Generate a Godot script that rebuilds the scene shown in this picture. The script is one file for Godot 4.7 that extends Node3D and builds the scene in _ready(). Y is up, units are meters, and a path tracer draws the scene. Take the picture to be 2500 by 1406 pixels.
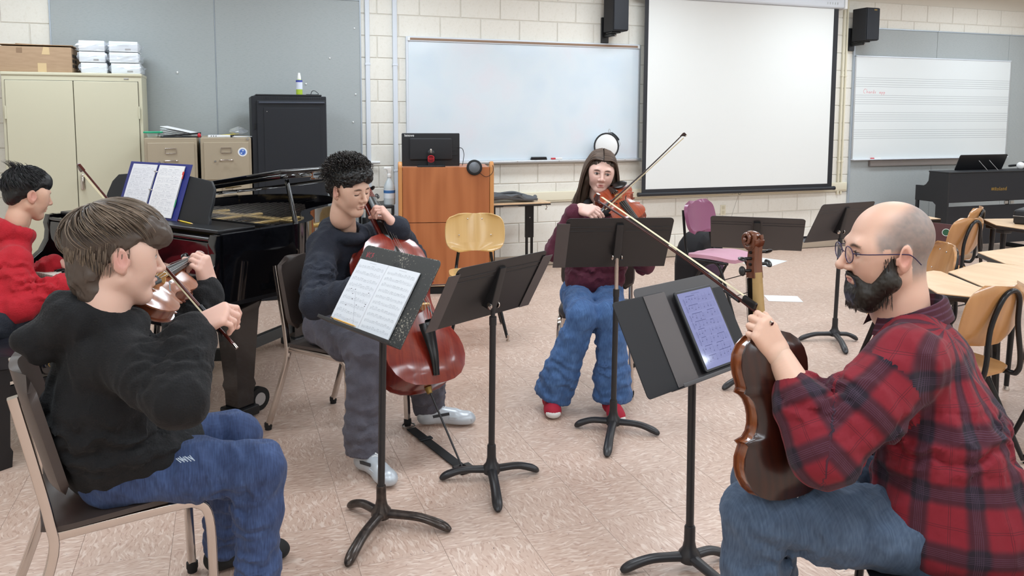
extends Node3D

# ---------- mesh building ----------
class MB:
	var v := PackedVector3Array()
	var t := PackedVector2Array()
	var crease := 0.70
	func tri(a: Vector3, b: Vector3, c: Vector3, ta := Vector2.ZERO, tb := Vector2.ZERO, tc := Vector2.ZERO) -> void:
		v.push_back(a); v.push_back(b); v.push_back(c)
		t.push_back(ta); t.push_back(tb); t.push_back(tc)
	# corners given counter-clockwise as seen from the front
	func quad(a: Vector3, b: Vector3, c: Vector3, d: Vector3, ua := Vector2(0, 1), ub := Vector2(1, 1), uc := Vector2(1, 0), ud := Vector2(0, 0)) -> void:
		tri(a, c, b, ua, uc, ub)
		tri(a, d, c, ua, ud, uc)
	func box(center: Vector3, size: Vector3, bev := 0.0, b := Basis.IDENTITY) -> void:
		var h := size * 0.5
		bev = minf(bev, minf(h.x, minf(h.y, h.z)) * 0.95)
		if bev <= 0.0:
			for ax in 3:
				for s: float in [-1.0, 1.0]:
					var n := Vector3.ZERO; n[ax] = s
					var u := Vector3.ZERO; u[(ax + 1) % 3] = 1.0
					var w := Vector3.ZERO; w[(ax + 2) % 3] = s
					var f := n * h; var uu := u * h; var ww := w * h
					quad(center + b * (f - uu - ww), center + b * (f + uu - ww), center + b * (f + uu + ww), center + b * (f - uu + ww))
			return
		var i := h - Vector3(bev, bev, bev)
		for ax in 3:
			for s: float in [-1.0, 1.0]:
				var u := (ax + 1) % 3; var w := (ax + 2) % 3
				var c := []
				for q in [[-1.0, -1.0], [1.0, -1.0], [1.0, 1.0], [-1.0, 1.0]]:
					var p := Vector3.ZERO
					p[ax] = s * h[ax]; p[u] = q[0] * i[u]; p[w] = q[1] * i[w] * s
					c.append(center + b * p)
				quad(c[0], c[1], c[2], c[3])
		for ax in 3:
			var u := (ax + 1) % 3; var w := (ax + 2) % 3
			for su: float in [-1.0, 1.0]:
				for sw: float in [-1.0, 1.0]:
					var p0 := Vector3.ZERO; var p1 := Vector3.ZERO
					p0[u] = su * h[u]; p0[w] = sw * i[w]
					p1[u] = su * i[u]; p1[w] = sw * h[w]
					var a := p0; a[ax] = -i[ax]
					var bb := p0; bb[ax] = i[ax]
					var c2 := p1; c2[ax] = i[ax]
					var d := p1; d[ax] = -i[ax]
					if su * sw > 0.0:
						quad(center + b * a, center + b * d, center + b * c2, center + b * bb)
					else:
						quad(center + b * a, center + b * bb, center + b * c2, center + b * d)
		for sx: float in [-1.0, 1.0]:
			for sy: float in [-1.0, 1.0]:
				for sz: float in [-1.0, 1.0]:
					var a := center + b * Vector3(sx * h.x, sy * i.y, sz * i.z)
					var c := center + b * Vector3(sx * i.x, sy * h.y, sz * i.z)
					var d := center + b * Vector3(sx * i.x, sy * i.y, sz * h.z)
					if sx * sy * sz > 0.0: tri(a, d, c)
					else: tri(a, c, d)
	# rows of points; rows[i] is a ring or a line
	func grid(rows: Array, closed_ring := true, flip := false, us := 1.0, vs := 1.0) -> void:
		var m: int = rows[0].size()
		var cols := m if closed_ring else m - 1
		var vv := 0.0
		for i in rows.size() - 1:
			var r0: PackedVector3Array = rows[i]
			var r1: PackedVector3Array = rows[i + 1]
			var dv := r0[0].distance_to(r1[0]) * vs
			for j in cols:
				var k := (j + 1) % m
				var u0 := float(j) / cols * us; var u1 := float(j + 1) / cols * us
				if flip:
					quad(r0[k], r0[j], r1[j], r1[k], Vector2(u1, vv), Vector2(u0, vv), Vector2(u0, vv + dv), Vector2(u1, vv + dv))
				else:
					quad(r0[j], r0[k], r1[k], r1[j], Vector2(u0, vv), Vector2(u1, vv), Vector2(u1, vv + dv), Vector2(u0, vv + dv))
			vv += dv
	func fan(ring: PackedVector3Array, flip := false) -> void:
		var c := Vector3.ZERO
		for p in ring: c += p
		c /= ring.size()
		for j in ring.size():
			var k := (j + 1) % ring.size()
			if flip: tri(c, ring[j], ring[k])
			else: tri(c, ring[k], ring[j])
	# swept tube; r is a float or an array; sec = optional 2D section (unit) instead of a circle
	func tube(path: PackedVector3Array, r, sides := 10, caps := true, closed := false, sec := PackedVector2Array(), up := Vector3.ZERO) -> void:
		var n := path.size()
		var rows := []
		var nx := Vector3.ZERO
		for i in n:
			var tg: Vector3
			if closed: tg = path[(i + 1) % n] - path[(i - 1 + n) % n]
			elif i == 0: tg = path[1] - path[0]
			elif i == n - 1: tg = path[n - 1] - path[n - 2]
			else: tg = (path[i + 1] - path[i]).normalized() + (path[i] - path[i - 1]).normalized()
			tg = tg.normalized()
			if i == 0:
				nx = up if up != Vector3.ZERO else (Vector3.UP if absf(tg.y) < 0.9 else Vector3.RIGHT)
			nx = (nx - tg * nx.dot(tg)).normalized()
			var ny := tg.cross(nx)
			var rr: float = r[i] if r is Array or r is PackedFloat32Array else r
			var ring := PackedVector3Array()
			if sec.size() > 0:
				for s in sec: ring.push_back(path[i] + (nx * s.x + ny * s.y) * rr)
			else:
				for j in sides:
					var a := TAU * j / sides
					ring.push_back(path[i] + (nx * cos(a) + ny * sin(a)) * rr)
			rows.append(ring)
		if closed: rows.append(rows[0])
		grid(rows)
		if caps and not closed:
			fan(rows[0], true); fan(rows[n - 1])
	func cyl(a: Vector3, b: Vector3, r0: float, r1 := -1.0, sides := 12, caps := true) -> void:
		tube(PackedVector3Array([a, b]), [r0, r0 if r1 < 0.0 else r1], sides, caps)
	# profile of (radius, along axis)
	func lathe(prof: Array, segs := 20, xf := Transform3D.IDENTITY, sx := 1.0, sz := 1.0) -> void:
		var rows := []
		for p in prof:
			var ring := PackedVector3Array()
			for j in segs:
				var a := TAU * j / segs
				ring.push_back(xf * Vector3(cos(a) * p[0] * sx, p[1], -sin(a) * p[0] * sz))
			rows.append(ring)
		grid(rows)
	func ball(c: Vector3, r: Vector3, b := Basis.IDENTITY, segs := 16, rings := 10) -> void:
		var rows := []
		for i in rings + 1:
			var th := PI * i / rings
			var ring := PackedVector3Array()
			for j in segs:
				var a := TAU * j / segs
				ring.push_back(c + b * (r * Vector3(sin(th) * cos(a), -cos(th), -sin(th) * sin(a))))
			rows.append(ring)
		grid(rows)
	# polygon in the xy plane, counter-clockwise, extruded from z=0 to z=depth
	func prism(poly: PackedVector2Array, depth: float, xf := Transform3D.IDENTITY, bev := 0.0) -> void:
		if Geometry2D.is_polygon_clockwise(poly):
			poly = poly.duplicate(); poly.reverse()
		var inner := poly
		if bev > 0.0:
			inner = inset(poly, bev)
		var idx := Geometry2D.triangulate_polygon(inner)
		for k in range(0, idx.size(), 3):
			var a := inner[idx[k]]; var b := inner[idx[k + 1]]; var c := inner[idx[k + 2]]
			if (b - a).cross(c - a) < 0.0:
				var s := b; b = c; c = s
			tri(xf * Vector3(a.x, a.y, depth), xf * Vector3(c.x, c.y, depth), xf * Vector3(b.x, b.y, depth), a, c, b)
			tri(xf * Vector3(a.x, a.y, 0), xf * Vector3(b.x, b.y, 0), xf * Vector3(c.x, c.y, 0), a, b, c)
		var n := poly.size()
		for j in n:
			var k := (j + 1) % n
			var p := poly[j]; var q := poly[k]
			quad(xf * Vector3(p.x, p.y, bev), xf * Vector3(q.x, q.y, bev), xf * Vector3(q.x, q.y, depth - bev), xf * Vector3(p.x, p.y, depth - bev))
			if bev > 0.0:
				var pi := inner[j]; var qi := inner[k]
				quad(xf * Vector3(p.x, p.y, depth - bev), xf * Vector3(q.x, q.y, depth - bev), xf * Vector3(qi.x, qi.y, depth), xf * Vector3(pi.x, pi.y, depth))
				quad(xf * Vector3(pi.x, pi.y, 0), xf * Vector3(qi.x, qi.y, 0), xf * Vector3(q.x, q.y, bev), xf * Vector3(p.x, p.y, bev))
	static func inset(poly: PackedVector2Array, d: float) -> PackedVector2Array:
		var o := PackedVector2Array(); var n := poly.size()
		for j in n:
			var a := poly[(j - 1 + n) % n]; var b := poly[j]; var c := poly[(j + 1) % n]
			var e0 := (b - a).normalized(); var e1 := (c - b).normalized()
			var n0 := Vector2(-e0.y, e0.x); var n1 := Vector2(-e1.y, e1.x)
			var m := n0 + n1
			if m.length() < 0.1: m = n0
			m = m.normalized()
			o.push_back(b + m * d / maxf(0.4, m.dot(n0)))
		return o
	func mesh() -> ArrayMesh:
		var n := PackedVector3Array(); n.resize(v.size())
		var fn := PackedVector3Array(); fn.resize(v.size() / 3)
		var at := {}
		for f in v.size() / 3:
			var nn := (v[f * 3 + 2] - v[f * 3]).cross(v[f * 3 + 1] - v[f * 3])
			fn[f] = nn
			for k in 3:
				var key := Vector3i((v[f * 3 + k] * 20000.0).round())
				if at.has(key): at[key].push_back(f)
				else: at[key] = PackedInt32Array([f])
		for f in fn.size():
			var d := fn[f].normalized()
			for k in 3:
				var key := Vector3i((v[f * 3 + k] * 20000.0).round())
				var s := Vector3.ZERO
				for g: int in at[key]:
					if fn[g].normalized().dot(d) > crease: s += fn[g]
				n[f * 3 + k] = s.normalized() if s.length_squared() > 0.0 else d
		var arr := []; arr.resize(Mesh.ARRAY_MAX)
		arr[Mesh.ARRAY_VERTEX] = v; arr[Mesh.ARRAY_NORMAL] = n; arr[Mesh.ARRAY_TEX_UV] = t
		var m := ArrayMesh.new()
		m.add_surface_from_arrays(Mesh.PRIMITIVE_TRIANGLES, arr)
		return m

static func rrect(w: float, h: float, r: float, seg := 5) -> PackedVector2Array:
	var o := PackedVector2Array()
	for q in [[1, -1, -90], [1, 1, 0], [-1, 1, 90], [-1, -1, 180]]:
		for k in seg + 1:
			var a := deg_to_rad(q[2] + 90.0 * k / seg)
			o.push_back(Vector2(q[0] * (w / 2 - r) + cos(a) * r, q[1] * (h / 2 - r) + sin(a) * r))
	return o

static func spline(pts: Array, n: int) -> PackedVector3Array:
	var o := PackedVector3Array(); var m := pts.size()
	for i in n + 1:
		var s := float(i) / n * (m - 1); var k := mini(int(s), m - 2); var f := s - k
		var p0: Vector3 = pts[maxi(k - 1, 0)]; var p3: Vector3 = pts[mini(k + 2, m - 1)]
		o.push_back((pts[k] as Vector3).cubic_interpolate(pts[k + 1], p0, p3, f))
	return o

static func frame(x: Vector3, y: Vector3) -> Basis:   # x exact, y near
	x = x.normalized(); var z := x.cross(y).normalized()
	return Basis(x, z.cross(x), z)

# ---------- nodes ----------
var taken := {}
func numbered(called: String) -> String:
	if not taken.has(called):
		taken[called] = 0; return called
	taken[called] += 1
	return "%s_%03d" % [called, taken[called]]

func thing(called: String, label: String, category: String, at := Vector3.ZERO, turn := 0.0, group := "") -> Node3D:
	var o := Node3D.new(); o.name = numbered(called); add_child(o)
	o.position = at; o.rotation.y = turn
	o.set_meta("label", label); o.set_meta("category", category)
	if group: o.set_meta("group", group)
	return o

func part(parent: Node, called: String, mb, m: Material, label := "") -> MeshInstance3D:
	var o := MeshInstance3D.new(); o.name = called
	o.mesh = mb.mesh() if mb is MB else mb
	o.material_override = m
	parent.add_child(o, true)
	if label: o.set_meta("label", label)
	return o

func struct(called: String, mb, m: Material, label := "") -> MeshInstance3D:
	var o := part(self, called, mb, m)
	o.set_meta("kind", "structure")
	o.set_meta("label", label if label else called.replace("_", " ")); o.set_meta("category", called.split("_")[0])
	return o

func single(called: String, label: String, category: String, mb, m: Material, at := Vector3.ZERO, group := "") -> MeshInstance3D:
	var o := part(self, numbered(called), mb, m)
	o.position = at
	o.set_meta("label", label); o.set_meta("category", category)
	if group: o.set_meta("group", group)
	return o

func copy(src: Node3D, at: Vector3, turn: float, label := "", group := "") -> Node3D:
	var r := src.duplicate() as Node3D
	var base := String(src.name)
	r.name = numbered(base); add_child(r)
	r.position = at; r.rotation.y = turn
	if label: r.set_meta("label", label)
	if group: r.set_meta("group", group)
	return r

# ---------- materials ----------
var M := {}
func mat(key: String, col: Color, rough := 0.6, metal := 0.0) -> StandardMaterial3D:
	var m := StandardMaterial3D.new()
	m.resource_name = key; m.albedo_color = col; m.roughness = rough; m.metallic = metal
	M[key] = m
	return m

static func rgb(r: int, g: int, b: int) -> Color:
	return Color8(r, g, b)

func noise_tex(size: int, freq: float, oct: int, cols: Array, sd := 1, kind := FastNoiseLite.TYPE_SIMPLEX_SMOOTH, normal := false, offs := []) -> NoiseTexture2D:
	var n := FastNoiseLite.new(); n.seed = sd; n.frequency = freq; n.fractal_octaves = oct; n.noise_type = kind
	var x := NoiseTexture2D.new(); x.width = size; x.height = size; x.seamless = true; x.noise = n
	if normal:
		x.as_normal_map = true; x.bump_strength = 4.0
	elif cols.size() > 0:
		var g := Gradient.new()
		g.offsets = PackedFloat32Array(offs) if offs.size() else PackedFloat32Array(range(cols.size()).map(func(i): return float(i) / maxi(1, cols.size() - 1)))
		g.colors = PackedColorArray(cols)
		x.color_ramp = g
	return x

func tri_tex(m: StandardMaterial3D, tex: Texture2D, sc := Vector3.ONE) -> StandardMaterial3D:
	m.albedo_texture = tex; m.albedo_color = Color.WHITE
	m.uv1_triplanar = true; m.uv1_scale = sc
	return m

# a picture painted in code: px() style drawing on an Image
static func stroke(im: Image, pts: Array, col: Color, w := 1.0) -> void:
	for i in pts.size() - 1:
		var a: Vector2 = pts[i]; var b: Vector2 = pts[i + 1]
		var n := maxi(1, int(a.distance_to(b) * 1.5))
		for k in n + 1:
			var p := a.lerp(b, float(k) / n)
			im.fill_rect(Rect2i(int(p.x - w / 2), int(p.y - w / 2), maxi(1, int(w)), maxi(1, int(w))), col)

# ---------- the scene ----------
const ROOM_X0 := -3.0
const ROOM_X1 := 10.8
const ROOM_Z1 := 10.6
const CEIL := 3.05
const TILE := 0.3048
const BLOCK_H := 0.2032
const BLOCK_W := 0.4064

var cam: Camera3D

func _ready() -> void:
	# camera: standing eye height, turned to the right, lens shifted down (the picture is a crop of a taller one)
	cam = Camera3D.new(); cam.name = "camera"; add_child(cam)
	cam.transform = Transform3D(Basis(Vector3(0.94070176, 0.00328524, 0.3392188), Vector3(0.02896597, 0.99552334, -0.08996811), Vector3(-0.3379958, 0.09445896, 0.9363954)), Vector3(0, 1.5434, 7.5462))
	cam.projection = Camera3D.PROJECTION_FRUSTUM
	cam.near = 0.05; cam.far = 100.0
	cam.size = 0.05 * 1406.0 / 1946.477
	cam.frustum_offset = Vector2(0, -0.05 * (703.0 - 465.18) / 1946.477)
	cam.current = true
	var env := Environment.new()
	env.background_mode = Environment.BG_COLOR; env.background_color = Color(0.02, 0.02, 0.02)
	env.tonemap_mode = Environment.TONE_MAPPER_LINEAR; env.tonemap_exposure = 1.0
	env.sdfgi_enabled = true; env.ssao_enabled = true; env.ssil_enabled = true
	var we := WorldEnvironment.new(); we.name = "environment"; we.environment = env; add_child(we)
	make_materials()
	ceiling_lights()
	room()
	wall_things()
	furniture()
	instruments()
	people()

func ceiling_lights() -> void:
	var fm := mat("troffer_frame", rgb(235, 235, 232), 0.5)
	var gm := mat("troffer_lens", rgb(240, 240, 240), 0.5)
	gm.emission_enabled = true; gm.emission = Color(0.92, 0.965, 1.0); gm.emission_energy_multiplier = 3.0
	var fb := MB.new(); var db := MB.new()
	for q in [[0.0, 0.29, 1.22, 0.03], [0.0, -0.29, 1.22, 0.03], [0.595, 0.0, 0.03, 0.55], [-0.595, 0.0, 0.03, 0.55]]:
		fb.box(Vector3(q[0], -0.01, q[1]), Vector3(q[2], 0.03, q[3]), 0.003)
	db.box(Vector3(0, 0.0, 0), Vector3(1.16, 0.012, 0.55), 0.002)
	var fmesh := fb.mesh(); var dmesh := db.mesh()
	for zz: float in [1.30, 4.0, 6.65, 9.2]:
		for xx: float in [-1.2, 1.3, 3.8, 6.3, 8.8]:
			var o := thing("ceiling_light", "recessed fluorescent ceiling light with white frame and diffuser", "light", Vector3(xx, CEIL - 0.02, zz), 0.0, "fluorescent lights in the ceiling")
			part(o, "frame", fmesh, fm); part(o, "diffuser", dmesh, gm)
			var l := AreaLight3D.new(); l.name = "lamp"; l.area_size = Vector2(1.12, 0.52); l.area_normalize_energy = true
			l.light_energy = LAMP; l.light_color = Color(0.92, 0.965, 1.0); l.shadow_enabled = true
			l.area_range = 20.0; l.area_attenuation = 2.0
			l.position = Vector3(0, -0.02, 0); l.rotation_degrees.x = -90
			o.add_child(l)

const LAMP := 2.75

func chip_image(sd: int) -> Image:
	var n := 768
	var a := FastNoiseLite.new(); a.seed = sd; a.frequency = 0.016; a.fractal_octaves = 3
	var b := FastNoiseLite.new(); b.seed = sd + 7; b.frequency = 0.020; b.fractal_octaves = 2
	var c := FastNoiseLite.new(); c.seed = sd + 13; c.frequency = 0.006; c.fractal_octaves = 2
	var data := PackedByteArray(); data.resize(n * n * 3)
	var base := Vector3(199, 172, 156); var lite := Vector3(216, 195, 181); var dark := Vector3(178, 147, 131)
	var i := 0
	for y in n:
		for x in n:
			var wv := c.get_noise_2d(x, y) * 60.0
			var p := a.get_noise_2d(x * 0.55, y * 2.6 + wv)
			var q := b.get_noise_2d(x * 0.7 + 300.0, y * 3.2 + wv)
			var k := base.lerp(lite, smoothstep(0.02, 0.42, p)).lerp(dark, smoothstep(0.16, 0.55, q) * 0.8)
			data[i] = int(k.x); data[i + 1] = int(k.y); data[i + 2] = int(k.z)
			i += 3
	var im := Image.create_from_data(n, n, false, Image.FORMAT_RGB8, data)
	var r := RandomNumberGenerator.new(); r.seed = sd
	for k in 70:
		var col: Color = [Color8(70, 62, 60), Color8(96, 78, 70), Color8(80, 88, 110), Color8(140, 78, 72), Color8(110, 84, 72)][r.randi() % 5]
		var p := Vector2(r.randf() * n, r.randf() * n)
		var d := Vector2(r.randf_range(1, 9), r.randf_range(-2, 2))
		stroke(im, [p, p + d], col, r.randf_range(1.0, 3.2))
	im.generate_mipmaps()
	return im

func wood_image(n: int, dark: Color, lite: Color, sd: int, rings := 9.0) -> Image:
	var a := FastNoiseLite.new(); a.seed = sd; a.frequency = 0.004; a.fractal_octaves = 3
	var b := FastNoiseLite.new(); b.seed = sd + 3; b.frequency = 0.02; b.fractal_octaves = 2
	var data := PackedByteArray(); data.resize(n * n * 3)
	var i := 0
	for y in n:
		for x in n:
			var w := a.get_noise_2d(x, y * 0.18)
			var s := 0.5 + 0.5 * sin((x / float(n) * rings + w * 3.5) * TAU * 0.6)
			var f := 0.5 + 0.5 * b.get_noise_2d(x * 3.0, y * 0.10)
			var k := clampf(s * 0.55 + f * 0.45, 0.0, 1.0)
			var c := dark.lerp(lite, k)
			data[i] = int(c.r * 255); data[i + 1] = int(c.g * 255); data[i + 2] = int(c.b * 255)
			i += 3
	var im := Image.create_from_data(n, n, false, Image.FORMAT_RGB8, data)
	im.generate_mipmaps()
	return im

func wood(key: String, dark: Color, lite: Color, rough: float, sd: int, scale: float, rings := 9.0, coat := 0.0) -> StandardMaterial3D:
	var m := mat(key, Color.WHITE, rough)
	tri_tex(m, ImageTexture.create_from_image(wood_image(384, dark, lite, sd, rings)), Vector3.ONE * scale)
	if coat > 0.0:
		m.clearcoat_enabled = true; m.clearcoat = coat; m.clearcoat_roughness = 0.12
	return m

func make_materials() -> void:
	var m := mat("block_paint", rgb(226, 220, 203), 0.62)
	tri_tex(m, noise_tex(512, 0.02, 4, [rgb(226, 222, 211), rgb(234, 231, 222), rgb(230, 226, 216)], 9), Vector3.ONE * 0.9)
	m.uv1_scale = Vector3.ONE * 2.0
	mat("mortar", rgb(224, 219, 208), 0.75)
	mat("wall_paint", rgb(222, 218, 210), 0.7)
	mat("ceiling_tile", rgb(226, 225, 220), 0.85)
	mat("grout", rgb(164, 146, 134), 0.8)
	for k in 2:
		m = mat("floor_tile%d" % k, Color.WHITE, 0.34)
		m.albedo_texture = ImageTexture.create_from_image(chip_image(21 + k * 31))
		m.roughness_texture = noise_tex(256, 0.01, 3, [Color(0.75, 0.75, 0.75), Color(1, 1, 1)], 6)
		m.roughness = 0.42
	mat("baseboard", rgb(176, 160, 142), 0.55)
	m = mat("tack_panel", rgb(158, 166, 168), 0.85)
	tri_tex(m, noise_tex(512, 0.05, 3, [rgb(157, 164, 165), rgb(169, 175, 176), rgb(164, 170, 171)], 15), Vector3(0.8, 5.0, 0.8))
	mat("panel_trim", rgb(176, 186, 196), 0.4, 0.3)
	m = mat("whiteboard", rgb(214, 224, 232), 0.10)
	tri_tex(m, noise_tex(512, 0.006, 3, [rgb(208, 221, 231), rgb(216, 226, 233), rgb(222, 223, 230)], 33), Vector3.ONE * 0.5)
	mat("staff_board", rgb(226, 230, 230), 0.16)
	mat("screen_white", rgb(226, 228, 226), 0.85)
	mat("screen_black", rgb(30, 32, 38), 0.55)
	mat("alu", rgb(196, 200, 204), 0.35, 0.75)
	mat("alu_white", rgb(216, 222, 230), 0.4, 0.1)
	mat("cork", rgb(150, 124, 104), 0.9)
	mat("pipe_paint", rgb(214, 220, 228), 0.45)
	mat("cream", rgb(226, 219, 196), 0.5)
	mat("plastic_black", rgb(24, 26, 30), 0.42)
	mat("plastic_black_matte", rgb(28, 29, 33), 0.7)
	mat("plastic_dark_blue", rgb(15, 20, 29), 0.6)
	mat("plastic_white", rgb(232, 233, 232), 0.35)
	mat("rubber", rgb(20, 20, 22), 0.75)
	m = mat("chrome", rgb(205, 198, 192), 0.16, 1.0)
	mat("steel", rgb(170, 168, 165), 0.3, 1.0)
	mat("red_plastic", rgb(196, 40, 52), 0.4)
	m = mat("stand_black", rgb(36, 36, 38), 0.38)
	m = mat("stand_grey", rgb(62, 60, 62), 0.42)
	mat("iron_base", rgb(46, 45, 47), 0.36, 0.25)
	m = mat("iron_worn", rgb(62, 56, 54), 0.28, 0.6)
	tri_tex(m, noise_tex(256, 0.02, 4, [rgb(44, 40, 39), rgb(72, 64, 60), rgb(94, 84, 78)], 47), Vector3.ONE * 5)
	m = mat("stand_worn", rgb(40, 42, 42), 0.45)
	m.albedo_color = Color.WHITE
	m.albedo_texture = ImageTexture.create_from_image(worn_desk_image())
	mat("wing_grey", rgb(86, 80, 80), 0.5)
	mat("cab_beige", rgb(205, 200, 176), 0.42)
	mat("cab_gap", rgb(60, 54, 48), 0.8)
	mat("file_tan", rgb(170, 156, 134), 0.45)
	m = mat("cardboard", rgb(172, 144, 116), 0.8)
	tri_tex(m, noise_tex(256, 0.03, 3, [rgb(166, 138, 110), rgb(178, 150, 122)], 51), Vector3(1, 6, 1))
	mat("tape", rgb(206, 180, 138), 0.35)
	mat("paper", rgb(236, 238, 240), 0.6)
	mat("paper_box", rgb(228, 231, 234), 0.5)
	m = mat("bag_plastic", Color(0.92, 0.95, 1.0, 0.22), 0.12)
	m.transparency = BaseMaterial3D.TRANSPARENCY_ALPHA
	m = mat("piano_black", rgb(9, 9, 12), 0.07)
	m.clearcoat_enabled = true; m.clearcoat = 0.6; m.clearcoat_roughness = 0.05
	mat("piano_satin", rgb(17, 18, 22), 0.35)
	mat("piano_dull", rgb(20, 23, 28), 0.6)
	mat("felt_dark", rgb(30, 24, 24), 0.9)
	mat("gold_plate", rgb(150, 122, 62), 0.4, 0.6)
	wood("spruce", rgb(150, 120, 76), rgb(186, 156, 104), 0.4, 61, 2.0)
	mat("ivory", rgb(232, 228, 216), 0.25)
	wood("lectern_wood", rgb(168, 98, 56), rgb(190, 118, 72), 0.4, 62, 0.9, 7.0)
	wood("lectern_edge", rgb(196, 134, 78), rgb(212, 152, 92), 0.4, 63, 0.9)
	wood("chair_ply", rgb(212, 170, 104), rgb(228, 190, 128), 0.32, 64, 1.6, 5.0, 0.4)
	wood("chair_ply_brown", rgb(168, 118, 70), rgb(190, 140, 90), 0.32, 65, 1.6, 5.0, 0.4)
	wood("desk_top", rgb(206, 172, 134), rgb(224, 192, 156), 0.35, 66, 1.1, 5.0)
	mat("desk_edge", rgb(26, 22, 22), 0.4)
	mat("frame_black", rgb(22, 22, 24), 0.25, 0.2)
	m = mat("chair_brown", rgb(66, 56, 52), 0.45)
	mat("chair_purple", rgb(140, 84, 114), 0.28)
	mat("cushion_pink", rgb(196, 146, 164), 0.5)
	mat("leather_black", rgb(30, 30, 36), 0.35)
	mat("maroon_board", rgb(84, 52, 54), 0.6)
	mat("varnish_black", rgb(16, 14, 14), 0.3)

func worn_desk_image() -> Image:
	# black enamel with chips worn through to bare metal and a red scrawl in one corner
	var im := Image.create(768, 512, false, Image.FORMAT_RGB8)
	im.fill(Color8(44, 46, 46))
	var n := FastNoiseLite.new(); n.seed = 8; n.frequency = 0.055; n.fractal_octaves = 3
	for y in 512:
		for x in 768:
			var d1 := Vector2(x - 430, (y - 42) * 1.6).length() / 95.0
			var d2 := Vector2((x - 700) * 1.5, y - 400).length() / 120.0
			var e := minf(minf(x, 767 - x), minf(y, 511 - y))
			var k := n.get_noise_2d(x, y) * 0.8 + maxf(0.0, 0.36 - d1 * 0.33) + maxf(0.0, 0.38 - d2 * 0.3) + (0.3 if e < 5 else 0.0)
			if k > 0.50: im.set_pixel(x, y, Color8(150, 146, 132))
			elif k > 0.46: im.set_pixel(x, y, Color8(92, 90, 84))
	var red := Color8(168, 44, 58)
	stroke(im, [Vector2(52, 44), Vector2(60, 74), Vector2(72, 40), Vector2(68, 76)], red, 4)
	stroke(im, [Vector2(98, 44), Vector2(84, 50), Vector2(82, 70), Vector2(98, 72)], red, 4)
	stroke(im, [Vector2(112, 46), Vector2(124, 44), Vector2(114, 58), Vector2(128, 60), Vector2(114, 74)], red, 4)
	im.generate_mipmaps()
	return im

# ---------- the room ----------
func in_view(p: Vector3, margin := 0.1) -> bool:
	var q: Vector3 = cam.transform.affine_inverse() * p
	if q.z > -0.3: return false
	var x := q.x / -q.z * 1946.5 + 1250.0; var y := 465.0 - q.y / -q.z * 1946.5
	return x > -2500 * margin and x < 2500 * (1 + margin) and y > -1406 * margin and y < 1406 * (1 + margin)

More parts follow.
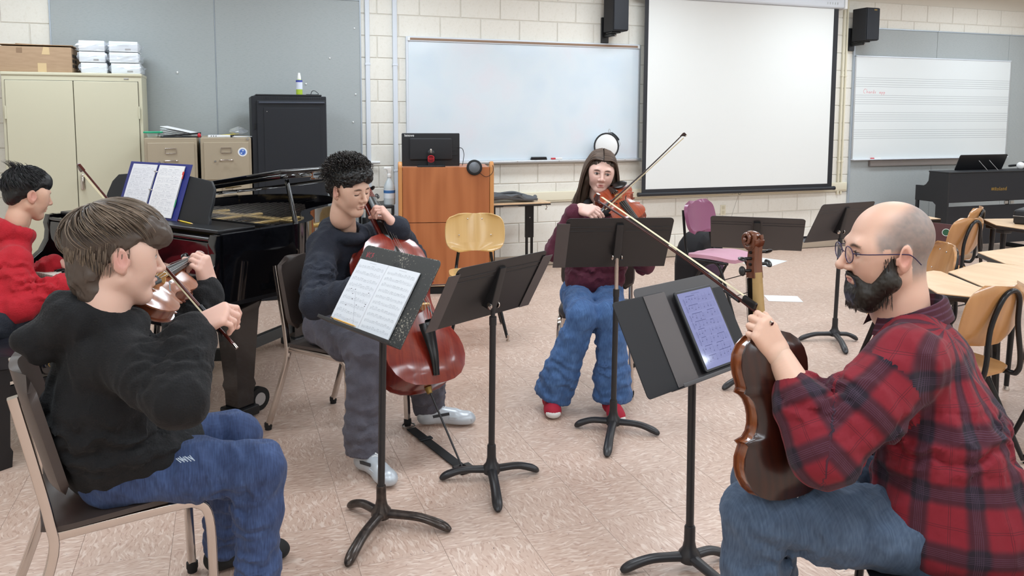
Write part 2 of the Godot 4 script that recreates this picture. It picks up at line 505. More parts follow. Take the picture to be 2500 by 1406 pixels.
func room() -> void:
	# slab under the tiles, ceiling and the four walls, all with thickness
	var b := MB.new(); b.box(Vector3((ROOM_X0 + ROOM_X1) / 2, -0.055, ROOM_Z1 / 2), Vector3(ROOM_X1 - ROOM_X0 + 0.4, 0.1, ROOM_Z1 + 0.4))
	var fl := struct("floor", b, M.grout, "pinkish beige vinyl tile floor with streaked chips")
	var rng := RandomNumberGenerator.new(); rng.seed = 5
	var variants := []
	for k in 12:
		var tb := MB.new(); add_tile(tb, Vector3.ZERO, Vector2(rng.randf(), rng.randf()), k % 2 == 1)
		variants.append(tb.mesh())
	var spots := []
	var tx := 0.3921; var tz := 3.7003
	for i in range(-11, 35):
		for j in range(-13, 24):
			var p := Vector3(tx + (i + 0.5) * TILE, 0, tz + (j + 0.5) * TILE)
			if p.x < ROOM_X0 or p.x > ROOM_X1 or p.z < 0.0 or p.z > ROOM_Z1: continue
			var d := p.distance_to(cam.position)
			spots.append([d if in_view(p, 0.04) else d + 100.0, p, absi(i + j) % 2])
	spots.sort_custom(func(x, y): return x[0] < y[0])
	var rest := [MB.new(), MB.new()]
	for k in spots.size():
		var p: Vector3 = spots[k][1]
		var vi: int = (rng.randi() % 6) * 2 + spots[k][2]
		if k < 300:
			var o := part(fl, "tile", variants[vi], M["floor_tile%d" % (vi / 2 % 2)]); o.position = p
		else:
			add_tile(rest[vi / 2 % 2], p, Vector2(rng.randf(), rng.randf()), spots[k][2] == 1)
	for k in 2:
		rest[k].crease = 0.99
		var o := part(fl, "far_tiles", rest[k], M["floor_tile%d" % k]); o.set_meta("kind", "stuff")
	b = MB.new(); b.box(Vector3((ROOM_X0 + ROOM_X1) / 2, CEIL + 0.05, ROOM_Z1 / 2), Vector3(ROOM_X1 - ROOM_X0 + 0.4, 0.1, ROOM_Z1 + 0.4))
	struct("ceiling", b, M.ceiling_tile, "white ceiling")
	b = MB.new(); b.box(Vector3((ROOM_X0 + ROOM_X1) / 2, CEIL / 2, -0.107), Vector3(ROOM_X1 - ROOM_X0 + 0.4, CEIL, 0.2))
	var wb := struct("wall_back", b, M.mortar, "cream painted concrete block wall")
	b = MB.new(); b.box(Vector3(ROOM_X0 - 0.1, CEIL / 2, ROOM_Z1 / 2), Vector3(0.2, CEIL, ROOM_Z1))
	struct("wall_left", b, M.wall_paint, "painted side wall beyond the cabinet")
	b = MB.new(); b.box(Vector3(ROOM_X1 + 0.1, CEIL / 2, ROOM_Z1 / 2), Vector3(0.2, CEIL, ROOM_Z1))
	struct("wall_right", b, M.wall_paint, "painted side wall beyond the keyboard piano")
	b = MB.new(); b.box(Vector3((ROOM_X0 + ROOM_X1) / 2, CEIL / 2, ROOM_Z1 + 0.1), Vector3(ROOM_X1 - ROOM_X0 + 0.4, CEIL, 0.2))
	struct("wall_front", b, M.wall_paint, "painted wall behind the viewer")
	# blocks in running bond, every joint recessed
	var bv := []
	for k in 3:
		var mb := MB.new(); var g := 0.003 + 0.0006 * k
		mb.crease = 0.85
		add_block(mb, Vector3.ZERO, BLOCK_W, g)
		bv.append(mb.mesh())
	var far := MB.new(); far.crease = 0.85
	var count := 0
	for c in range(0, 15):
		var y0 := 0.0377 + BLOCK_H * c
		for i in range(-9, 29):
			var x0 := 0.157 + BLOCK_W * (i + (0.5 if c % 2 else 0.0))
			var mid := Vector3(x0 + BLOCK_W / 2, y0 + BLOCK_H / 2, 0)
			if mid.x < ROOM_X0 or mid.x > ROOM_X1 or y0 + BLOCK_H > CEIL: continue
			var hidden := (mid.x > -1.0 and mid.x < 1.0 and mid.y < 2.5) or (mid.x > 7.35 and mid.y < 2.42) or (mid.x > 1.95 and mid.x < 3.9 and mid.y > 1.25 and mid.y < 2.1) or (mid.x > 4.5 and mid.x < 6.4 and mid.y > 0.9 and mid.y < 2.8) or (mid.x < -0.9 and mid.y < 1.7) or not in_view(mid, 0.05)
			if hidden or count >= 295:
				add_block(far, mid, BLOCK_W, 0.003)
			else:
				var o := part(wb, "block", bv[(i * 7 + c * 3) % 3 if i * 7 + c * 3 >= 0 else 0], M.block_paint); o.position = mid
				count += 1
	var fo := part(wb, "covered_blocks", far, M.block_paint); fo.set_meta("kind", "stuff")
	# rubber base along the walls
	b = MB.new(); b.box(Vector3((ROOM_X0 + ROOM_X1) / 2, 0.055, 0.008), Vector3(ROOM_X1 - ROOM_X0, 0.11, 0.016), 0.004)
	struct("baseboard_back", b, M.baseboard, "tan rubber baseboard along the block wall")

func add_tile(tb: MB, p: Vector3, uv: Vector2, turned: bool) -> void:
	var h := TILE / 2 - 0.0004; var g := h - 0.0012; var y := -0.0008
	var s := 0.5
	var f := func(x: float, z: float) -> Vector2:
		var q := Vector2(x, z) / TILE * s
		if turned: q = Vector2(q.y, -q.x)
		return q + uv
	var A := [[-1, 1], [1, 1], [1, -1], [-1, -1]]
	var top := []; var low := []
	for q in A:
		top.append(Vector3(q[0] * g, 0, q[1] * g)); low.append(Vector3(q[0] * h, y, q[1] * h))
	tb.quad(p + top[0], p + top[1], p + top[2], p + top[3], f.call(top[0].x, top[0].z), f.call(top[1].x, top[1].z), f.call(top[2].x, top[2].z), f.call(top[3].x, top[3].z))
	for k in 4:
		var m := (k + 1) % 4
		tb.quad(p + low[k], p + low[m], p + top[m], p + top[k], f.call(low[k].x, low[k].z), f.call(low[m].x, low[m].z), f.call(top[m].x, top[m].z), f.call(top[k].x, top[k].z))

func add_block(mb: MB, c: Vector3, w: float, g: float) -> void:
	var hx := w / 2 - g; var hy := BLOCK_H / 2 - g; var b := 0.005
	var ins := [Vector3(-hx + b, -hy + b, 0), Vector3(hx - b, -hy + b, 0), Vector3(hx - b, hy - b, 0), Vector3(-hx + b, hy - b, 0)]
	var out := [Vector3(-hx, -hy, -0.0055), Vector3(hx, -hy, -0.0055), Vector3(hx, hy, -0.0055), Vector3(-hx, hy, -0.0055)]
	mb.quad(c + ins[0], c + ins[1], c + ins[2], c + ins[3])
	for k in 4:
		var m := (k + 1) % 4
		mb.quad(c + out[k], c + out[m], c + ins[m], c + ins[k])

const SQ := [Vector2(-1, -0.75), Vector2(-0.75, -1), Vector2(0.75, -1), Vector2(1, -0.75), Vector2(1, 0.75), Vector2(0.75, 1), Vector2(-0.75, 1), Vector2(-1, 0.75)]

func flat_xf(y: float, tilt := 0.0) -> Transform3D:
	# xy polygon -> xz plane (poly y becomes -z), extruded upward from height y
	return Transform3D(Basis(Vector3.RIGHT, -PI / 2 + tilt), Vector3(0, y, 0))

# curved sheet: rows over v (bottom to top), columns over u; f(u,v) -> point, thickness along normal n(u,v)
func shell(f: Callable, nu: int, nv: int, th: float) -> MB:
	var b := MB.new(); b.crease = 0.6
	var front := []; var back := []
	for i in nv + 1:
		var ra := PackedVector3Array(); var rb := PackedVector3Array()
		for j in nu + 1:
			var u := float(j) / nu; var v := float(i) / nv
			var p: Vector3 = f.call(u, v)
			var e := 0.01
			var du: Vector3 = f.call(minf(u + e, 1), v) - f.call(maxf(u - e, 0), v)
			var dv: Vector3 = f.call(u, minf(v + e, 1)) - f.call(u, maxf(v - e, 0))
			var n := du.cross(dv).normalized()
			ra.push_back(p + n * th / 2); rb.push_back(p - n * th / 2)
		front.append(ra); back.append(rb)
	b.grid(front, false); b.grid(back, false, true)
	for i in nv:
		b.quad(back[i][0], front[i][0], front[i + 1][0], back[i + 1][0])
		b.quad(front[i][nu], back[i][nu], back[i + 1][nu], front[i + 1][nu])
	for j in nu:
		b.quad(front[0][j], back[0][j], back[0][j + 1], front[0][j + 1])
		b.quad(back[nv][j], front[nv][j], front[nv][j + 1], back[nv][j + 1])
	return b

static func round_end(u: float, r: float) -> float:
	# keeps a sheet's corners round: 0 at the middle, grows at both ends of u in 0..1
	var d := minf(u, 1.0 - u)
	return r * (1.0 - sqrt(maxf(0.0, 1.0 - pow(1.0 - minf(d / 0.16, 1.0), 2.0))))

func stack_chair(label: String, at: Vector3, turn: float, group := "") -> Node3D:
	var t := thing("stacking_chair", label, "chair", at, turn, group)
	if has_meta("chair_parts"):
		for p in get_meta("chair_parts"): part(t, p[0], p[1], p[2])
		return t
	var list := []
	var seat := shell(func(u, v):
		var w: float = 0.205 - round_end(v, 0.03)
		var x: float = (u * 2 - 1) * w; var z: float = 0.215 - v * 0.43
		var y: float = 0.452 - 0.018 * v + 0.010 * pow(absf(u * 2 - 1), 2) - 0.03 * pow(maxf(0.0, 1.0 - v * 6.0), 2)
		return Vector3(x, y, z), 14, 12, 0.014)
	list.append(["seat", seat.mesh(), M.chair_brown])
	var back := shell(func(u, v):
		var w: float = 0.215 - round_end(v, 0.05)
		var s: float = u * 2 - 1
		return Vector3(s * w, 0.53 + v * 0.325, -0.185 - v * 0.075 + 0.035 * s * s), 14, 12, 0.022)
	list.append(["backrest", back.mesh(), M.chair_brown])
	for s: float in [-1.0, 1.0]:
		var b := MB.new(); b.tube(spline([Vector3(s * 0.196, 0.82, -0.262), Vector3(s * 0.196, 0.62, -0.222), Vector3(s * 0.196, 0.47, -0.195), Vector3(s * 0.20, 0.38, -0.19), Vector3(s * 0.208, 0.22, -0.242), Vector3(s * 0.216, 0.03, -0.315)], 20), 0.0125, 8, true, false, PackedVector2Array(SQ), Vector3.RIGHT)
		list.append(["leg", b.mesh(), M.chrome])
		b = MB.new(); b.tube(spline([Vector3(s * 0.19, 0.425, -0.19), Vector3(s * 0.19, 0.43, 0.10), Vector3(s * 0.192, 0.422, 0.175), Vector3(s * 0.196, 0.37, 0.205), Vector3(s * 0.20, 0.2, 0.21), Vector3(s * 0.202, 0.03, 0.214)], 22), 0.0125, 8, true, false, PackedVector2Array(SQ), Vector3.RIGHT)
		list.append(["leg", b.mesh(), M.chrome])
		for q in [Vector3(s * 0.217, 0.0, -0.32), Vector3(s * 0.202, 0.0, 0.215)]:
			b = MB.new(); b.lathe([[0.001, 0.0], [0.016, 0.0], [0.017, 0.012], [0.019, 0.014], [0.019, 0.034], [0.001, 0.036]], 12, Transform3D(Basis.IDENTITY, q))
			list.append(["foot_cap", b.mesh(), M.rubber])
	for z: float in [-0.12, 0.12]:
		var b := MB.new(); b.cyl(Vector3(-0.19, 0.425, z), Vector3(0.19, 0.425, z), 0.009, -1, 8)
		list.append(["crossbar", b.mesh(), M.chrome])
	set_meta("chair_parts", list)
	for p in list: part(t, p[0], p[1], p[2])
	return t

func wood_chair(label: String, at: Vector3, turn: float, ply: Material, group := "") -> Node3D:
	var t := thing("plywood_chair", label, "chair", at, turn, group)
	if not has_meta("wood_parts"):
		var list := []
		var seat := shell(func(u, v):
			var r := sqrt(maxf(0.0, 1.0 - pow(absf(v * 2 - 1), 4.0)))
			var w: float = 0.195 * lerpf(0.35, 1.0, r)
			var s: float = u * 2 - 1
			return Vector3(s * w, 0.445 - 0.012 * v - 0.012 * (1 - s * s) * sin(v * PI) - 0.02 * pow(maxf(0.0, 1.0 - v * 5.0), 2), 0.20 - v * 0.39), 14, 14, 0.011)
		list.append(["seat", seat.mesh(), 0])
		var back := shell(func(u, v):
			var r := sqrt(maxf(0.0, 1.0 - pow(absf(v * 2 - 1), 3.0)))
			var w: float = 0.215 * lerpf(0.55, 1.0, r)
			var s: float = u * 2 - 1
			return Vector3(s * w, 0.565 + v * 0.265, -0.185 - v * 0.06 + 0.045 * s * s), 16, 12, 0.010)
		list.append(["backrest", back.mesh(), 0])
		for s: float in [-1.0, 1.0]:
			for q in [[Vector3(s * 0.10, 0.42, -0.08), Vector3(s * 0.20, 0.0, -0.24)], [Vector3(s * 0.10, 0.42, 0.09), Vector3(s * 0.20, 0.0, 0.21)]]:
				var lb := MB.new(); lb.cyl(q[0], q[1].lerp(q[0], 0.05), 0.0175, 0.010, 12)
				list.append(["leg", lb.mesh(), 1])
				lb = MB.new(); lb.lathe([[0.001, 0.0], [0.014, 0.0], [0.015, 0.008], [0.008, 0.014], [0.0095, 0.045], [0.001, 0.046]], 12, Transform3D(Basis.IDENTITY, q[1]))
				list.append(["glide", lb.mesh(), 2])
			for q in [Vector3(s * 0.052, 0.795, -0.205), Vector3(s * 0.115, 0.68, -0.197)]:
				var rb := MB.new(); rb.ball(q + Vector3(0, 0, 0.008 + 0.045 * pow(q.x / 0.215, 2.0)), Vector3(0.006, 0.006, 0.004), Basis.IDENTITY, 8, 5)
				list.append(["rivet", rb.mesh(), 2])
		var u := MB.new()
		u.tube(spline([Vector3(-0.13, 0.418, 0.12), Vector3(-0.14, 0.416, -0.16), Vector3(-0.135, 0.43, -0.215), Vector3(-0.125, 0.50, -0.23), Vector3(-0.10, 0.65, -0.225), Vector3(-0.062, 0.775, -0.245), Vector3(0, 0.81, -0.25), Vector3(0.062, 0.775, -0.245), Vector3(0.10, 0.65, -0.225), Vector3(0.125, 0.50, -0.23), Vector3(0.135, 0.43, -0.215), Vector3(0.14, 0.416, -0.16), Vector3(0.13, 0.418, 0.12)], 60), 0.0115, 10)
		list.append(["back_frame", u.mesh(), 1])
		u = MB.new(); u.box(Vector3(0, 0.414, 0), Vector3(0.24, 0.014, 0.24), 0.004)
		list.append(["seat_plate", u.mesh(), 1])
		for z: float in [0.155, -0.17]:
			u = MB.new(); u.cyl(Vector3(-0.155, 0.19, z), Vector3(0.155, 0.19, z), 0.005, -1, 8)
			list.append(["stretcher", u.mesh(), 1])
		set_meta("wood_parts", list)
	for p in get_meta("wood_parts"): part(t, p[0], p[1], [ply, M.frame_black, M.chrome][p[2]])
	return t

func desk(label: String, poly: Array, group := "") -> Node3D:
	var c := Vector2.ZERO
	for p in poly: c += Vector2(p[0], p[1])
	c /= poly.size()
	var t := thing("student_desk", label, "desk", Vector3(c.x, 0, c.y), 0.0, group)
	var pg := PackedVector2Array()
	for p in poly: pg.push_back(Vector2(p[0] - c.x, -(p[1] - c.y)))
	var b := MB.new(); b.prism(pg, 0.006, flat_xf(0.728), 0.001)
	part(t, "desk_top", b, M.desk_top)
	b = MB.new(); b.prism(pg, 0.026, flat_xf(0.702), 0.004)
	part(t, "edge_band", b, M.desk_edge)
	var legs := []
	var inn := MB.inset(pg if not Geometry2D.is_polygon_clockwise(pg) else PackedVector2Array(Array(pg).map(func(v): return v)), 0.0)
	for k in inn.size():
		if k % 2 == 0 and legs.size() < 4: legs.append(inn[k] * 0.72)
	for q: Vector2 in legs:
		b = MB.new(); b.cyl(Vector3(q.x, 0.70, -q.y), Vector3(q.x * 1.12, 0.02, -q.y * 1.12), 0.020, 0.013, 12)
		part(t, "leg", b, M.frame_black)
		b = MB.new(); b.lathe([[0.001, 0.0], [0.017, 0.0], [0.018, 0.008], [0.012, 0.03], [0.001, 0.03]], 12, Transform3D(Basis.IDENTITY, Vector3(q.x * 1.12, 0.0, -q.y * 1.12)))
		part(t, "glide", b, M.chrome)
		part(t, "leg_bracket", bx(Vector3(q.x, 0.685, -q.y), Vector3(0.09, 0.034, 0.07), 0.006), M.desk_edge)
	return t

# ---------- music stands ----------
# c: centre of the desk, yaw: direction the music side faces, tilt: lean of the desk (radians)
func music_stand(label: String, base: Vector3, c: Vector3, yaw: float, tilt: float, w: float, h: float, legs: Array, opt := {}) -> Node3D:
	var t := thing("music_stand", label, "music stand", base)
	var iron: Material = opt.get("iron", M.iron_base)
	var desk_m: Material = opt.get("desk", M.stand_black)
	# cast base: hub and three bowed legs
	var b := MB.new(); b.lathe([[0.001, 0.028], [0.034, 0.03], [0.040, 0.042], [0.036, 0.06], [0.024, 0.075], [0.019, 0.10], [0.0185, 0.15], [0.016, 0.155], [0.001, 0.156]], 20)
	part(t, "hub", b, iron)
	for a in legs:
		var d := Vector3(a[0], 0, a[1]); var ln := d.length(); d /= ln
		b = MB.new()
		var sec := PackedVector2Array()
		for k in 12: sec.push_back(Vector2(cos(TAU * k / 12) * 0.72, sin(TAU * k / 12)))
		b.tube(spline([Vector3(0, 0.045, 0), d * ln * 0.25 + Vector3(0, 0.047, 0), d * ln * 0.55 + Vector3(0, 0.046, 0), d * ln * 0.82 + Vector3(0, 0.029, 0), d * ln * 0.98 + Vector3(0, 0.010, 0)], 16), [0.024, 0.023, 0.022, 0.021, 0.0205, 0.020, 0.020, 0.020, 0.020, 0.020, 0.0205, 0.021, 0.0215, 0.021, 0.019, 0.015, 0.008], 12, true, false, sec, Vector3.UP)
		part(t, "leg", b, iron)
	var n := Vector3(sin(yaw), 0, cos(yaw)); var wv := Vector3(cos(yaw), 0, -sin(yaw))
	var up := Vector3.UP * cos(tilt) - n * sin(tilt); var nn := n * cos(tilt) + Vector3.UP * sin(tilt)
	var roll: float = opt.get("roll", 0.0)
	var wv2 := wv * cos(roll) + up * sin(roll); var up2 := up * cos(roll) - wv * sin(roll)
	var C := c - base
	var back := C - nn * 0.02
	# pole from the hub to the swivel behind the desk
	var top := back - up2 * 0.06 - nn * 0.02
	var mid: float = opt.get("sleeve", top.y - 0.05)
	b = MB.new(); b.cyl(Vector3(0, 0.14, 0), Vector3(top.x, mid, top.z) if mid < top.y else top, 0.0135, -1, 14)
	part(t, "pole", b, M.stand_black)
	if mid < top.y - 0.02:
		b = MB.new(); b.cyl(Vector3(top.x, mid - 0.02, top.z), top, 0.0095, -1, 12)
		part(t, "inner_pole", b, M.chrome if opt.has("sleeve") else M.stand_black)
		b = MB.new(); b.cyl(Vector3(top.x, mid - 0.03, top.z), Vector3(top.x, mid + 0.006, top.z), 0.0155, -1, 14)
		part(t, "collar", b, M.stand_black)
	# bracket and its knobs
	var bas := Basis(wv2, up2, nn)
	b = MB.new(); b.prism(PackedVector2Array([Vector2(-0.012, -0.09), Vector2(0.042, -0.075), Vector2(0.036, -0.03), Vector2(0.004, 0.12), Vector2(-0.012, 0.12)]), 0.036, Transform3D(Basis(-nn, up2, wv2), C - nn * 0.008 - wv2 * 0.018), 0.003)
	part(t, "bracket", b, M.stand_black)
	for s: float in [-1.0, 1.0]:
		b = MB.new(); b.lathe([[0.001, 0.0], [0.014, 0.0], [0.015, 0.004], [0.010, 0.008], [0.001, 0.010]], 14, Transform3D(Basis(up2, wv2 * s, up2.cross(wv2 * s)), top + wv2 * s * 0.02 + up2 * 0.005))
		part(t, "knob", b, M.chrome)
	# desk sheet with rounded top corners and two pressed ridges
	var sheet := PackedVector2Array([Vector2(-w / 2, -h / 2), Vector2(w / 2, -h / 2)])
	for q in [[1, 0], [-1, 90]]:
		for k in 6:
			var a := deg_to_rad(q[1] + 90.0 * k / 5)
			sheet.push_back(Vector2(q[0] * (w / 2 - 0.022) + cos(a) * 0.022, h / 2 - 0.022 + sin(a) * 0.022))
	b = MB.new(); b.prism(sheet, 0.003, Transform3D(bas, C - nn * 0.0015), 0.0007)
	var dm: Material = desk_m
	if opt.has("worn"):
		for k in b.t.size():
			b.t[k] = Vector2(b.t[k].x / w + 0.5, 0.5 - b.t[k].y / h)
		dm = M.stand_worn
	var dk := part(t, "desk", b, dm)
	for y: float in [h / 2 - 0.055, h / 2 - 0.078]:
		for s in [[-w / 2 + 0.004, -0.03], [0.03, w / 2 - 0.004]]:
			b = MB.new()
			var m0: float = (s[0] + s[1]) / 2; var l0: float = s[1] - s[0]
			b.box(C + wv2 * m0 + up2 * y - nn * 0.0022, Vector3(l0, 0.006, 0.003), 0.0014, bas)
			part(dk, "ridge", b, desk_m)
	# lip that carries the music
	b = MB.new()
	b.box(C - up2 * (h / 2) + nn * 0.026, Vector3(w, 0.0025, 0.055), 0.001, bas)
	b.box(C - up2 * (h / 2 - 0.005) + nn * 0.053, Vector3(w, 0.012, 0.0025), 0.001, bas)
	part(t, "lip", b, dm if not opt.has("worn") else M.stand_black)
	for k in opt.get("wings", []):
		# slide-out side wing: s side, length below, extra width
		b = MB.new()
		var x0: float = k * (w / 2 + 0.012)
		b.box(C + wv2 * x0 - up2 * 0.012 - nn * 0.006, Vector3(0.062, h - 0.03, 0.003), 0.001, bas)
		part(t, "side_wing", b, M.wing_grey)
	t.set_meta("desk", [C + base, wv2, up2, nn])
	return t

# ---------- paper with music ----------
func score_image(w: int, h: int, staves: int, sd: int, paper: Color, ink: Color, marks := 0, dense := 1.0, two := false) -> Image:
	var im := Image.create(w, h, false, Image.FORMAT_RGB8); im.fill(paper)
	var r := RandomNumberGenerator.new(); r.seed = sd
	var soft := paper.lerp(ink, 0.45)
	var y := h * 0.09
	var step := h * 0.88 / staves
	var sp := step * (0.085 if not two else 0.075)
	im.fill_rect(Rect2i(int(w * 0.38), int(h * 0.03), int(w * 0.24), maxi(2, int(h * 0.008))), soft)
	for s in staves:
		var x0 := int(w * 0.08); var x1 := int(w * 0.93)
		var k2 := 2 if two else 1
		for g in k2:
			var yy := y + g * step * 0.45
			for k in 5: im.fill_rect(Rect2i(x0, int(yy + k * sp), x1 - x0, maxi(1, int(sp * 0.16))), soft)
			stroke(im, [Vector2(x0 + sp, yy + sp * 4.5), Vector2(x0 + sp * 2.2, yy + sp * 2.5), Vector2(x0 + sp * 1.4, yy - sp * 0.6), Vector2(x0 + sp * 1.6, yy + sp * 5.2)], ink, maxf(1.0, sp * 0.3))
			var bars := 4
			for m in bars + 1:
				var bxp := int(x0 + (x1 - x0) * float(m) / bars)
				im.fill_rect(Rect2i(bxp, int(yy), maxi(1, int(sp * 0.2)), int(sp * 4)), ink)
			var x := x0 + sp * 4.0
			while x < x1 - sp * 2.0:
				var run := r.randi_range(2, 4)
				var top := 1e9; var first := x; var lastx := x
				var pos := []
				for q in run:
					if x > x1 - sp * 2.0: break
					var ny := yy + r.randf_range(0.3, 4.2) * sp
					im.fill_rect(Rect2i(int(x), int(ny - sp * 0.4), maxi(2, int(sp * 1.1)), maxi(2, int(sp * 0.8))), ink)
					pos.append(Vector2(x + sp, ny)); top = minf(top, ny)
					lastx = x + sp
					x += sp * r.randf_range(2.2, 3.6) / dense
				for p: Vector2 in pos: im.fill_rect(Rect2i(int(p.x), int(top - sp * 2.6), maxi(1, int(sp * 0.18)), int(p.y - top + sp * 2.6)), ink)
				if pos.size() > 1 and r.randf() < 0.7: im.fill_rect(Rect2i(int(first + sp), int(top - sp * 2.6), int(lastx - first - sp), maxi(1, int(sp * 0.5))), ink)
				x += sp * r.randf_range(0.5, 2.0)
		y += step
	for k in marks:
		var p := Vector2(r.randf_range(0.2, 0.9) * w, r.randf_range(0.45, 0.8) * h)
		stroke(im, [p, p + Vector2(w * 0.02, -h * 0.004)], Color8(60, 60, 70), w * 0.012)
	if marks > 0:
		stroke(im, [Vector2(w * 0.42, h * 0.5), Vector2(w * 0.8, h * 0.92)], Color8(150, 150, 165), 2.0)
	im.generate_mipmaps()
	return im

func sheet(called: String, label: String, im: Image, c: Vector3, wv: Vector3, up: Vector3, nn: Vector3, w: float, h: float, group := "", cat := "sheet music") -> Node3D:
	var t := thing(called, label, cat, c - up * h / 2, 0.0, group)
	var m := mat(called + str(taken.get(called, 0)), Color.WHITE, 0.55); m.albedo_texture = ImageTexture.create_from_image(im)
	var b := MB.new()
	var o := c - t.position
	var rows := []
	for i in 9:
		var row := PackedVector3Array()
		for j in 2:
			var v := i / 8.0
			row.push_back(o + wv * (j - 0.5) * w + up * (v - 0.5) * h + nn * (0.001 + 0.003 * sin(v * PI)))
		rows.append(row)
	b.grid(rows, false, false, 1.0, -1.0 / h)
	for k in b.t.size(): b.t[k] = Vector2(b.t[k].x, 1.0 + b.t[k].y)
	part(t, "printed_face", b, m)
	b = MB.new(); b.box(o - nn * 0.0012, Vector3(w, h, 0.0012), 0.0003, Basis(wv, up, nn))
	part(t, "backing_pages", b, M.paper)
	return t

func pencil(label: String, a: Vector3, dir: Vector3, col: Color, eraser: Color, ln := 0.185) -> void:
	var t := thing("pencil", label, "pencil", a)
	var d := dir.normalized()
	var b := MB.new(); b.cyl(d * 0.022, d * (ln - 0.022), 0.0038, -1, 6)
	part(t, "shaft", b, mat("pencil%d" % taken.pencil, col, 0.4))
	b = MB.new(); b.cyl(d * (ln - 0.022), d * (ln - 0.001), 0.0038, 0.0008, 8)
	part(t, "sharpened_tip", b, M.chair_ply)
	b = MB.new(); b.cyl(Vector3.ZERO, d * 0.013, 0.0036, -1, 8)
	part(t, "eraser", b, mat("eraser%d" % taken.pencil, eraser, 0.7))
	b = MB.new(); b.cyl(d * 0.012, d * 0.023, 0.0041, -1, 8)
	part(t, "ferrule", b, M.steel)

func furniture() -> void:
	storage()
	lectern_corner()
	# --- music stands (positions and angles measured from the room) ---
	var s1 := music_stand("worn black music stand with chipped paint holding two pages of music", Vector3(0.519, 0, 4.668), Vector3(0.53, 0.892, 4.681), deg_to_rad(-69.3), deg_to_rad(32.4), 0.507, 0.332, [[-0.10, -0.17], [-0.17, 0.26], [0.235, 0.15]], {"worn": true, "iron": M.iron_worn, "roll": 0.014})
	music_stand("black music stand with grey side wings facing the cello player", Vector3(1.029, 0, 4.451), Vector3(1.026, 0.826, 4.464), deg_to_rad(-152.8), deg_to_rad(30.5), 0.519, 0.317, [[-0.215, -0.06], [0.215, 0.01], [-0.07, 0.295]], {"wings": [-1, 1], "roll": -0.02})
	music_stand("black music stand with chrome inner pole in front of the girl in maroon", Vector3(1.761, 0, 4.145), Vector3(1.765, 0.932, 4.146), deg_to_rad(165.4), deg_to_rad(31.4), 0.516, 0.306, [[-0.17, -0.09], [0.18, 0.145], [-0.18, 0.29]], {"wings": [1], "sleeve": 0.70})
	var s4 := music_stand("black music stand holding the tablet in front of the bearded man", Vector3(1.454, 0, 5.313), Vector3(1.465, 0.838, 5.296), deg_to_rad(24.5), deg_to_rad(29.2), 0.485, 0.335, [[-0.24, -0.05], [0.16, -0.01], [0.02, 0.30]], {"desk": M.stand_grey, "roll": -0.02})
	music_stand("low brownish black music stand in front of the empty purple chair", Vector3(2.883, 0, 3.766), Vector3(2.863, 0.87, 3.755), deg_to_rad(144.1), deg_to_rad(47.7), 0.511, 0.32, [[-0.285, 0.08], [0.2, 0.16], [0.09, -0.22]], {"desk": M.stand_grey})
	music_stand("brownish black music stand standing alone by the grey panel", Vector3(3.934, 0, 3.229), Vector3(3.94, 0.825, 3.229), deg_to_rad(186.8), deg_to_rad(27.7), 0.508, 0.31, [[-0.26, -0.06], [0.13, 0.08], [-0.18, 0.31]], {"desk": M.stand_grey})
	# pages and pencil on the worn stand
	var k1: Array = s1.get_meta("desk")
	var c1: Vector3 = k1[0]; var wv: Vector3 = k1[1]; var up: Vector3 = k1[2]; var nn: Vector3 = k1[3]
	sheet("sheet_music", "left page of cello music with pencil marks on the worn stand", score_image(420, 560, 9, 3, Color8(230, 235, 242), Color8(150, 156, 166), 9), c1 - wv * 0.135 - up * 0.030 + nn * 0.006, wv, up, nn, 0.205, 0.268)
	sheet("sheet_music", "right page of printed music on the worn stand", score_image(420, 560, 10, 4, Color8(232, 237, 243), Color8(150, 156, 166)), c1 + wv * 0.071 - up * 0.030 + nn * 0.006, wv, up, nn, 0.205, 0.268)
	pencil("yellow pencil lying on the lip of the worn music stand", c1 - up * 0.150 + nn * 0.040 - wv * 0.18, wv, Color8(224, 168, 70), Color8(150, 110, 60))
	# tablet, folder and pencil on the man's stand
	var k4: Array = s4.get_meta("desk")
	var c4: Vector3 = k4[0]; wv = k4[1]; up = k4[2]; nn = k4[3]
	var t := thing("music_folder", "black open music folder with grey strip left of the tablet", "folder", c4 - up * 0.16 - wv * 0.15)
	var o := c4 - t.position
	var bas := Basis(wv, up, nn).rotated(nn, 0.0)
	var b := MB.new(); b.prism(rrect(0.27, 0.305, 0.014), 0.004, Transform3D(bas, o - wv * 0.235 - up * 0.014 + nn * 0.006), 0.001)
	part(t, "cover", b, M.plastic_black_matte)
	b = MB.new(); b.box(o - wv * 0.160 - up * 0.014 + nn * 0.0115, Vector3(0.115, 0.300, 0.002), 0.0006, bas)
	part(t, "strip", b, M.wing_grey)
	t = thing("tablet", "tablet in a black case showing a page of music on the man's stand", "tablet", c4 - up * 0.16 + wv * 0.02)
	o = c4 - t.position + nn * 0.022
	b = MB.new(); b.prism(rrect(0.220, 0.276, 0.012), 0.010, Transform3D(bas, o - nn * 0.006 + wv * 0.037 - up * 0.013), 0.002)
	part(t, "case", b, M.plastic_black)
	b = MB.new(); b.prism(rrect(0.09, 0.20, 0.012), 0.003, Transform3D(bas, o - nn * 0.012 + wv * 0.185 + up * 0.012), 0.001)
	part(t, "case_flap", b, M.plastic_black_matte)
	var sm := mat("tablet_screen", Color8(40, 44, 70), 0.05)
	sm.albedo_texture = ImageTexture.create_from_image(score_image(600, 780, 4, 12, Color8(150, 156, 206), Color8(92, 98, 148), 0, 0.6, true)); sm.albedo_color = Color(0.25, 0.25, 0.25)
	sm.emission_enabled = true; sm.emission_texture = sm.albedo_texture; sm.emission = Color.WHITE; sm.emission_operator = BaseMaterial3D.EMISSION_OP_MULTIPLY; sm.emission_energy_multiplier = 0.8
	b = MB.new()
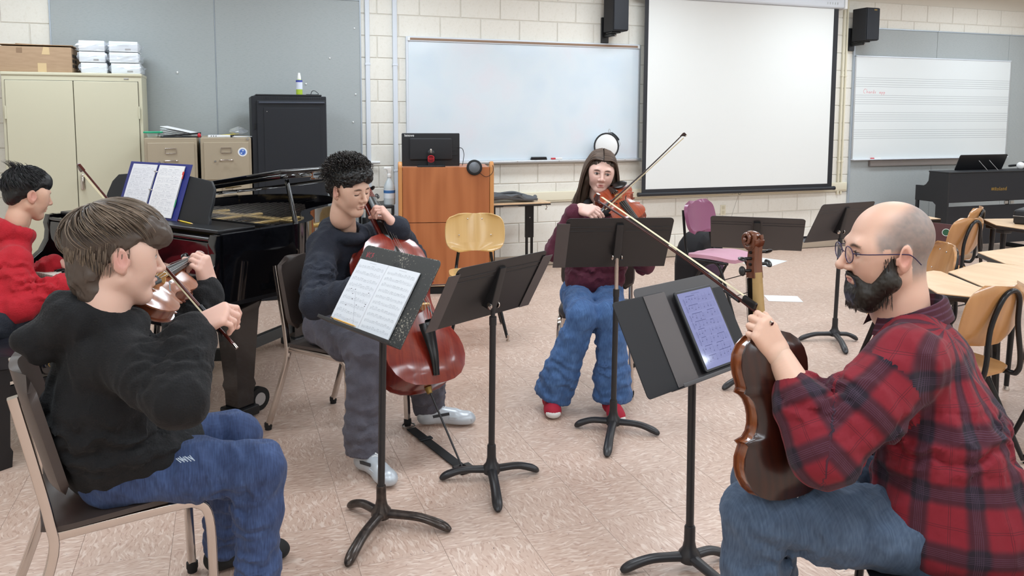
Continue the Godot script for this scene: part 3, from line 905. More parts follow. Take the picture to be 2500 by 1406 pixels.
	var so := o + nn * 0.0046 + wv * 0.037 - up * 0.013
	b.quad(so - wv * 0.100 - up * 0.129, so + wv * 0.100 - up * 0.129, so + wv * 0.100 + up * 0.129, so - wv * 0.100 + up * 0.129)
	part(t, "screen", b, sm)
	var l := AreaLight3D.new(); l.name = "screen_glow"; l.area_size = Vector2(0.2, 0.258); l.area_normalize_energy = true; l.light_energy = 0.01; l.light_color = Color(0.65, 0.68, 0.95); l.shadow_enabled = true; l.area_range = 20.0; l.area_attenuation = 2.0
	t.add_child(l); l.transform = Transform3D(Basis(-wv, up, -nn), so + nn * 0.004)
	pencil("yellow pencil lying on the lip of the tablet stand", c4 - up * 0.161 + nn * 0.045 - wv * 0.02, -wv, Color8(226, 160, 26), Color8(230, 226, 220))
	# --- chairs ---
	stack_chair("brown plastic chair with chrome legs under the boy in black hoodie", Vector3(-0.312, 0, 5.006), deg_to_rad(101.8))
	stack_chair("brown plastic chair with chrome legs under the cello player", Vector3(0.53, 0, 3.70), deg_to_rad(36.9))
	stack_chair("brown plastic chair with chrome legs under the girl in maroon", Vector3(1.988, 0, 3.474), deg_to_rad(-28.0))
	man_chair()
	wood_chair("pale plywood chair standing alone in front of the wooden lectern", Vector3(1.645, 0, 2.265), deg_to_rad(-13.3), M.chair_ply)
	wood_chair("brown plywood chair just behind the bearded man's back", Vector3(3.08, 0, 4.90), deg_to_rad(-171.4), M.chair_ply_brown)
	wood_chair("brown plywood chair turned away beside the maroon board", Vector3(4.91, 0, 3.18), deg_to_rad(-168.0), M.chair_ply_brown)
	wood_chair("brown plywood chair in front of the keyboard piano", Vector3(5.45, 0, 2.75), deg_to_rad(-150.0), M.chair_ply_brown)
	wood_chair("brown plywood chair half hidden behind the man's head", Vector3(3.60, 0, 4.12), deg_to_rad(-120.0), M.chair_ply_brown)
	wood_chair("brown plywood chair tucked under the desk with the clipped corner", Vector3(3.62, 0, 5.15), deg_to_rad(170.0), M.chair_ply_brown)
	purple_chair()
	# --- desks on the right ---
	desk("tan student desk right behind the bearded man's neck", [[3.50, 4.40], [3.28, 4.44], [3.07, 4.815], [3.17, 4.937], [3.36, 4.976], [3.375, 4.77], [3.52, 4.43]])
	desk("tan student desk with clipped corner overlapping the desk behind the man", [[3.984, 4.292], [3.547, 4.451], [3.40, 4.77], [3.43, 5.02], [3.95, 5.2], [4.2, 4.7]])
	desk("tan student desk between the clipped-corner desk and the keyboard piano", [[4.75, 3.98], [4.233, 4.05], [4.05, 4.375], [4.12, 4.60], [4.6, 4.72], [4.9, 4.3]])
	desk("tan student desk carrying the black latched case", [[5.437, 3.196], [5.433, 3.45], [5.95, 3.55], [6.05, 3.0], [5.65, 2.9]])
	desk("tan student desk beside the maroon board", [[5.34, 2.79], [5.42, 2.45], [4.95, 2.3], [4.85, 2.68]])
	b = MB.new(); b.box(Vector3(0, 0.003, 0), Vector3(0.16, 0.005, 0.11), 0.001, Basis(Vector3.UP, 0.4))
	single("wooden_ruler_block", "flat brown wooden board lying on the clipped-corner desk", "board", b, M.chair_ply_brown, Vector3(3.92, 0.734, 4.78))
	var mt := thing("maroon_board", "maroon board with round green sticker leaning at the desk", "board", Vector3(5.2, 0.35, 2.9))
	b = MB.new(); b.prism(PackedVector2Array([Vector2(-0.16, 0), Vector2(0.16, 0), Vector2(0.16, 0.32), Vector2(0.12, 0.36), Vector2(-0.16, 0.38)]), 0.012, Transform3D(Basis(Vector3.UP, deg_to_rad(-38.0)), Vector3.ZERO), 0.002)
	part(mt, "panel", b, M.maroon_board)
	for s: float in [-0.13, 0.13]:
		var q := Basis(Vector3.UP, deg_to_rad(-38.0)) * Vector3(s, 0, 0.006)
		b = MB.new(); b.cyl(q, q - Vector3(0, 0.35, 0), 0.011, -1, 10)
		part(mt, "leg", b, M.frame_black)
	b = MB.new(); b.lathe([[0.001, 0.0], [0.03, 0.0], [0.03, 0.002], [0.001, 0.002]], 20, Transform3D(Basis(Vector3.UP, deg_to_rad(-38.0)) * Basis(Vector3.RIGHT, PI / 2), Basis(Vector3.UP, deg_to_rad(-38.0)) * Vector3(0.05, 0.30, 0.012)))
	var st := part(mt, "sticker", b, mat("sticker_green", rgb(40, 92, 66), 0.5))
	b = MB.new(); b.tube(PackedVector3Array(range(20).map(func(k): return Basis(Vector3.UP, deg_to_rad(-38.0)) * Vector3(0.05 + 0.027 * cos(TAU * k / 20), 0.30 + 0.027 * sin(TAU * k / 20), 0.0145))), 0.0022, 5, false, true)
	part(st, "ring", b, M.plastic_white)
	digital_piano()
	# black case with latches on the far desk
	var cs := thing("latched_case", "small black case with metal latches on the tan desk", "case", Vector3(5.80, 0.734, 3.23), deg_to_rad(25.0))
	b = MB.new(); b.box(Vector3(0, 0.055, 0), Vector3(0.34, 0.11, 0.22), 0.012)
	part(cs, "body", b, M.plastic_black)
	b = MB.new(); b.box(Vector3(0, 0.062, 0), Vector3(0.345, 0.006, 0.225), 0.002)
	part(cs, "seam_band", b, M.steel)
	for s: float in [-0.12, -0.03, 0.1]:
		b = MB.new(); b.box(Vector3(s, 0.058, 0.113), Vector3(0.03, 0.05, 0.008), 0.003)
		part(cs, "latch", b, M.chrome)
	# soft black bag and papers on the floor behind the purple chair
	var bg := thing("soft_bag", "black soft bag with purple pocket on the floor behind the purple chair", "bag", Vector3(3.82, 0, 1.72), 0.5)
	b = MB.new()
	var prof := PackedVector2Array([Vector2(-0.24, 0), Vector2(0.24, 0), Vector2(0.25, 0.3)])
	for k in 9:
		var a := PI * k / 8
		prof.push_back(Vector2(cos(a) * 0.24, 0.34 + sin(a) * 0.22))
	prof.push_back(Vector2(-0.25, 0.3))
	b.prism(prof, 0.24, Transform3D(Basis.IDENTITY, Vector3(0, 0, -0.12)), 0.04)
	part(bg, "body", b, mat("bag_cloth", rgb(16, 15, 20), 0.85))
	b = MB.new(); b.prism(rrect(0.34, 0.16, 0.03), 0.04, Transform3D(Basis.IDENTITY, Vector3(0, 0.22, 0.11)), 0.012)
	part(bg, "front_pocket", b, mat("bag_purple", rgb(62, 36, 62), 0.8))
	b = MB.new(); b.tube(spline([Vector3(-0.06, 0.55, 0), Vector3(-0.04, 0.61, 0), Vector3(0.04, 0.61, 0), Vector3(0.06, 0.55, 0)], 12), 0.008, 8)
	part(bg, "handle", b, M.rubber)
	b = MB.new(); b.box(Vector3(0, 0.001, 0), Vector3(0.45, 0.0015, 0.3), 0.0004, Basis(Vector3.UP, 0.5))
	single("loose_paper", "white sheet of paper on the floor beyond the purple chair", "paper", b, M.paper, Vector3(5.35, 0.0005, 0.62))
	b = MB.new(); b.box(Vector3(0, 0.001, 0), Vector3(0.22, 0.0015, 0.28), 0.0004, Basis(Vector3.UP, 1.1))
	single("loose_paper", "small white paper on the floor right of the purple chair seat", "paper", b, M.paper, Vector3(4.42, 0.0005, 2.08))

func man_chair() -> void:
	var t := thing("black_chair", "black padded chair under the bearded man", "chair", Vector3(1.70, 0, 6.16), atan2(-0.85, -0.53))
	var seat := shell(func(u, v):
		var w: float = 0.25 - round_end(v, 0.04); var s: float = u * 2 - 1
		return Vector3(s * w, 0.445 + 0.016 * s * s - 0.025 * pow(maxf(0.0, 1.0 - v * 5.0), 2), 0.24 - v * 0.52), 14, 12, 0.03)
	part(t, "seat", seat, M.leather_black)
	var bk := shell(func(u, v):
		var w: float = 0.24 - round_end(v, 0.05); var s: float = u * 2 - 1
		return Vector3(s * w, 0.52 + v * 0.3, -0.30 - v * 0.07 + 0.03 * s * s), 12, 10, 0.022)
	part(t, "backrest", bk, M.leather_black)
	for s: float in [-1.0, 1.0]:
		var b := MB.new(); b.tube(spline([Vector3(s * 0.2, 0.8, -0.385), Vector3(s * 0.2, 0.5, -0.32), Vector3(s * 0.2, 0.4, -0.27), Vector3(s * 0.22, 0.0, -0.33)], 16), 0.012, 8)
		part(t, "leg", b, M.frame_black)
		b = MB.new(); b.tube(spline([Vector3(s * 0.2, 0.42, -0.25), Vector3(s * 0.2, 0.42, 0.14), Vector3(s * 0.205, 0.36, 0.19), Vector3(s * 0.22, 0.0, 0.21)], 16), 0.012, 8)
		part(t, "leg", b, M.frame_black)
	# a folded denim garment lying over the chair beside it
	var g := thing("folded_denim", "folded blue-grey denim garment at the edge of the man's chair", "garment", Vector3(2.03, 0.485, 6.17))
	var gb := shell(func(u, v): return Vector3((u - 0.5) * 0.16 + 0.02 * sin(v * 5.0), 0.02 + 0.025 * sin(u * PI) + 0.008 * sin(v * 14.0 + u * 3.0), (v - 0.5) * 0.42), 12, 16, 0.02)
	part(g, "cloth", gb, mat("denim_grey", rgb(70, 86, 104), 0.85))
	gb = MB.new(); gb.tube(spline([Vector3(-0.085, 0.02, -0.2), Vector3(-0.08, 0.024, 0.0), Vector3(-0.07, 0.02, 0.2)], 14), 0.012, 8)
	part(g, "hem", gb, M.denim_grey)

func purple_chair() -> void:
	var t := thing("purple_chair", "purple upholstered chair with black frame and pink seat pad", "chair", Vector3(3.66, 0, 2.28), deg_to_rad(25.0))
	var bk := shell(func(u, v):
		var r := sqrt(maxf(0.0, 1.0 - pow(absf(v * 2 - 1), 3.0)))
		var w: float = 0.205 * lerpf(0.6, 1.0, r); var s: float = u * 2 - 1
		return Vector3(s * w, 0.62 + v * 0.24, -0.20 - v * 0.06 + 0.03 * s * s), 14, 12, 0.026)
	part(t, "backrest", bk, M.chair_purple)
	var seat := shell(func(u, v):
		var w: float = 0.205 - round_end(v, 0.03); var s: float = u * 2 - 1
		return Vector3(s * w, 0.447 + 0.012 * sin(v * PI) + 0.004 * sin(u * 17.0) * sin(v * 9.0), 0.215 - v * 0.42), 18, 16, 0.028)
	part(t, "seat_pad", seat, M.cushion_pink)
	for s: float in [-1.0, 1.0]:
		var b := MB.new(); b.tube(spline([Vector3(s * 0.18, 0.80, -0.25), Vector3(s * 0.185, 0.6, -0.225), Vector3(s * 0.19, 0.48, -0.20), Vector3(s * 0.19, 0.43, -0.16), Vector3(s * 0.19, 0.425, 0.0), Vector3(s * 0.19, 0.425, 0.16)], 24), 0.011, 8)
		part(t, "side_rail", b, M.frame_black)
		b = MB.new(); b.tube(spline([Vector3(s * 0.19, 0.425, 0.02), Vector3(s * 0.19, 0.41, 0.07), Vector3(s * 0.20, 0.34, 0.12), Vector3(s * 0.215, 0.0, 0.25)], 18), 0.011, 8)
		part(t, "leg", b, M.frame_black)
		b = MB.new(); b.tube(spline([Vector3(s * 0.19, 0.425, 0.05), Vector3(s * 0.19, 0.40, -0.02), Vector3(s * 0.20, 0.33, -0.08), Vector3(s * 0.215, 0.0, -0.24)], 18), 0.011, 8)
		part(t, "leg", b, M.frame_black)
	for q in [[0.30, 0.135], [0.17, 0.185]]:
		var b := MB.new(); b.cyl(Vector3(-0.2, q[0], q[1]), Vector3(0.2, q[0], q[1]), 0.004, -1, 6)
		part(t, "stretcher", b, M.frame_black)

func digital_piano() -> void:
	var t := thing("digital_piano", "black digital upright piano with its back to the room", "piano", Vector3(8.07, 0, 0.84))
	var x0 := 7.37; var x1 := 8.80
	for x: float in [x0, x1 - 0.03]:
		var b := MB.new()
		var pf := PackedVector2Array([Vector2(-1.05, 0.0), Vector2(-1.05, 0.925), Vector2(-0.80, 0.935), Vector2(-0.79, 0.83), Vector2(-0.76, 0.79), Vector2(-0.73, 0.772), Vector2(-0.62, 0.77), Vector2(-0.62, 0.60), Vector2(-0.86, 0.60), Vector2(-0.90, 0.57), Vector2(-0.90, 0.0)])
		b.prism(pf, 0.03, Transform3D(Basis(Vector3(0, 0, -1), Vector3.UP, Vector3.RIGHT), Vector3(x, 0, 0)), 0.003)
		wpart(t, "end_panel", b, M.piano_dull)
		wpart(t, "leg", rng_box(x, x + 0.03, 0.0, 0.6, 0.625, 0.66, 0.004), M.piano_dull)
		wpart(t, "foot", rng_box(x, x + 0.03, 0.0, 0.05, 0.60, 1.08, 0.004), M.piano_dull)
	wpart(t, "back_panel", rng_box(x0 + 0.03, x1 - 0.03, 0.608, 0.925, 1.02, 1.048, 0.003), M.plastic_dark_blue)
	wpart(t, "lower_board", rng_box(x0 + 0.03, x1 - 0.03, 0.12, 0.555, 1.0, 1.02, 0.003), M.plastic_dark_blue)
	wpart(t, "top", rng_box(x0 - 0.002, x1 + 0.002, 0.925, 0.942, 0.79, 1.055, 0.004), M.piano_dull)
	wpart(t, "keybed", rng_box(x0 + 0.03, x1 - 0.03, 0.60, 0.68, 0.63, 1.02, 0.004), M.piano_dull)
	wpart(t, "fallboard", rng_box(x0 + 0.03, x1 - 0.03, 0.69, 0.93, 0.79, 0.81, 0.003), M.piano_dull)
	for k in 36:
		wpart(t, "key", rng_box(x0 + 0.05 + k * 0.0365, x0 + 0.085 + k * 0.0365, 0.68, 0.705, 0.64, 0.78, 0.002), M.ivory)
	var lg := text_part(t, "Roland", 0.052, Vector3(8.155, 0.738, 1.0495) - t.position, Basis.IDENTITY, M.gold_plate)
	lg.scale.x = 1.1
	for k in 4: wpart(t, "logo_bar", rng_box(8.015 + k * 0.011, 8.023 + k * 0.011, 0.725, 0.755, 1.048, 1.0495, 0.0003), M.gold_plate)
	# music rest leaning on its top
	var b := MB.new(); b.prism(rrect(0.72, 0.19, 0.015), 0.012, Transform3D(Basis(Vector3.RIGHT, deg_to_rad(22.0)), Vector3(8.06, 1.03, 0.86)), 0.003)
	wpart(t, "music_rest", b, M.piano_satin)
	for x: float in [8.0, 8.16]:
		b = MB.new(); b.cyl(Vector3(x, 0.945, 1.0), Vector3(x - 0.02, 1.05, 0.90), 0.003, -1, 6)
		wpart(t, "rest_strut", b, M.steel)
	for x: float in [8.24, 8.33]:
		wpart(t, "socket_panel", rng_box(x, x + 0.05, 0.565, 0.6, 1.03, 1.045, 0.002), M.steel)
	# headphones on top
	var h := thing("headphones", "grey and white headphones lying on the digital piano", "headphones", Vector3(8.58, 0.942, 0.94), 0.5)
	for s: float in [0.0, 0.14]:
		b = MB.new(); b.lathe([[0.001, -0.025], [0.035, -0.024], [0.042, -0.01], [0.040, 0.008], [0.028, 0.022], [0.001, 0.026]], 18, Transform3D(Basis(Vector3.BACK, PI / 2.3), Vector3(s, 0.043, 0)))
		part(h, "ear_cup", b, M.plastic_white if s == 0.0 else M.plastic_black)
	b = MB.new(); b.tube(spline([Vector3(0.01, 0.05, 0), Vector3(0.05, 0.035, -0.11), Vector3(0.10, 0.03, -0.11), Vector3(0.14, 0.05, 0)], 16), 0.012, 8)
	part(h, "headband", b, M.plastic_black)

func storage() -> void:
	var t := thing("storage_cabinet", "tall beige metal storage cabinet with two doors", "cabinet", Vector3(-1.093, 0, 0.275))
	wpart(t, "body", rng_box(-1.58, -0.606, 0.04, 1.855, 0.05, 0.488, 0.004), M.cab_beige)
	wpart(t, "plinth", rng_box(-1.56, -0.626, 0.0, 0.045, 0.07, 0.46, 0.002), M.cab_gap)
	for q in [[-1.555, -1.0955, "door"], [-1.0905, -0.635, "door"]]:
		var d := wpart(t, q[2], rng_box(q[0], q[1], 0.09, 1.795, 0.484, 0.503, 0.004), M.cab_beige)
		for y: float in [0.3, 1.55]:
			var hx: float = q[0] - 0.004 if q[0] < -1.2 else q[1] + 0.004
			part(d, "hinge", rng_box(hx - 0.006, hx + 0.006, y - 0.05, y + 0.05, 0.495, 0.508, 0.002), M.cab_beige)
	wpart(t, "door_gap", rng_box(-1.5585, -0.6315, 0.0865, 1.7985, 0.486, 0.4895, 0.0), M.cab_gap)
	wpart(t, "top_rim", rng_box(-1.583, -0.603, 1.835, 1.86, 0.047, 0.496, 0.004), M.cab_beige)
	var b := MB.new(); b.prism(rrect(0.034, 0.125, 0.016), 0.012, Transform3D(Basis.IDENTITY, Vector3(-1.055, 1.005, 0.503)), 0.004)
	b.tube(spline([Vector3(-1.055, 1.05, 0.515), Vector3(-1.053, 1.02, 0.535), Vector3(-1.05, 0.95, 0.53)], 10), 0.009, 8)
	wpart(t, "handle", b, M.chrome)
	wpart(t, "badge", rng_box(-0.735, -0.70, 1.812, 1.824, 0.487, 0.491, 0.001), M.steel)
	# cardboard box
	t = thing("cardboard_box", "brown cardboard box with tape on top of the beige cabinet", "box", Vector3(-1.33, 1.86, 0.27))
	wpart(t, "body", rng_box(-1.62, -1.10, 1.86, 2.055, 0.06, 0.46, 0.004), M.cardboard)
	b = MB.new(); b.box(Vector3(-1.34, 2.064, 0.36), Vector3(0.5, 0.005, 0.2), 0.001, Basis(Vector3.RIGHT, -0.05))
	wpart(t, "flap", b, M.cardboard)
	b = MB.new(); b.box(Vector3(-1.30, 2.078, 0.2), Vector3(0.42, 0.005, 0.22), 0.001, Basis(Vector3.BACK, -0.04))
	wpart(t, "flap", b, M.cardboard)
	wpart(t, "tape", rng_box(-1.335, -1.275, 1.862, 1.93, 0.460, 0.4615, 0.0003), M.tape)
	b = MB.new(); b.prism(PackedVector2Array([Vector2(0, 0), Vector2(0.055, 0.0), Vector2(0.052, 0.055), Vector2(0.014, 0.06)]), 0.0015, Transform3D(Basis.IDENTITY, Vector3(-1.305, 1.995, 0.460)))
	wpart(t, "tape", b, M.tape)
	wpart(t, "hand_hole", rng_box(-1.475, -1.435, 2.005, 2.045, 0.4598, 0.4608, 0.0), mat("cardboard_dark", rgb(140, 114, 90), 0.85))
	for k in 6: wpart(t, "printed_mark", rng_box(-1.1002, -1.0995, 1.90 + (k % 3) * 0.04, 1.925 + (k % 3) * 0.04, 0.25 + (k / 3) * 0.1, 0.33 + (k / 3) * 0.1, 0.0), M.cab_gap)
	# six white boxes wrapped in clear plastic
	var names := ["lower left", "middle left", "upper left", "lower right", "middle right", "upper right"]
	for c in 2:
		for r in 3:
			var x0 := -1.055 + c * 0.215 + (0.01 if r == 0 else 0.0); var w := 0.185 if c == 0 else 0.21
			var y0 := 1.861 + r * 0.087
			t = thing("paper_carton", "%s of six white cartons wrapped in clear plastic on the cabinet" % names[c * 3 + r], "carton", Vector3(x0 + w / 2, y0, 0.3))
			wpart(t, "carton", rng_box(x0, x0 + w, y0, y0 + 0.082, 0.16, 0.42, 0.004), M.paper_box)
			wpart(t, "printed_line", rng_box(x0 + w * 0.3, x0 + w * 0.68, y0 + 0.045, y0 + 0.050, 0.42, 0.4206, 0.0), M.alu)
			if (c + r) % 2 == 1: wpart(t, "barcode", rng_box(x0 + w * 0.55, x0 + w * 0.75, y0 + 0.012, y0 + 0.026, 0.42, 0.4206, 0.0), M.steel)
			var rg := RandomNumberGenerator.new(); rg.seed = 40 + c * 3 + r
			var wrap := MB.new(); wrap.crease = 0.9
			var rows := []
			for i in 7:
				var row := PackedVector3Array()
				var s := sin(PI * i / 6.0)
				for k in 16:
					var a := TAU * k / 16
					var q := Vector2(cos(a), sin(a)); q /= maxf(absf(q.x), absf(q.y))
					row.push_back(Vector3(x0 + w / 2 + q.x * (w / 2 + 0.006 + rg.randf() * 0.018) * (0.55 + 0.45 * pow(s, 0.3)), y0 + 0.041 + (i / 6.0 - 0.5) * 0.094, 0.29 - q.y * (0.136 + rg.randf() * 0.014) * (0.55 + 0.45 * pow(s, 0.3))))
				rows.append(row)
			wrap.grid(rows)
			wrap.tri(rows[3][1], rows[4][1], Vector3(x0 + w + 0.045, y0 + 0.03 + rg.randf() * 0.03, 0.34))
			wrap.tri(rows[2][9], rows[3][9], Vector3(x0 - 0.03, y0 + 0.02, 0.36))
			wpart(t, "plastic_wrap", wrap, M.bag_plastic)
	# filing cabinets
	for q in [[-0.587, -0.203, "tan four-drawer filing cabinet without sticker next to the beige cabinet"], [-0.178, 0.207, "tan four-drawer filing cabinet with round blue sticker"]]:
		t = thing("filing_cabinet", q[2], "cabinet", Vector3((q[0] + q[1]) / 2, 0, 0.4))
		wpart(t, "body", rng_box(q[0], q[1], 0.03, 1.355, 0.06, 0.74, 0.006), M.file_tan)
		wpart(t, "base", rng_box(q[0] + 0.01, q[1] - 0.01, 0.0, 0.035, 0.08, 0.72, 0.002), M.cab_gap)
		for k in 4:
			var y1 := 1.317 - k * 0.315
			var d := wpart(t, "drawer", rng_box(q[0] + 0.024, q[1] - 0.02, y1 - 0.30, y1, 0.735, 0.752, 0.004), M.file_tan)
			var cx: float = (q[0] + q[1]) / 2
			var h := MB.new(); h.tube(spline([Vector3(cx - 0.045, y1 - 0.145, 0.752), Vector3(cx - 0.043, y1 - 0.142, 0.775), Vector3(cx, y1 - 0.14, 0.780), Vector3(cx + 0.043, y1 - 0.142, 0.775), Vector3(cx + 0.045, y1 - 0.145, 0.752)], 16), 0.006, 8)
			part(d, "handle", h, M.chrome)
			h = MB.new()
			for z in [[0.0, 0.021, 0.084, 0.006], [0.0, -0.019, 0.076, 0.006], [-0.040, 0.0, 0.005, 0.042], [0.040, 0.0, 0.005, 0.042]]:
				h.box(Vector3(cx + z[0], y1 - 0.065 + z[1], 0.755), Vector3(z[2], z[3], 0.008), 0.002)
			part(d, "label_holder", h, M.chrome)
			h = MB.new(); h.cyl(Vector3(cx - 0.085, y1 - 0.15, 0.75), Vector3(cx - 0.085, y1 - 0.15, 0.762), 0.008, -1, 10)
			part(d, "latch", h, M.steel)
		if q[0] > -0.5:
			b = MB.new(); b.cyl(Vector3(0.18, 1.342, 0.738), Vector3(0.18, 1.342, 0.748), 0.010, -1, 12)
			wpart(t, "lock", b, M.steel)
			b = MB.new(); b.lathe([[0.001, 0.0], [0.036, 0.0], [0.036, 0.001], [0.001, 0.001]], 24, Transform3D(Basis(Vector3.RIGHT, PI / 2), Vector3(0.138, 1.238, 0.752)))
			var sk := wpart(t, "sticker", b, M.paper, "round white and blue sticker")
			b = MB.new(); b.lathe([[0.001, 0.0], [0.025, 0.0], [0.025, 0.0008], [0.001, 0.0008]], 24, Transform3D(Basis(Vector3.RIGHT, PI / 2), Vector3(0.138, 1.238, 0.753)))
			part(sk, "print", b, mat("sticker_blue", rgb(92, 130, 206), 0.5))
			for k in 5:
				b = MB.new(); var a := k * 1.3; b.ball(Vector3(0.138 + cos(a) * 0.013, 1.238 + sin(a) * 0.013, 0.7542), Vector3(0.005, 0.005, 0.0006), Basis.IDENTITY, 8, 4)
				part(sk, "print_spot", b, M.paper if k % 2 else mat("sticker_navy", rgb(50, 78, 160), 0.5))
	# things on the filing cabinets
	t = thing("food_container", "clear plastic container with green lid on the filing cabinet", "container", Vector3(-0.525, 1.355, 0.64))
	var clear := mat("clear_plastic", Color(0.85, 0.95, 0.92, 0.35), 0.1); clear.transparency = BaseMaterial3D.TRANSPARENCY_ALPHA
	b = MB.new(); b.lathe([[0.05, 0.0], [0.066, 0.036]], 4, Transform3D(Basis(Vector3.UP, PI / 4), Vector3.ZERO), 1.0, 0.8); part(t, "tub", b, clear)
	b = MB.new(); b.prism(rrect(0.14, 0.10, 0.018), 0.014, flat_xf(0.036), 0.003); part(t, "lid", b, mat("lid_green", rgb(28, 160, 118), 0.35))
	b = MB.new(); b.box(Vector3(0, 0.006, 0), Vector3(0.06, 0.009, 0.04), 0.002); part(t, "contents", b, mat("contents_orange", rgb(210, 140, 100), 0.6))
	for k in 5:
		b = MB.new(); b.box(Vector3.ZERO, Vector3(0.24, 0.003, 0.20), 0.0008, Basis(Vector3.UP, 0.3 - k * 0.13) * Basis(Vector3.BACK, -0.02 - 0.05 * k))
		single("loose_paper", ["bottom", "second", "middle", "fourth", "topmost"][k] + " sheet of the white paper pile on the filing cabinet", "paper", b, M.paper, Vector3(-0.38 + 0.01 * k, 1.365 + 0.013 * k, 0.50 + 0.01 * k))
	t = thing("hole_punch", "long black paper punch with red end on the filing cabinets", "hole punch", Vector3(-0.3, 1.355, 0.68))
	b = MB.new(); b.box(Vector3(-0.02, 0.006, 0), Vector3(0.30, 0.012, 0.03), 0.003); part(t, "base", b, M.plastic_black)
	b = MB.new(); b.box(Vector3(-0.01, 0.024, 0), Vector3(0.28, 0.013, 0.022), 0.004, Basis(Vector3.BACK, 0.085)); part(t, "lever", b, M.plastic_black_matte)
	b = MB.new(); b.ball(Vector3(0.115, 0.018, 0.014), Vector3(0.014, 0.018, 0.012), Basis.IDENTITY, 12, 8); part(t, "red_end", b, M.red_plastic)
	b = MB.new(); b.box(Vector3(0, 0.010, 0), Vector3(0.17, 0.02, 0.04), 0.003)
	t = thing("label_box", "small white printed box with black end on the filing cabinet", "box", Vector3(-0.035, 1.355, 0.70))
	part(t, "box", b, M.paper_box)
	b = MB.new(); b.box(Vector3(0.098, 0.010, 0), Vector3(0.028, 0.02, 0.04), 0.003); part(t, "black_end", b, M.plastic_black)
	for k in 3:
		b = MB.new(); b.box(Vector3(-0.06 + k * 0.018, 0.012, 0.0203), Vector3(0.006, 0.008, 0.0006)); part(t, "print", b, M.cab_gap)
	b = MB.new(); b.box(Vector3(0, 0, 0), Vector3(0.2, 0.004, 0.14), 0.001, Basis(Vector3.BACK, 0.08))
	single("yellow_folder", "yellow folder lying under the crumpled plastic bag", "folder", b, mat("folder_yellow", rgb(226, 206, 60), 0.6), Vector3(0.02, 1.372, 0.5))
	b = MB.new(); b.box(Vector3(0, 0, 0), Vector3(0.16, 0.006, 0.12), 0.001, Basis(Vector3.UP, 0.3))
	single("loose_paper", "thin stack of white paper below the crumpled plastic bag", "paper", b, M.paper, Vector3(0.13, 1.36, 0.66))
	b = MB.new(); b.crease = 0.95
	var rr := RandomNumberGenerator.new(); rr.seed = 77
	var rw := []
	for i in 7:
		var row := PackedVector3Array()
		for k in 12:
			var a := TAU * k / 12; var q := sin(PI * (i + 0.3) / 6.6) * (0.055 + rr.randf() * 0.03)
			row.push_back(Vector3(cos(a) * q, i * 0.011, -sin(a) * q))
		rw.append(row)
	b.grid(rw)
	single("plastic_bag", "crumpled clear plastic bag on the filing cabinet with sticker", "bag", b, M.bag_plastic, Vector3(0.115, 1.374, 0.56))
	# black equipment cabinet
	t = thing("equipment_cabinet", "tall black equipment cabinet with inset door panel", "cabinet", Vector3(0.512, 0, 0.45))
	wpart(t, "body", rng_box(0.216, 0.811, 0.0, 1.69, 0.15, 0.735, 0.006), M.plastic_dark_blue)
	wpart(t, "front_frame", rng_box(0.256, 0.806, 0.05, 1.655, 0.73, 0.752, 0.006), M.plastic_dark_blue)
	wpart(t, "front_cap", rng_box(0.272, 0.796, 1.628, 1.645, 0.75, 0.762, 0.004), mat("cap_grey", rgb(52, 58, 70), 0.45))
	wpart(t, "door_panel", rng_box(0.31, 0.755, 0.06, 1.595, 0.752, 0.757, 0.003), M.plastic_dark_blue)
	wpart(t, "top", rng_box(0.25, 0.775, 1.69, 1.705, 0.18, 0.73, 0.004), M.plastic_black)
	for k in 26: wpart(t, "vent_slot", rng_box(0.30 + k * 0.0185, 0.306 + k * 0.0185, 1.665, 1.685, 0.733, 0.7365, 0.0), M.plastic_black)
	wpart(t, "latch", rng_box(0.236, 0.246, 1.42, 1.47, 0.733, 0.742, 0.002), M.rubber)
	b = MB.new(); b.cyl(Vector3(0.335, 1.565, 0.756), Vector3(0.335, 1.565, 0.759), 0.004, -1, 8)
	wpart(t, "screw", b, M.steel)
	# spray bottle and cable on top
	t = thing("cleaner_bottle", "small spray bottle with blue label and yellow-green liquid on the black cabinet", "bottle", Vector3(0.605, 1.705, 0.62))
	b = MB.new(); b.lathe([[0.001, 0.0], [0.024, 0.0], [0.026, 0.006], [0.026, 0.10], [0.024, 0.118], [0.015, 0.127]], 18); part(t, "bottle", b, mat("liquid_green", rgb(170, 196, 60), 0.2))
	b = MB.new(); b.lathe([[0.0268, 0.045], [0.0268, 0.112]], 18); part(t, "label", b, mat("label_white", rgb(216, 222, 236), 0.5))
	b = MB.new(); b.lathe([[0.0272, 0.105], [0.0272, 0.114], [0.025, 0.122]], 18); part(t, "blue_band", b, mat("label_blue", rgb(44, 58, 150), 0.5))
	b = MB.new(); b.lathe([[0.015, 0.125], [0.016, 0.13], [0.015, 0.15], [0.010, 0.175], [0.0095, 0.182], [0.001, 0.183]], 14); part(t, "cap", b, M.plastic_white)
	b = MB.new(); b.tube(spline([Vector3(0, 0.006, 0), Vector3(0.01, 0.03, 0), Vector3(0.03, 0.035, 0.01), Vector3(0.05, 0.02, 0.02), Vector3(0.055, 0.004, 0.03), Vector3(-0.04, 0.004, 0.02)], 22), 0.0025, 6)
	single("loose_cable", "thin black cable lying on top of the black cabinet", "cable", b, M.rubber, Vector3(0.70, 1.705, 0.6))

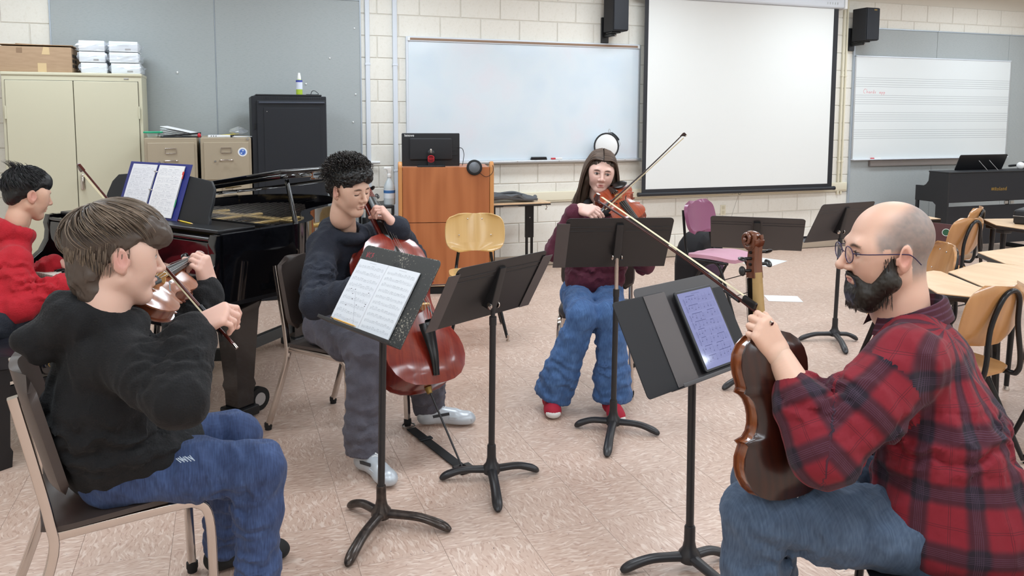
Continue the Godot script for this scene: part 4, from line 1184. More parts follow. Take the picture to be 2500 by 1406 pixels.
func lectern_corner() -> void:
	# lectern, local +z faces the room
	var yaw := deg_to_rad(-12.8)
	var t := thing("lectern", "large wooden lectern cabinet with monitor on it", "lectern", Vector3(1.775, 0, 0.975), yaw)
	var hw := 0.372
	for s: float in [-1.0, 1.0]:
		var b := MB.new()
		b.prism(PackedVector2Array([Vector2(0.02, 0.0), Vector2(0.02, 1.09), Vector2(0.0, 1.13), Vector2(-0.03, 1.145), Vector2(-0.07, 1.13), Vector2(-0.12, 1.07), Vector2(-0.5, 1.0), Vector2(-0.5, 0.0)]), 0.035, Transform3D(Basis(Vector3(0, 0, 1), Vector3.UP, Vector3(-1, 0, 0)), Vector3(s * (hw + 0.018) + 0.0175, 0, 0)), 0.006)
		part(t, "side_panel", b, M.lectern_edge)
	var pn := bx(Vector3(0, 0.862, 0.0), Vector3(hw * 2 - 0.004, 0.472, 0.02), 0.002)
	part(t, "upper_panel", pn, M.lectern_wood)
	var lo := part(t, "lower_panel", bx(Vector3(0, 0.345, 0.0), Vector3(hw * 2 - 0.004, 0.552, 0.02), 0.002), M.lectern_wood)
	var kb := MB.new(); kb.cyl(Vector3(0.305, 0.575, 0.008), Vector3(0.305, 0.575, 0.015), 0.012, -1, 14)
	part(lo, "lock", kb, M.plastic_black)
	part(t, "toe_kick", bx(Vector3(0, 0.034, -0.02), Vector3(hw * 2 - 0.006, 0.068, 0.02), 0.002), M.rubber)
	part(t, "work_surface", bx(Vector3(0, 1.08, -0.25), Vector3(hw * 2, 0.03, 0.46), 0.003), M.lectern_wood)
	part(t, "back_bracing", bx(Vector3(0, 0.5, -0.48), Vector3(hw * 2 - 0.004, 0.9, 0.02), 0.002), M.lectern_wood)
	# monitor seen from behind
	var m := thing("computer_monitor", "black computer monitor seen from behind on the lectern", "monitor", Vector3(1.69, 1.096, 0.78), yaw)
	part(m, "bezel", bx(Vector3(0, 0.145, 0), Vector3(0.50, 0.285, 0.022), 0.006), M.plastic_black)
	part(m, "rear_shell", bx(Vector3(0.0, 0.15, 0.022), Vector3(0.37, 0.19, 0.03), 0.012), M.plastic_black_matte)
	part(m, "screen", bx(Vector3(0, 0.148, -0.0115), Vector3(0.47, 0.25, 0.002), 0.0005), M.plastic_dark_blue)
	for k in 5: part(m, "vent", bx(Vector3(0.205, 0.10 + k * 0.012, 0.013), Vector3(0.05, 0.005, 0.003), 0.001), M.plastic_black)
	text_part(m, "lenovo", 0.026, Vector3(-0.185, 0.267, 0.0118), Basis.IDENTITY, M.plastic_white)
	var b := MB.new(); b.lathe([[0.001, 0], [0.03, 0.0], [0.032, 0.02], [0.022, 0.03], [0.001, 0.031]], 18, Transform3D(Basis(Vector3.RIGHT, PI / 2), Vector3(0, 0.115, 0.037)))
	part(m, "hub", b, M.plastic_black)
	part(m, "chrome_clip", bx(Vector3(0, 0.135, 0.07), Vector3(0.016, 0.035, 0.006), 0.002), M.chrome)
	b = MB.new()
	for k in 3:
		var ring := PackedVector3Array()
		for i in 16: ring.push_back(Vector3(cos(TAU * i / 16) * 0.026, 0.055 + k * 0.012 + sin(TAU * i / 16) * 0.016, 0.06 + k * 0.004))
		b.tube(ring, 0.0035, 6, false, true)
	part(m, "red_cable_tie", b, M.red_plastic)
	part(m, "stand_neck", bx(Vector3(0, 0.05, 0.05), Vector3(0.06, 0.1, 0.02), 0.004), M.plastic_black)
	part(m, "stand_foot", bx(Vector3(0, 0.006, 0.04), Vector3(0.24, 0.012, 0.17), 0.004), M.plastic_black)
	b = MB.new(); b.tube(spline([Vector3(0.22, 0.16, 0.012), Vector3(0.27, 0.155, 0.02), Vector3(0.285, 0.10, 0.04), Vector3(0.27, 0.01, 0.07)], 16), 0.003, 6)
	part(m, "cable", b, M.rubber)
	# round speakerphone leaning over the front edge
	var sp := thing("speakerphone", "round black speakerphone with metal grille hanging over the lectern edge", "speaker", Vector3(2.005, 1.03, 1.043), yaw)
	var tilt := Basis(Vector3.RIGHT, deg_to_rad(80.0))
	b = MB.new(); b.lathe([[0.001, -0.012], [0.060, -0.012], [0.067, -0.004], [0.067, 0.006], [0.060, 0.013], [0.047, 0.014]], 30, Transform3D(tilt, Vector3(0, 0.065, 0)))
	part(sp, "ring", b, M.rubber)
	b = MB.new(); b.lathe([[0.048, 0.0135], [0.03, 0.016], [0.001, 0.017]], 30, Transform3D(tilt, Vector3(0, 0.065, 0)))
	part(sp, "grille", b, mat("brushed_dark", rgb(96, 98, 102), 0.32, 0.9))
	b = MB.new(); b.tube(spline([Vector3(0.045, 0.02, 0.0), Vector3(0.10, -0.015, 0.01), Vector3(0.155, 0.02, 0.005), Vector3(0.16, 0.075, 0.0), Vector3(0.13, 0.105, -0.05)], 20), 0.0022, 6)
	part(sp, "cable", b, M.rubber)
	# black cart with the spray bottle left of the lectern
	var ct := thing("equipment_cart", "black equipment cart left of the lectern under the spray bottle", "cart", Vector3(1.235, 0, 0.62))
	for q in [0.12, 0.45, 0.755]: part(ct, "shelf", bx(Vector3(0, q, 0), Vector3(0.24, 0.025, 0.4), 0.004), M.plastic_black)
	for x: float in [-0.11, 0.11]:
		for z: float in [-0.19, 0.19]: part(ct, "post", bx(Vector3(x, 0.39, z), Vector3(0.022, 0.76, 0.022), 0.003), M.plastic_black)
	for x: float in [-0.1, 0.1]:
		b = MB.new(); b.cyl(Vector3(x - 0.012, 0.03, 0.18), Vector3(x + 0.012, 0.03, 0.18), 0.03, -1, 14); part(ct, "caster", b, M.rubber)
		b = MB.new(); b.cyl(Vector3(x - 0.012, 0.03, -0.18), Vector3(x + 0.012, 0.03, -0.18), 0.03, -1, 14); part(ct, "caster", b, M.rubber)
	part(ct, "amplifier", bx(Vector3(0, 0.55, 0.02), Vector3(0.2, 0.16, 0.34), 0.006), M.plastic_black_matte)
	single("white_power_brick", "small white box on the black cart beside the lectern", "box", bx(Vector3(0, 0.03, 0), Vector3(0.09, 0.06, 0.07), 0.006), M.plastic_white, Vector3(1.33, 0.6301, 0.76))
	var sb := thing("spray_bottle", "white translucent spray bottle with blue label left of the lectern", "bottle", Vector3(1.335, 0.768, 0.72))
	b = MB.new(); b.lathe([[0.001, 0.0], [0.046, 0.0], [0.049, 0.008], [0.049, 0.13], [0.045, 0.165], [0.026, 0.205], [0.016, 0.225], [0.015, 0.24]], 22); part(sb, "bottle", b, mat("bottle_grey", rgb(196, 204, 208), 0.3))
	b = MB.new(); b.lathe([[0.0496, 0.055], [0.0496, 0.13]], 22); part(sb, "label", b, mat("label_pale", rgb(224, 230, 238), 0.5))
	b = MB.new(); b.lathe([[0.0500, 0.10], [0.0500, 0.125]], 22); part(sb, "label_band", b, mat("band_blue", rgb(60, 110, 170), 0.5))
	b = MB.new(); b.lathe([[0.017, 0.235], [0.019, 0.24], [0.018, 0.262], [0.012, 0.268]], 16); part(sb, "collar", b, M.plastic_white)
	b = MB.new(); b.prism(PackedVector2Array([Vector2(-0.012, 0.262), Vector2(0.012, 0.262), Vector2(0.016, 0.285), Vector2(0.022, 0.30), Vector2(0.016, 0.325), Vector2(-0.045, 0.325), Vector2(-0.05, 0.308), Vector2(-0.02, 0.30)]), 0.022, Transform3D(Basis.IDENTITY, Vector3(0, 0, -0.011)), 0.004); part(sb, "spray_head", b, M.plastic_white)
	b = MB.new(); b.tube(spline([Vector3(-0.02, 0.30, 0), Vector3(-0.034, 0.28, 0), Vector3(-0.032, 0.262, 0)], 8), 0.004, 6); part(sb, "trigger", b, M.plastic_white)
	# small table with a folded jacket by the wall
	var tb := thing("side_table", "small tan table with black height-adjustable legs at the wall", "table", Vector3(2.60, 0, 0.36))
	part(tb, "table_top", bx(Vector3(0, 0.712, 0), Vector3(0.62, 0.016, 0.42), 0.003), M.desk_top)
	part(tb, "edge_band", bx(Vector3(0, 0.699, 0), Vector3(0.625, 0.014, 0.425), 0.003), M.desk_edge)
	for x: float in [-0.24, 0.15]:
		part(tb, "leg_sleeve", bx(Vector3(x, 0.53, 0.06), Vector3(0.085, 0.33, 0.03), 0.004), M.frame_black)
		for q: float in [-0.026, 0.026]:
			part(tb, "leg", bx(Vector3(x + q, 0.19, 0.06), Vector3(0.024, 0.36, 0.024), 0.004), M.frame_black)
		part(tb, "foot", bx(Vector3(x, 0.015, 0.03), Vector3(0.09, 0.03, 0.38), 0.008), M.frame_black)
		part(tb, "top_bracket", bx(Vector3(x, 0.682, 0.06), Vector3(0.24, 0.022, 0.05), 0.004), M.frame_black)
		var hb := MB.new(); hb.cyl(Vector3(x, 0.56, 0.075), Vector3(x, 0.56, 0.078), 0.006, -1, 8); part(tb, "adjuster", hb, M.steel)
	var hk := MB.new(); hk.tube(spline([Vector3(0.27, 0.69, 0.2), Vector3(0.275, 0.66, 0.21), Vector3(0.255, 0.65, 0.21)], 8), 0.006, 6); part(tb, "hook", hk, M.chrome)
	var jk := thing("folded_jacket", "grey folded jacket lying on the small table", "jacket", Vector3(2.54, 0.72, 0.37))
	var jm := mat("jacket_grey", rgb(92, 94, 98), 0.85)
	var jb := shell(func(u, v): return Vector3((u - 0.5) * 0.50, 0.03 + 0.030 * sin(clampf(u * 1.1, 0, 1) * PI) + 0.012 * sin(v * 11.0 + u * 6.0) * sin(u * 9.0) + 0.006 * sin(u * 23.0), 0.17 - v * 0.32), 30, 16, 0.022)
	part(jk, "body", jb, jm)
	jb = MB.new(); jb.tube(spline([Vector3(-0.22, 0.035, 0.12), Vector3(-0.08, 0.05, 0.15), Vector3(0.06, 0.035, 0.14), Vector3(0.2, 0.03, 0.16), Vector3(0.25, 0.045, 0.1)], 30), 0.020, 10)
	part(jk, "sleeve", jb, jm)
	jb = MB.new(); jb.tube(spline([Vector3(-0.1, 0.07, 0.0), Vector3(0.0, 0.085, 0.03), Vector3(0.08, 0.08, 0.0), Vector3(0.14, 0.062, 0.04)], 20), 0.012, 8)
	part(jk, "collar", jb, jm)

func wpart(parent: Node3D, called: String, mb, m: Material, label := "") -> MeshInstance3D:
	# a part modelled in room coordinates under a thing that stands at its base
	var o := part(parent, called, mb, m, label); o.position = -parent.position
	return o

func bx(c: Vector3, s: Vector3, bev := 0.003) -> MB:
	var b := MB.new(); b.box(c, s, bev); return b

func rng_box(x0: float, x1: float, y0: float, y1: float, z0: float, z1: float, bev := 0.003) -> MB:
	return bx(Vector3((x0 + x1) / 2, (y0 + y1) / 2, (z0 + z1) / 2), Vector3(x1 - x0, y1 - y0, z1 - z0), bev)

func text_part(parent: Node3D, s: String, size: float, at: Vector3, b: Basis, m: Material, called := "lettering", font := "Droid Sans") -> MeshInstance3D:
	var t := TextMesh.new(); var f := SystemFont.new(); f.font_names = PackedStringArray([font]); f.font_weight = 600
	t.font = f; t.text = s; t.font_size = 32; t.pixel_size = size / 32.0; t.depth = 0.001; t.curve_step = 2.0
	var o := MeshInstance3D.new(); o.name = called; o.mesh = t; o.material_override = m
	parent.add_child(o, true); o.transform = Transform3D(b, at)
	return o

func wall_things() -> void:
	# grey tack panels left of the boards
	var t: Node3D
	for q in [[-1.31, -0.052, "grey fabric tack panel behind the beige storage cabinet"], [-0.044, 1.213, "grey fabric tack panel behind the black equipment cabinet"]]:
		t = thing("tack_panel", q[2], "panel", Vector3((q[0] + q[1]) / 2, 0.11, 0.01))
		wpart(t, "board", rng_box(q[0], q[1], 0.11, 2.585, 0.001, 0.02, 0.002), M.tack_panel)
		wpart(t, "top_trim", rng_box(q[0], q[1], 2.585, 2.60, 0.001, 0.026, 0.002), M.panel_trim)
		var ex: float = q[0] - 0.004 if q[0] < -1.0 else q[1] + 0.004
		wpart(t, "edge_trim", rng_box(ex - 0.006, ex + 0.006, 0.11, 2.60, 0.001, 0.026, 0.002), M.panel_trim)
		if q[0] > -1.0:
			wpart(t, "joint_strip", rng_box(-0.051, -0.045, 0.11, 2.585, 0.001, 0.016, 0.001), M.panel_trim)
			for p in [Vector3(1.162, 2.335, 0.02), Vector3(0.934, 2.056, 0.02), Vector3(1.165, 1.73, 0.02), Vector3(1.138, 1.472, 0.02), Vector3(0.718, 1.818, 0.02)]:
				var nb := MB.new(); nb.ball(p + Vector3(0, 0, 0.004), Vector3(0.008, 0.008, 0.006), Basis.IDENTITY, 8, 5)
				wpart(t, "push_pin", nb, M.plastic_white)
		else:
			var nb := MB.new(); nb.ball(Vector3(-0.362, 1.899, 0.02) + Vector3(0, 0, 0.004), Vector3(0.009, 0.012, 0.008), Basis.IDENTITY, 8, 5)
			wpart(t, "push_pin", nb, M.plastic_white)
	for q in [[6.982, 8.24, "grey fabric tack panel behind the left part of the staff-lined board"], [8.244, 9.44, "grey fabric tack panel behind the right part of the staff-lined board"], [9.444, 10.7, "grey fabric tack panel right of the staff-lined board"]]:
		t = thing("tack_panel", q[2], "panel", Vector3((q[0] + q[1]) / 2, 0.11, 0.01))
		wpart(t, "board", rng_box(q[0], q[1], 0.11, 2.565, 0.001, 0.02, 0.002), M.tack_panel)
		wpart(t, "top_trim", rng_box(q[0], q[1], 2.565, 2.58, 0.001, 0.026, 0.002), M.panel_trim)
		if q[0] < 7.0: wpart(t, "edge_trim", rng_box(6.962, 6.98, 0.11, 2.58, 0.001, 0.028, 0.002), M.panel_trim)
	# conduits and the raceway
	for q in [[1.26, 1.302, "flat white cable duct beside the grey tack panel", 0.03], [1.518, 1.561, "flat white cable duct beside the large whiteboard", 0.03], [6.80, 6.825, "thin cream conduit right of the projection screen", 0.03], [6.852, 6.872, "thin cream conduit beside the grey panel edge", 0.025]]:
		t = thing("cable_duct", q[2], "cable duct", Vector3((q[0] + q[1]) / 2, 0.5, 0.01))
		wpart(t, "duct", rng_box(q[0], q[1], 0.35 if q[0] < 2 else 0.62, CEIL, 0.0, q[3], 0.004), M.pipe_paint if q[0] < 2 else M.cream)
		for yy: float in [1.0, 2.0]:
			wpart(t, "clip", rng_box(q[0] - 0.004, q[1] + 0.004, yy, yy + 0.02, 0.0, q[3] + 0.003, 0.002), M.pipe_paint if q[0] < 2 else M.cream)
	t = thing("wall_hook", "small white wall bracket beside the white cable duct", "bracket", Vector3(1.334, 1.083, 0.03))
	wpart(t, "plate", bx(Vector3(1.308, 1.079, 0.02), Vector3(0.03, 0.045, 0.03), 0.005), M.plastic_white)
	var hb := MB.new(); hb.cyl(Vector3(1.296, 1.092, 0.05), Vector3(1.379, 1.095, 0.06), 0.016, 0.012, 10)
	wpart(t, "arm", hb, M.plastic_white)
	t = thing("wall_raceway", "long cream cable raceway along the wall below the boards", "raceway", Vector3(4.2, 0.66, 0.015))
	wpart(t, "cover", rng_box(1.57, 6.94, 0.668, 0.762, 0.0, 0.034, 0.008), M.cream)
	wpart(t, "lower_lip", rng_box(1.57, 6.94, 0.655, 0.668, 0.0, 0.026, 0.003), M.cream)
	# large whiteboard
	t = thing("whiteboard", "large empty whiteboard with aluminium frame and tray behind the wooden lectern", "whiteboard", Vector3(2.89, 1.06, 0.02))
	wpart(t, "surface", rng_box(1.66, 4.13, 1.075, 2.245, 0.004, 0.024, 0.001), M.whiteboard)
	wpart(t, "side_frame", rng_box(1.642, 1.664, 1.06, 2.28, 0.0, 0.034, 0.004), M.alu_white)
	wpart(t, "side_frame", rng_box(4.122, 4.146, 1.06, 2.28, 0.0, 0.034, 0.004), M.alu)
	wpart(t, "map_rail", rng_box(1.66, 4.13, 2.236, 2.282, 0.0, 0.036, 0.004), M.alu_white)
	wpart(t, "cork_strip", rng_box(1.675, 4.12, 2.246, 2.268, 0.03, 0.039, 0.002), M.cork)
	for xx: float in [1.668, 4.118]:
		wpart(t, "corner_clip", rng_box(xx - 0.012, xx + 0.012, 2.238, 2.272, 0.03, 0.046, 0.003), M.plastic_white)
	wpart(t, "tray", rng_box(1.66, 4.15, 1.062, 1.094, 0.0, 0.09, 0.006), M.alu)
	for xx: float in [1.9, 2.3, 2.75, 3.2, 3.62, 3.95]:
		var sb := MB.new(); sb.cyl(Vector3(xx, 1.08, 0.088), Vector3(xx, 1.08, 0.093), 0.005, -1, 8)
		wpart(t, "screw", sb, M.steel)
	t = thing("board_eraser", "black felt eraser lying on the whiteboard tray", "eraser", Vector3(2.99, 1.094, 0.065))
	wpart(t, "felt", rng_box(2.905, 3.07, 1.094, 1.108, 0.04, 0.088, 0.003), M.felt_dark)
	wpart(t, "handle", rng_box(2.908, 3.067, 1.108, 1.122, 0.043, 0.085, 0.004), M.plastic_black)
	marker("white dry-erase marker with red cap on the whiteboard tray", Vector3(3.12, 1.102, 0.07), 0.12)
	marker("white dry-erase marker with red cap on the staff board ledge", Vector3(7.25, 1.039, 0.06), 0.145)
	# projection screen in front of the wall
	t = thing("projection_screen", "pulled-down white projection screen with black borders", "projection screen", Vector3(5.36, 0.70, 0.15))
	wpart(t, "fabric", rng_box(4.165, 6.54, 0.765, 2.75, 0.148, 0.150, 0.0005), M.screen_white)
	wpart(t, "side_border", rng_box(4.12, 4.166, 0.73, 2.75, 0.1475, 0.1508, 0.0005), M.screen_black)
	wpart(t, "side_border", rng_box(6.539, 6.605, 0.73, 2.75, 0.1475, 0.1508, 0.0005), M.screen_black)
	wpart(t, "lower_border", rng_box(4.12, 6.605, 0.728, 0.766, 0.1474, 0.1510, 0.0005), M.screen_black)
	var cb := MB.new(); cb.tube(PackedVector3Array([Vector3(4.095, 0.712, 0.149), Vector3(6.63, 0.712, 0.149)]), 0.021, 14)
	wpart(t, "weight_bar", cb, M.screen_black)
	for xx: float in [4.088, 6.636]:
		cb = MB.new(); cb.cyl(Vector3(xx - 0.012, 0.712, 0.149), Vector3(xx + 0.012, 0.712, 0.149), 0.023, -1, 14)
		wpart(t, "bar_cap", cb, M.plastic_black)
	wpart(t, "housing", rng_box(4.03, 6.66, 2.752, 2.90, 0.05, 0.19, 0.02), M.alu_white)
	wpart(t, "end_cap", rng_box(6.655, 6.70, 2.745, 2.905, 0.045, 0.195, 0.012), M.plastic_white)
	for k in 5: wpart(t, "vent", rng_box(6.40 + k * 0.035, 6.418 + k * 0.035, 2.79, 2.815, 0.189, 0.192, 0.001), M.alu)
	cb = MB.new()
	var loop := PackedVector3Array()
	for k in 14: loop.push_back(Vector3(5.346, 0.693, 0.15) + Vector3(cos(TAU * k / 14) * 0.016, sin(TAU * k / 14) * 0.02, 0))
	cb.tube(loop, 0.0025, 6, false, true)
	wpart(t, "pull_loop", cb, M.plastic_black)
	cb = MB.new(); cb.tube(spline([Vector3(5.331, 0.675, 0.15), Vector3(5.313, 0.559, 0.12), Vector3(5.312, 0.414, 0.06), Vector3(5.33, 0.3, 0.03)], 14), 0.0022, 5)
	wpart(t, "pull_cord", cb, M.steel)
	# wall sockets
	for q in [[5.237, 0.49, "cream wall socket above the baseboard below the projection screen"], [5.37, 0.715, "cream wall socket on the raceway under the screen bar"]]:
		t = thing("wall_socket", q[2], "socket", Vector3(q[0], q[1], 0.0))
		wpart(t, "plate", bx(Vector3(q[0], q[1], 0.003 if q[1] < 0.6 else 0.037), Vector3(0.07, 0.115, 0.008), 0.003), M.cream)
		for s: float in [-0.026, 0.026]:
			wpart(t, "outlet", bx(Vector3(q[0], q[1] + s, 0.008 if q[1] < 0.6 else 0.042), Vector3(0.034, 0.036, 0.005), 0.004), mat("socket_face", rgb(206, 198, 172), 0.5))
	# two wall speakers on brackets
	for q in [[3.68, 3.85, 2.385, 2.76, "black loudspeaker on a wall bracket above the large whiteboard"], [6.862, 7.045, 2.40, 2.765, "black loudspeaker on a wall bracket beside the staff-lined board"]]:
		t = thing("wall_speaker", q[4], "loudspeaker", Vector3((q[0] + q[1]) / 2, q[2], 0.2))
		wpart(t, "cabinet", rng_box(q[0], q[1], q[2], q[3], 0.085, 0.30, 0.006), M.plastic_black_matte)
		wpart(t, "grille", rng_box(q[0] + 0.004, q[1] - 0.004, q[2] + 0.006, q[3] - 0.006, 0.30, 0.318, 0.006), M.plastic_dark_blue)
		wpart(t, "nameplate", rng_box(q[1] - 0.09, q[1] - 0.05, q[3] - 0.032, q[3] - 0.02, 0.318, 0.320, 0.0005), M.gold_plate)
		var mx: float = (q[0] + q[1]) / 2 - 0.03
		wpart(t, "wall_plate", rng_box(mx - 0.045, mx + 0.035, q[2] - 0.10, q[2] + 0.16, 0.0, 0.03, 0.003), M.plastic_black)
		wpart(t, "bracket_arm", rng_box(mx - 0.02, mx + 0.02, q[2] - 0.045, q[2] - 0.015, 0.03, 0.20, 0.004), M.plastic_black)
		wpart(t, "bracket_head", rng_box(mx - 0.035, mx + 0.065, q[2] - 0.016, q[2], 0.10, 0.24, 0.003), M.plastic_black)
		var kb := MB.new(); kb.cyl(Vector3(mx + 0.02, q[2] - 0.03, 0.17), Vector3(mx + 0.045, q[2] - 0.03, 0.17), 0.014, -1, 10)
		wpart(t, "knob", kb, M.steel)
	# staff-lined board
	t = thing("staff_whiteboard", "white music board with printed staves and faint red handwriting", "whiteboard", Vector3(8.225, 1.03, 0.03))
	var sm := mat("staff_print", Color.WHITE, 0.16); sm.albedo_texture = ImageTexture.create_from_image(staff_image())
	var fb := MB.new(); fb.quad(Vector3(6.99, 1.04, 0.0405), Vector3(9.46, 1.04, 0.0405), Vector3(9.46, 2.235, 0.0405), Vector3(6.99, 2.235, 0.0405))
	wpart(t, "backing", rng_box(6.985, 9.465, 1.035, 2.24, 0.02, 0.040, 0.001), M.staff_board)
	wpart(t, "writing_surface", fb, sm)
	for q in [[6.975, 6.992, 1.03, 2.248], [9.458, 9.473, 1.03, 2.248]]:
		wpart(t, "side_frame", rng_box(q[0], q[1], q[2], q[3], 0.02, 0.046, 0.003), M.alu)
	wpart(t, "top_frame", rng_box(6.975, 9.473, 2.234, 2.25, 0.02, 0.046, 0.003), M.alu_white)
	wpart(t, "ledge", rng_box(6.975, 9.473, 1.022, 1.036, 0.02, 0.085, 0.003), M.alu_white)
	t = thing("mounting_rail", "brownish grey metal rail on the tack panel below the staff-lined board", "rail", Vector3(8.0, 0.945, 0.03))
	wpart(t, "rail", rng_box(7.25, 9.3, 0.945, 1.018, 0.02, 0.06, 0.004), mat("rail_grey", rgb(140, 132, 128), 0.45, 0.3))
	# white rounded drum-like container standing on the whiteboard tray
	t = thing("round_container", "white rounded container with black rim and strap on the whiteboard tray", "container", Vector3(3.68, 1.094, 0.17))
	var ax := Vector3(-0.42, 0.05, 0.9).normalized()
	var bb := Basis(Vector3.UP.cross(ax).normalized(), ax, Vector3.UP.cross(ax).normalized().cross(ax))
	var cc := Vector3(3.69, 1.225, 0.17)
	var lb := MB.new(); lb.lathe([[0.001, -0.125], [0.05, -0.118], [0.095, -0.095], [0.122, -0.05], [0.127, 0.0], [0.122, 0.03], [0.112, 0.042], [0.07, 0.052], [0.001, 0.056]], 28, Transform3D(bb, cc), 0.97, 1.05)
	wpart(t, "shell", lb, M.plastic_white)
	lb = MB.new()
	var ring := PackedVector3Array()
	for k in 30: ring.push_back(cc + bb * Vector3(cos(TAU * k / 30) * 0.122, 0.034, sin(TAU * k / 30) * 0.132))
	lb.tube(ring, 0.008, 8, false, true)
	wpart(t, "rim", lb, M.plastic_black)
	lb = MB.new(); lb.tube(spline([cc + Vector3(0.02, 0.135, 0.02), cc + Vector3(0.07, 0.14, -0.03), cc + Vector3(0.13, 0.105, -0.05), cc + Vector3(0.165, 0.06, -0.05), cc + Vector3(0.11, 0.055, -0.03)], 16), 0.014, 6, true, false, PackedVector2Array([Vector2(-0.2, -1), Vector2(0.2, -1), Vector2(0.2, 1), Vector2(-0.2, 1)]))
	wpart(t, "strap", lb, M.plastic_black)
	lb = MB.new()
	ring = PackedVector3Array()
	for k in 14: ring.push_back(cc + Vector3(0.022 + cos(TAU * k / 14) * 0.010, 0.158 + sin(TAU * k / 14) * 0.02, 0.02))
	lb.tube(ring, 0.002, 5, false, true)
	wpart(t, "hanging_ring", lb, M.steel)
	lb = MB.new(); lb.tube(spline([cc + Vector3(0.165, 0.06, -0.05), cc + Vector3(0.18, 0.02, -0.04), cc + Vector3(0.15, -0.01, -0.03), cc + Vector3(0.115, 0.01, -0.02)], 12), 0.0018, 5)
	wpart(t, "clip_wire", lb, M.steel)

func marker(label: String, at: Vector3, ln: float) -> void:
	var t := thing("dry_erase_marker", label, "marker", at)
	var b := MB.new(); b.cyl(Vector3(0.045, 0, 0), Vector3(ln, 0, 0), 0.009, -1, 10)
	part(t, "barrel", b, M.plastic_white)
	b = MB.new(); b.cyl(Vector3(0, 0, 0), Vector3(0.046, 0, 0), 0.0098, -1, 10)
	part(t, "cap", b, M.red_plastic)

func staff_image() -> Image:
	var w := 1480; var h := 716
	var im := Image.create(w, h, false, Image.FORMAT_RGB8); im.fill(Color8(224, 229, 230))
	var px := 1480.0 / 2.47
	for s in 4:
		var y0 := (2.235 - (1.994 - s * 0.204)) * px
		for k in 5:
			im.fill_rect(Rect2i(0, int(y0 + k * 0.0255 * px), w, 2), Color8(158, 164, 168))
	var red := Color8(214, 120, 128)
	var o := Vector2((7.114 - 6.99) * px, (2.235 - 1.862) * px)
	var q := func(a: Array) -> Array: return a.map(func(v): return o + Vector2(v[0], v[1]))
	stroke(im, q.call([[24, 3], [14, 0], [4, 8], [0, 20], [6, 30], [16, 30]]), red, 2.5)          # C
	stroke(im, q.call([[30, 4], [31, 30], [34, 20], [41, 20], [43, 30]]), red, 2.5)                # h
	stroke(im, q.call([[56, 19], [50, 24], [54, 31], [61, 27], [56, 19]]), red, 2.5)              # o
	stroke(im, q.call([[68, 19], [69, 31], [71, 22], [78, 19]]), red, 2.5)                         # r
	stroke(im, q.call([[90, 20], [84, 24], [86, 31], [92, 29], [93, 6], [94, 31]]), red, 2.5)      # d
	stroke(im, q.call([[110, 19], [103, 22], [109, 27], [103, 31]]), red, 2.5)                     # s
	stroke(im, q.call([[152, 20], [144, 24], [146, 31], [153, 28], [154, 20], [156, 31]]), red, 2.5) # a
	stroke(im, q.call([[164, 20], [165, 42], [166, 22], [174, 22], [172, 30], [166, 30]]), red, 2.5) # p
	stroke(im, q.call([[183, 20], [184, 42], [185, 22], [193, 22], [191, 30], [185, 30]]), red, 2.5) # p
	im.generate_mipmaps()
	return im

# ---------- string instruments ----------
# local frame: y from the end button to the scroll, z out of the top plate, x across; body length bl
const FIDDLE := [[0.0, 0.0], [0.075, 0.003], [0.145, 0.014], [0.205, 0.040], [0.252, 0.085], [0.281, 0.145], [0.288, 0.20], [0.278, 0.255], [0.255, 0.300], [0.238, 0.330], [0.252, 0.346], [0.215, 0.358], [0.180, 0.395], [0.160, 0.445], [0.154, 0.50], [0.160, 0.555], [0.178, 0.605], [0.205, 0.638], [0.228, 0.652], [0.214, 0.672], [0.218, 0.705], [0.231, 0.76], [0.234, 0.815], [0.220, 0.875], [0.185, 0.930], [0.130, 0.968], [0.065, 0.987], [0.0, 0.992]]

static func fiddle_ring(bl: float, grow := 0.0) -> Array:
	var o := []
	for p in FIDDLE: o.append(Vector2(p[0], p[1]) * bl)
	for i in range(FIDDLE.size() - 2, 0, -1): o.append(Vector2(-FIDDLE[i][0], FIDDLE[i][1]) * bl)
	if grow != 0.0:
		var pv := PackedVector2Array(o)
		pv = MB.inset(pv, -grow)
		o = Array(pv)
	return o

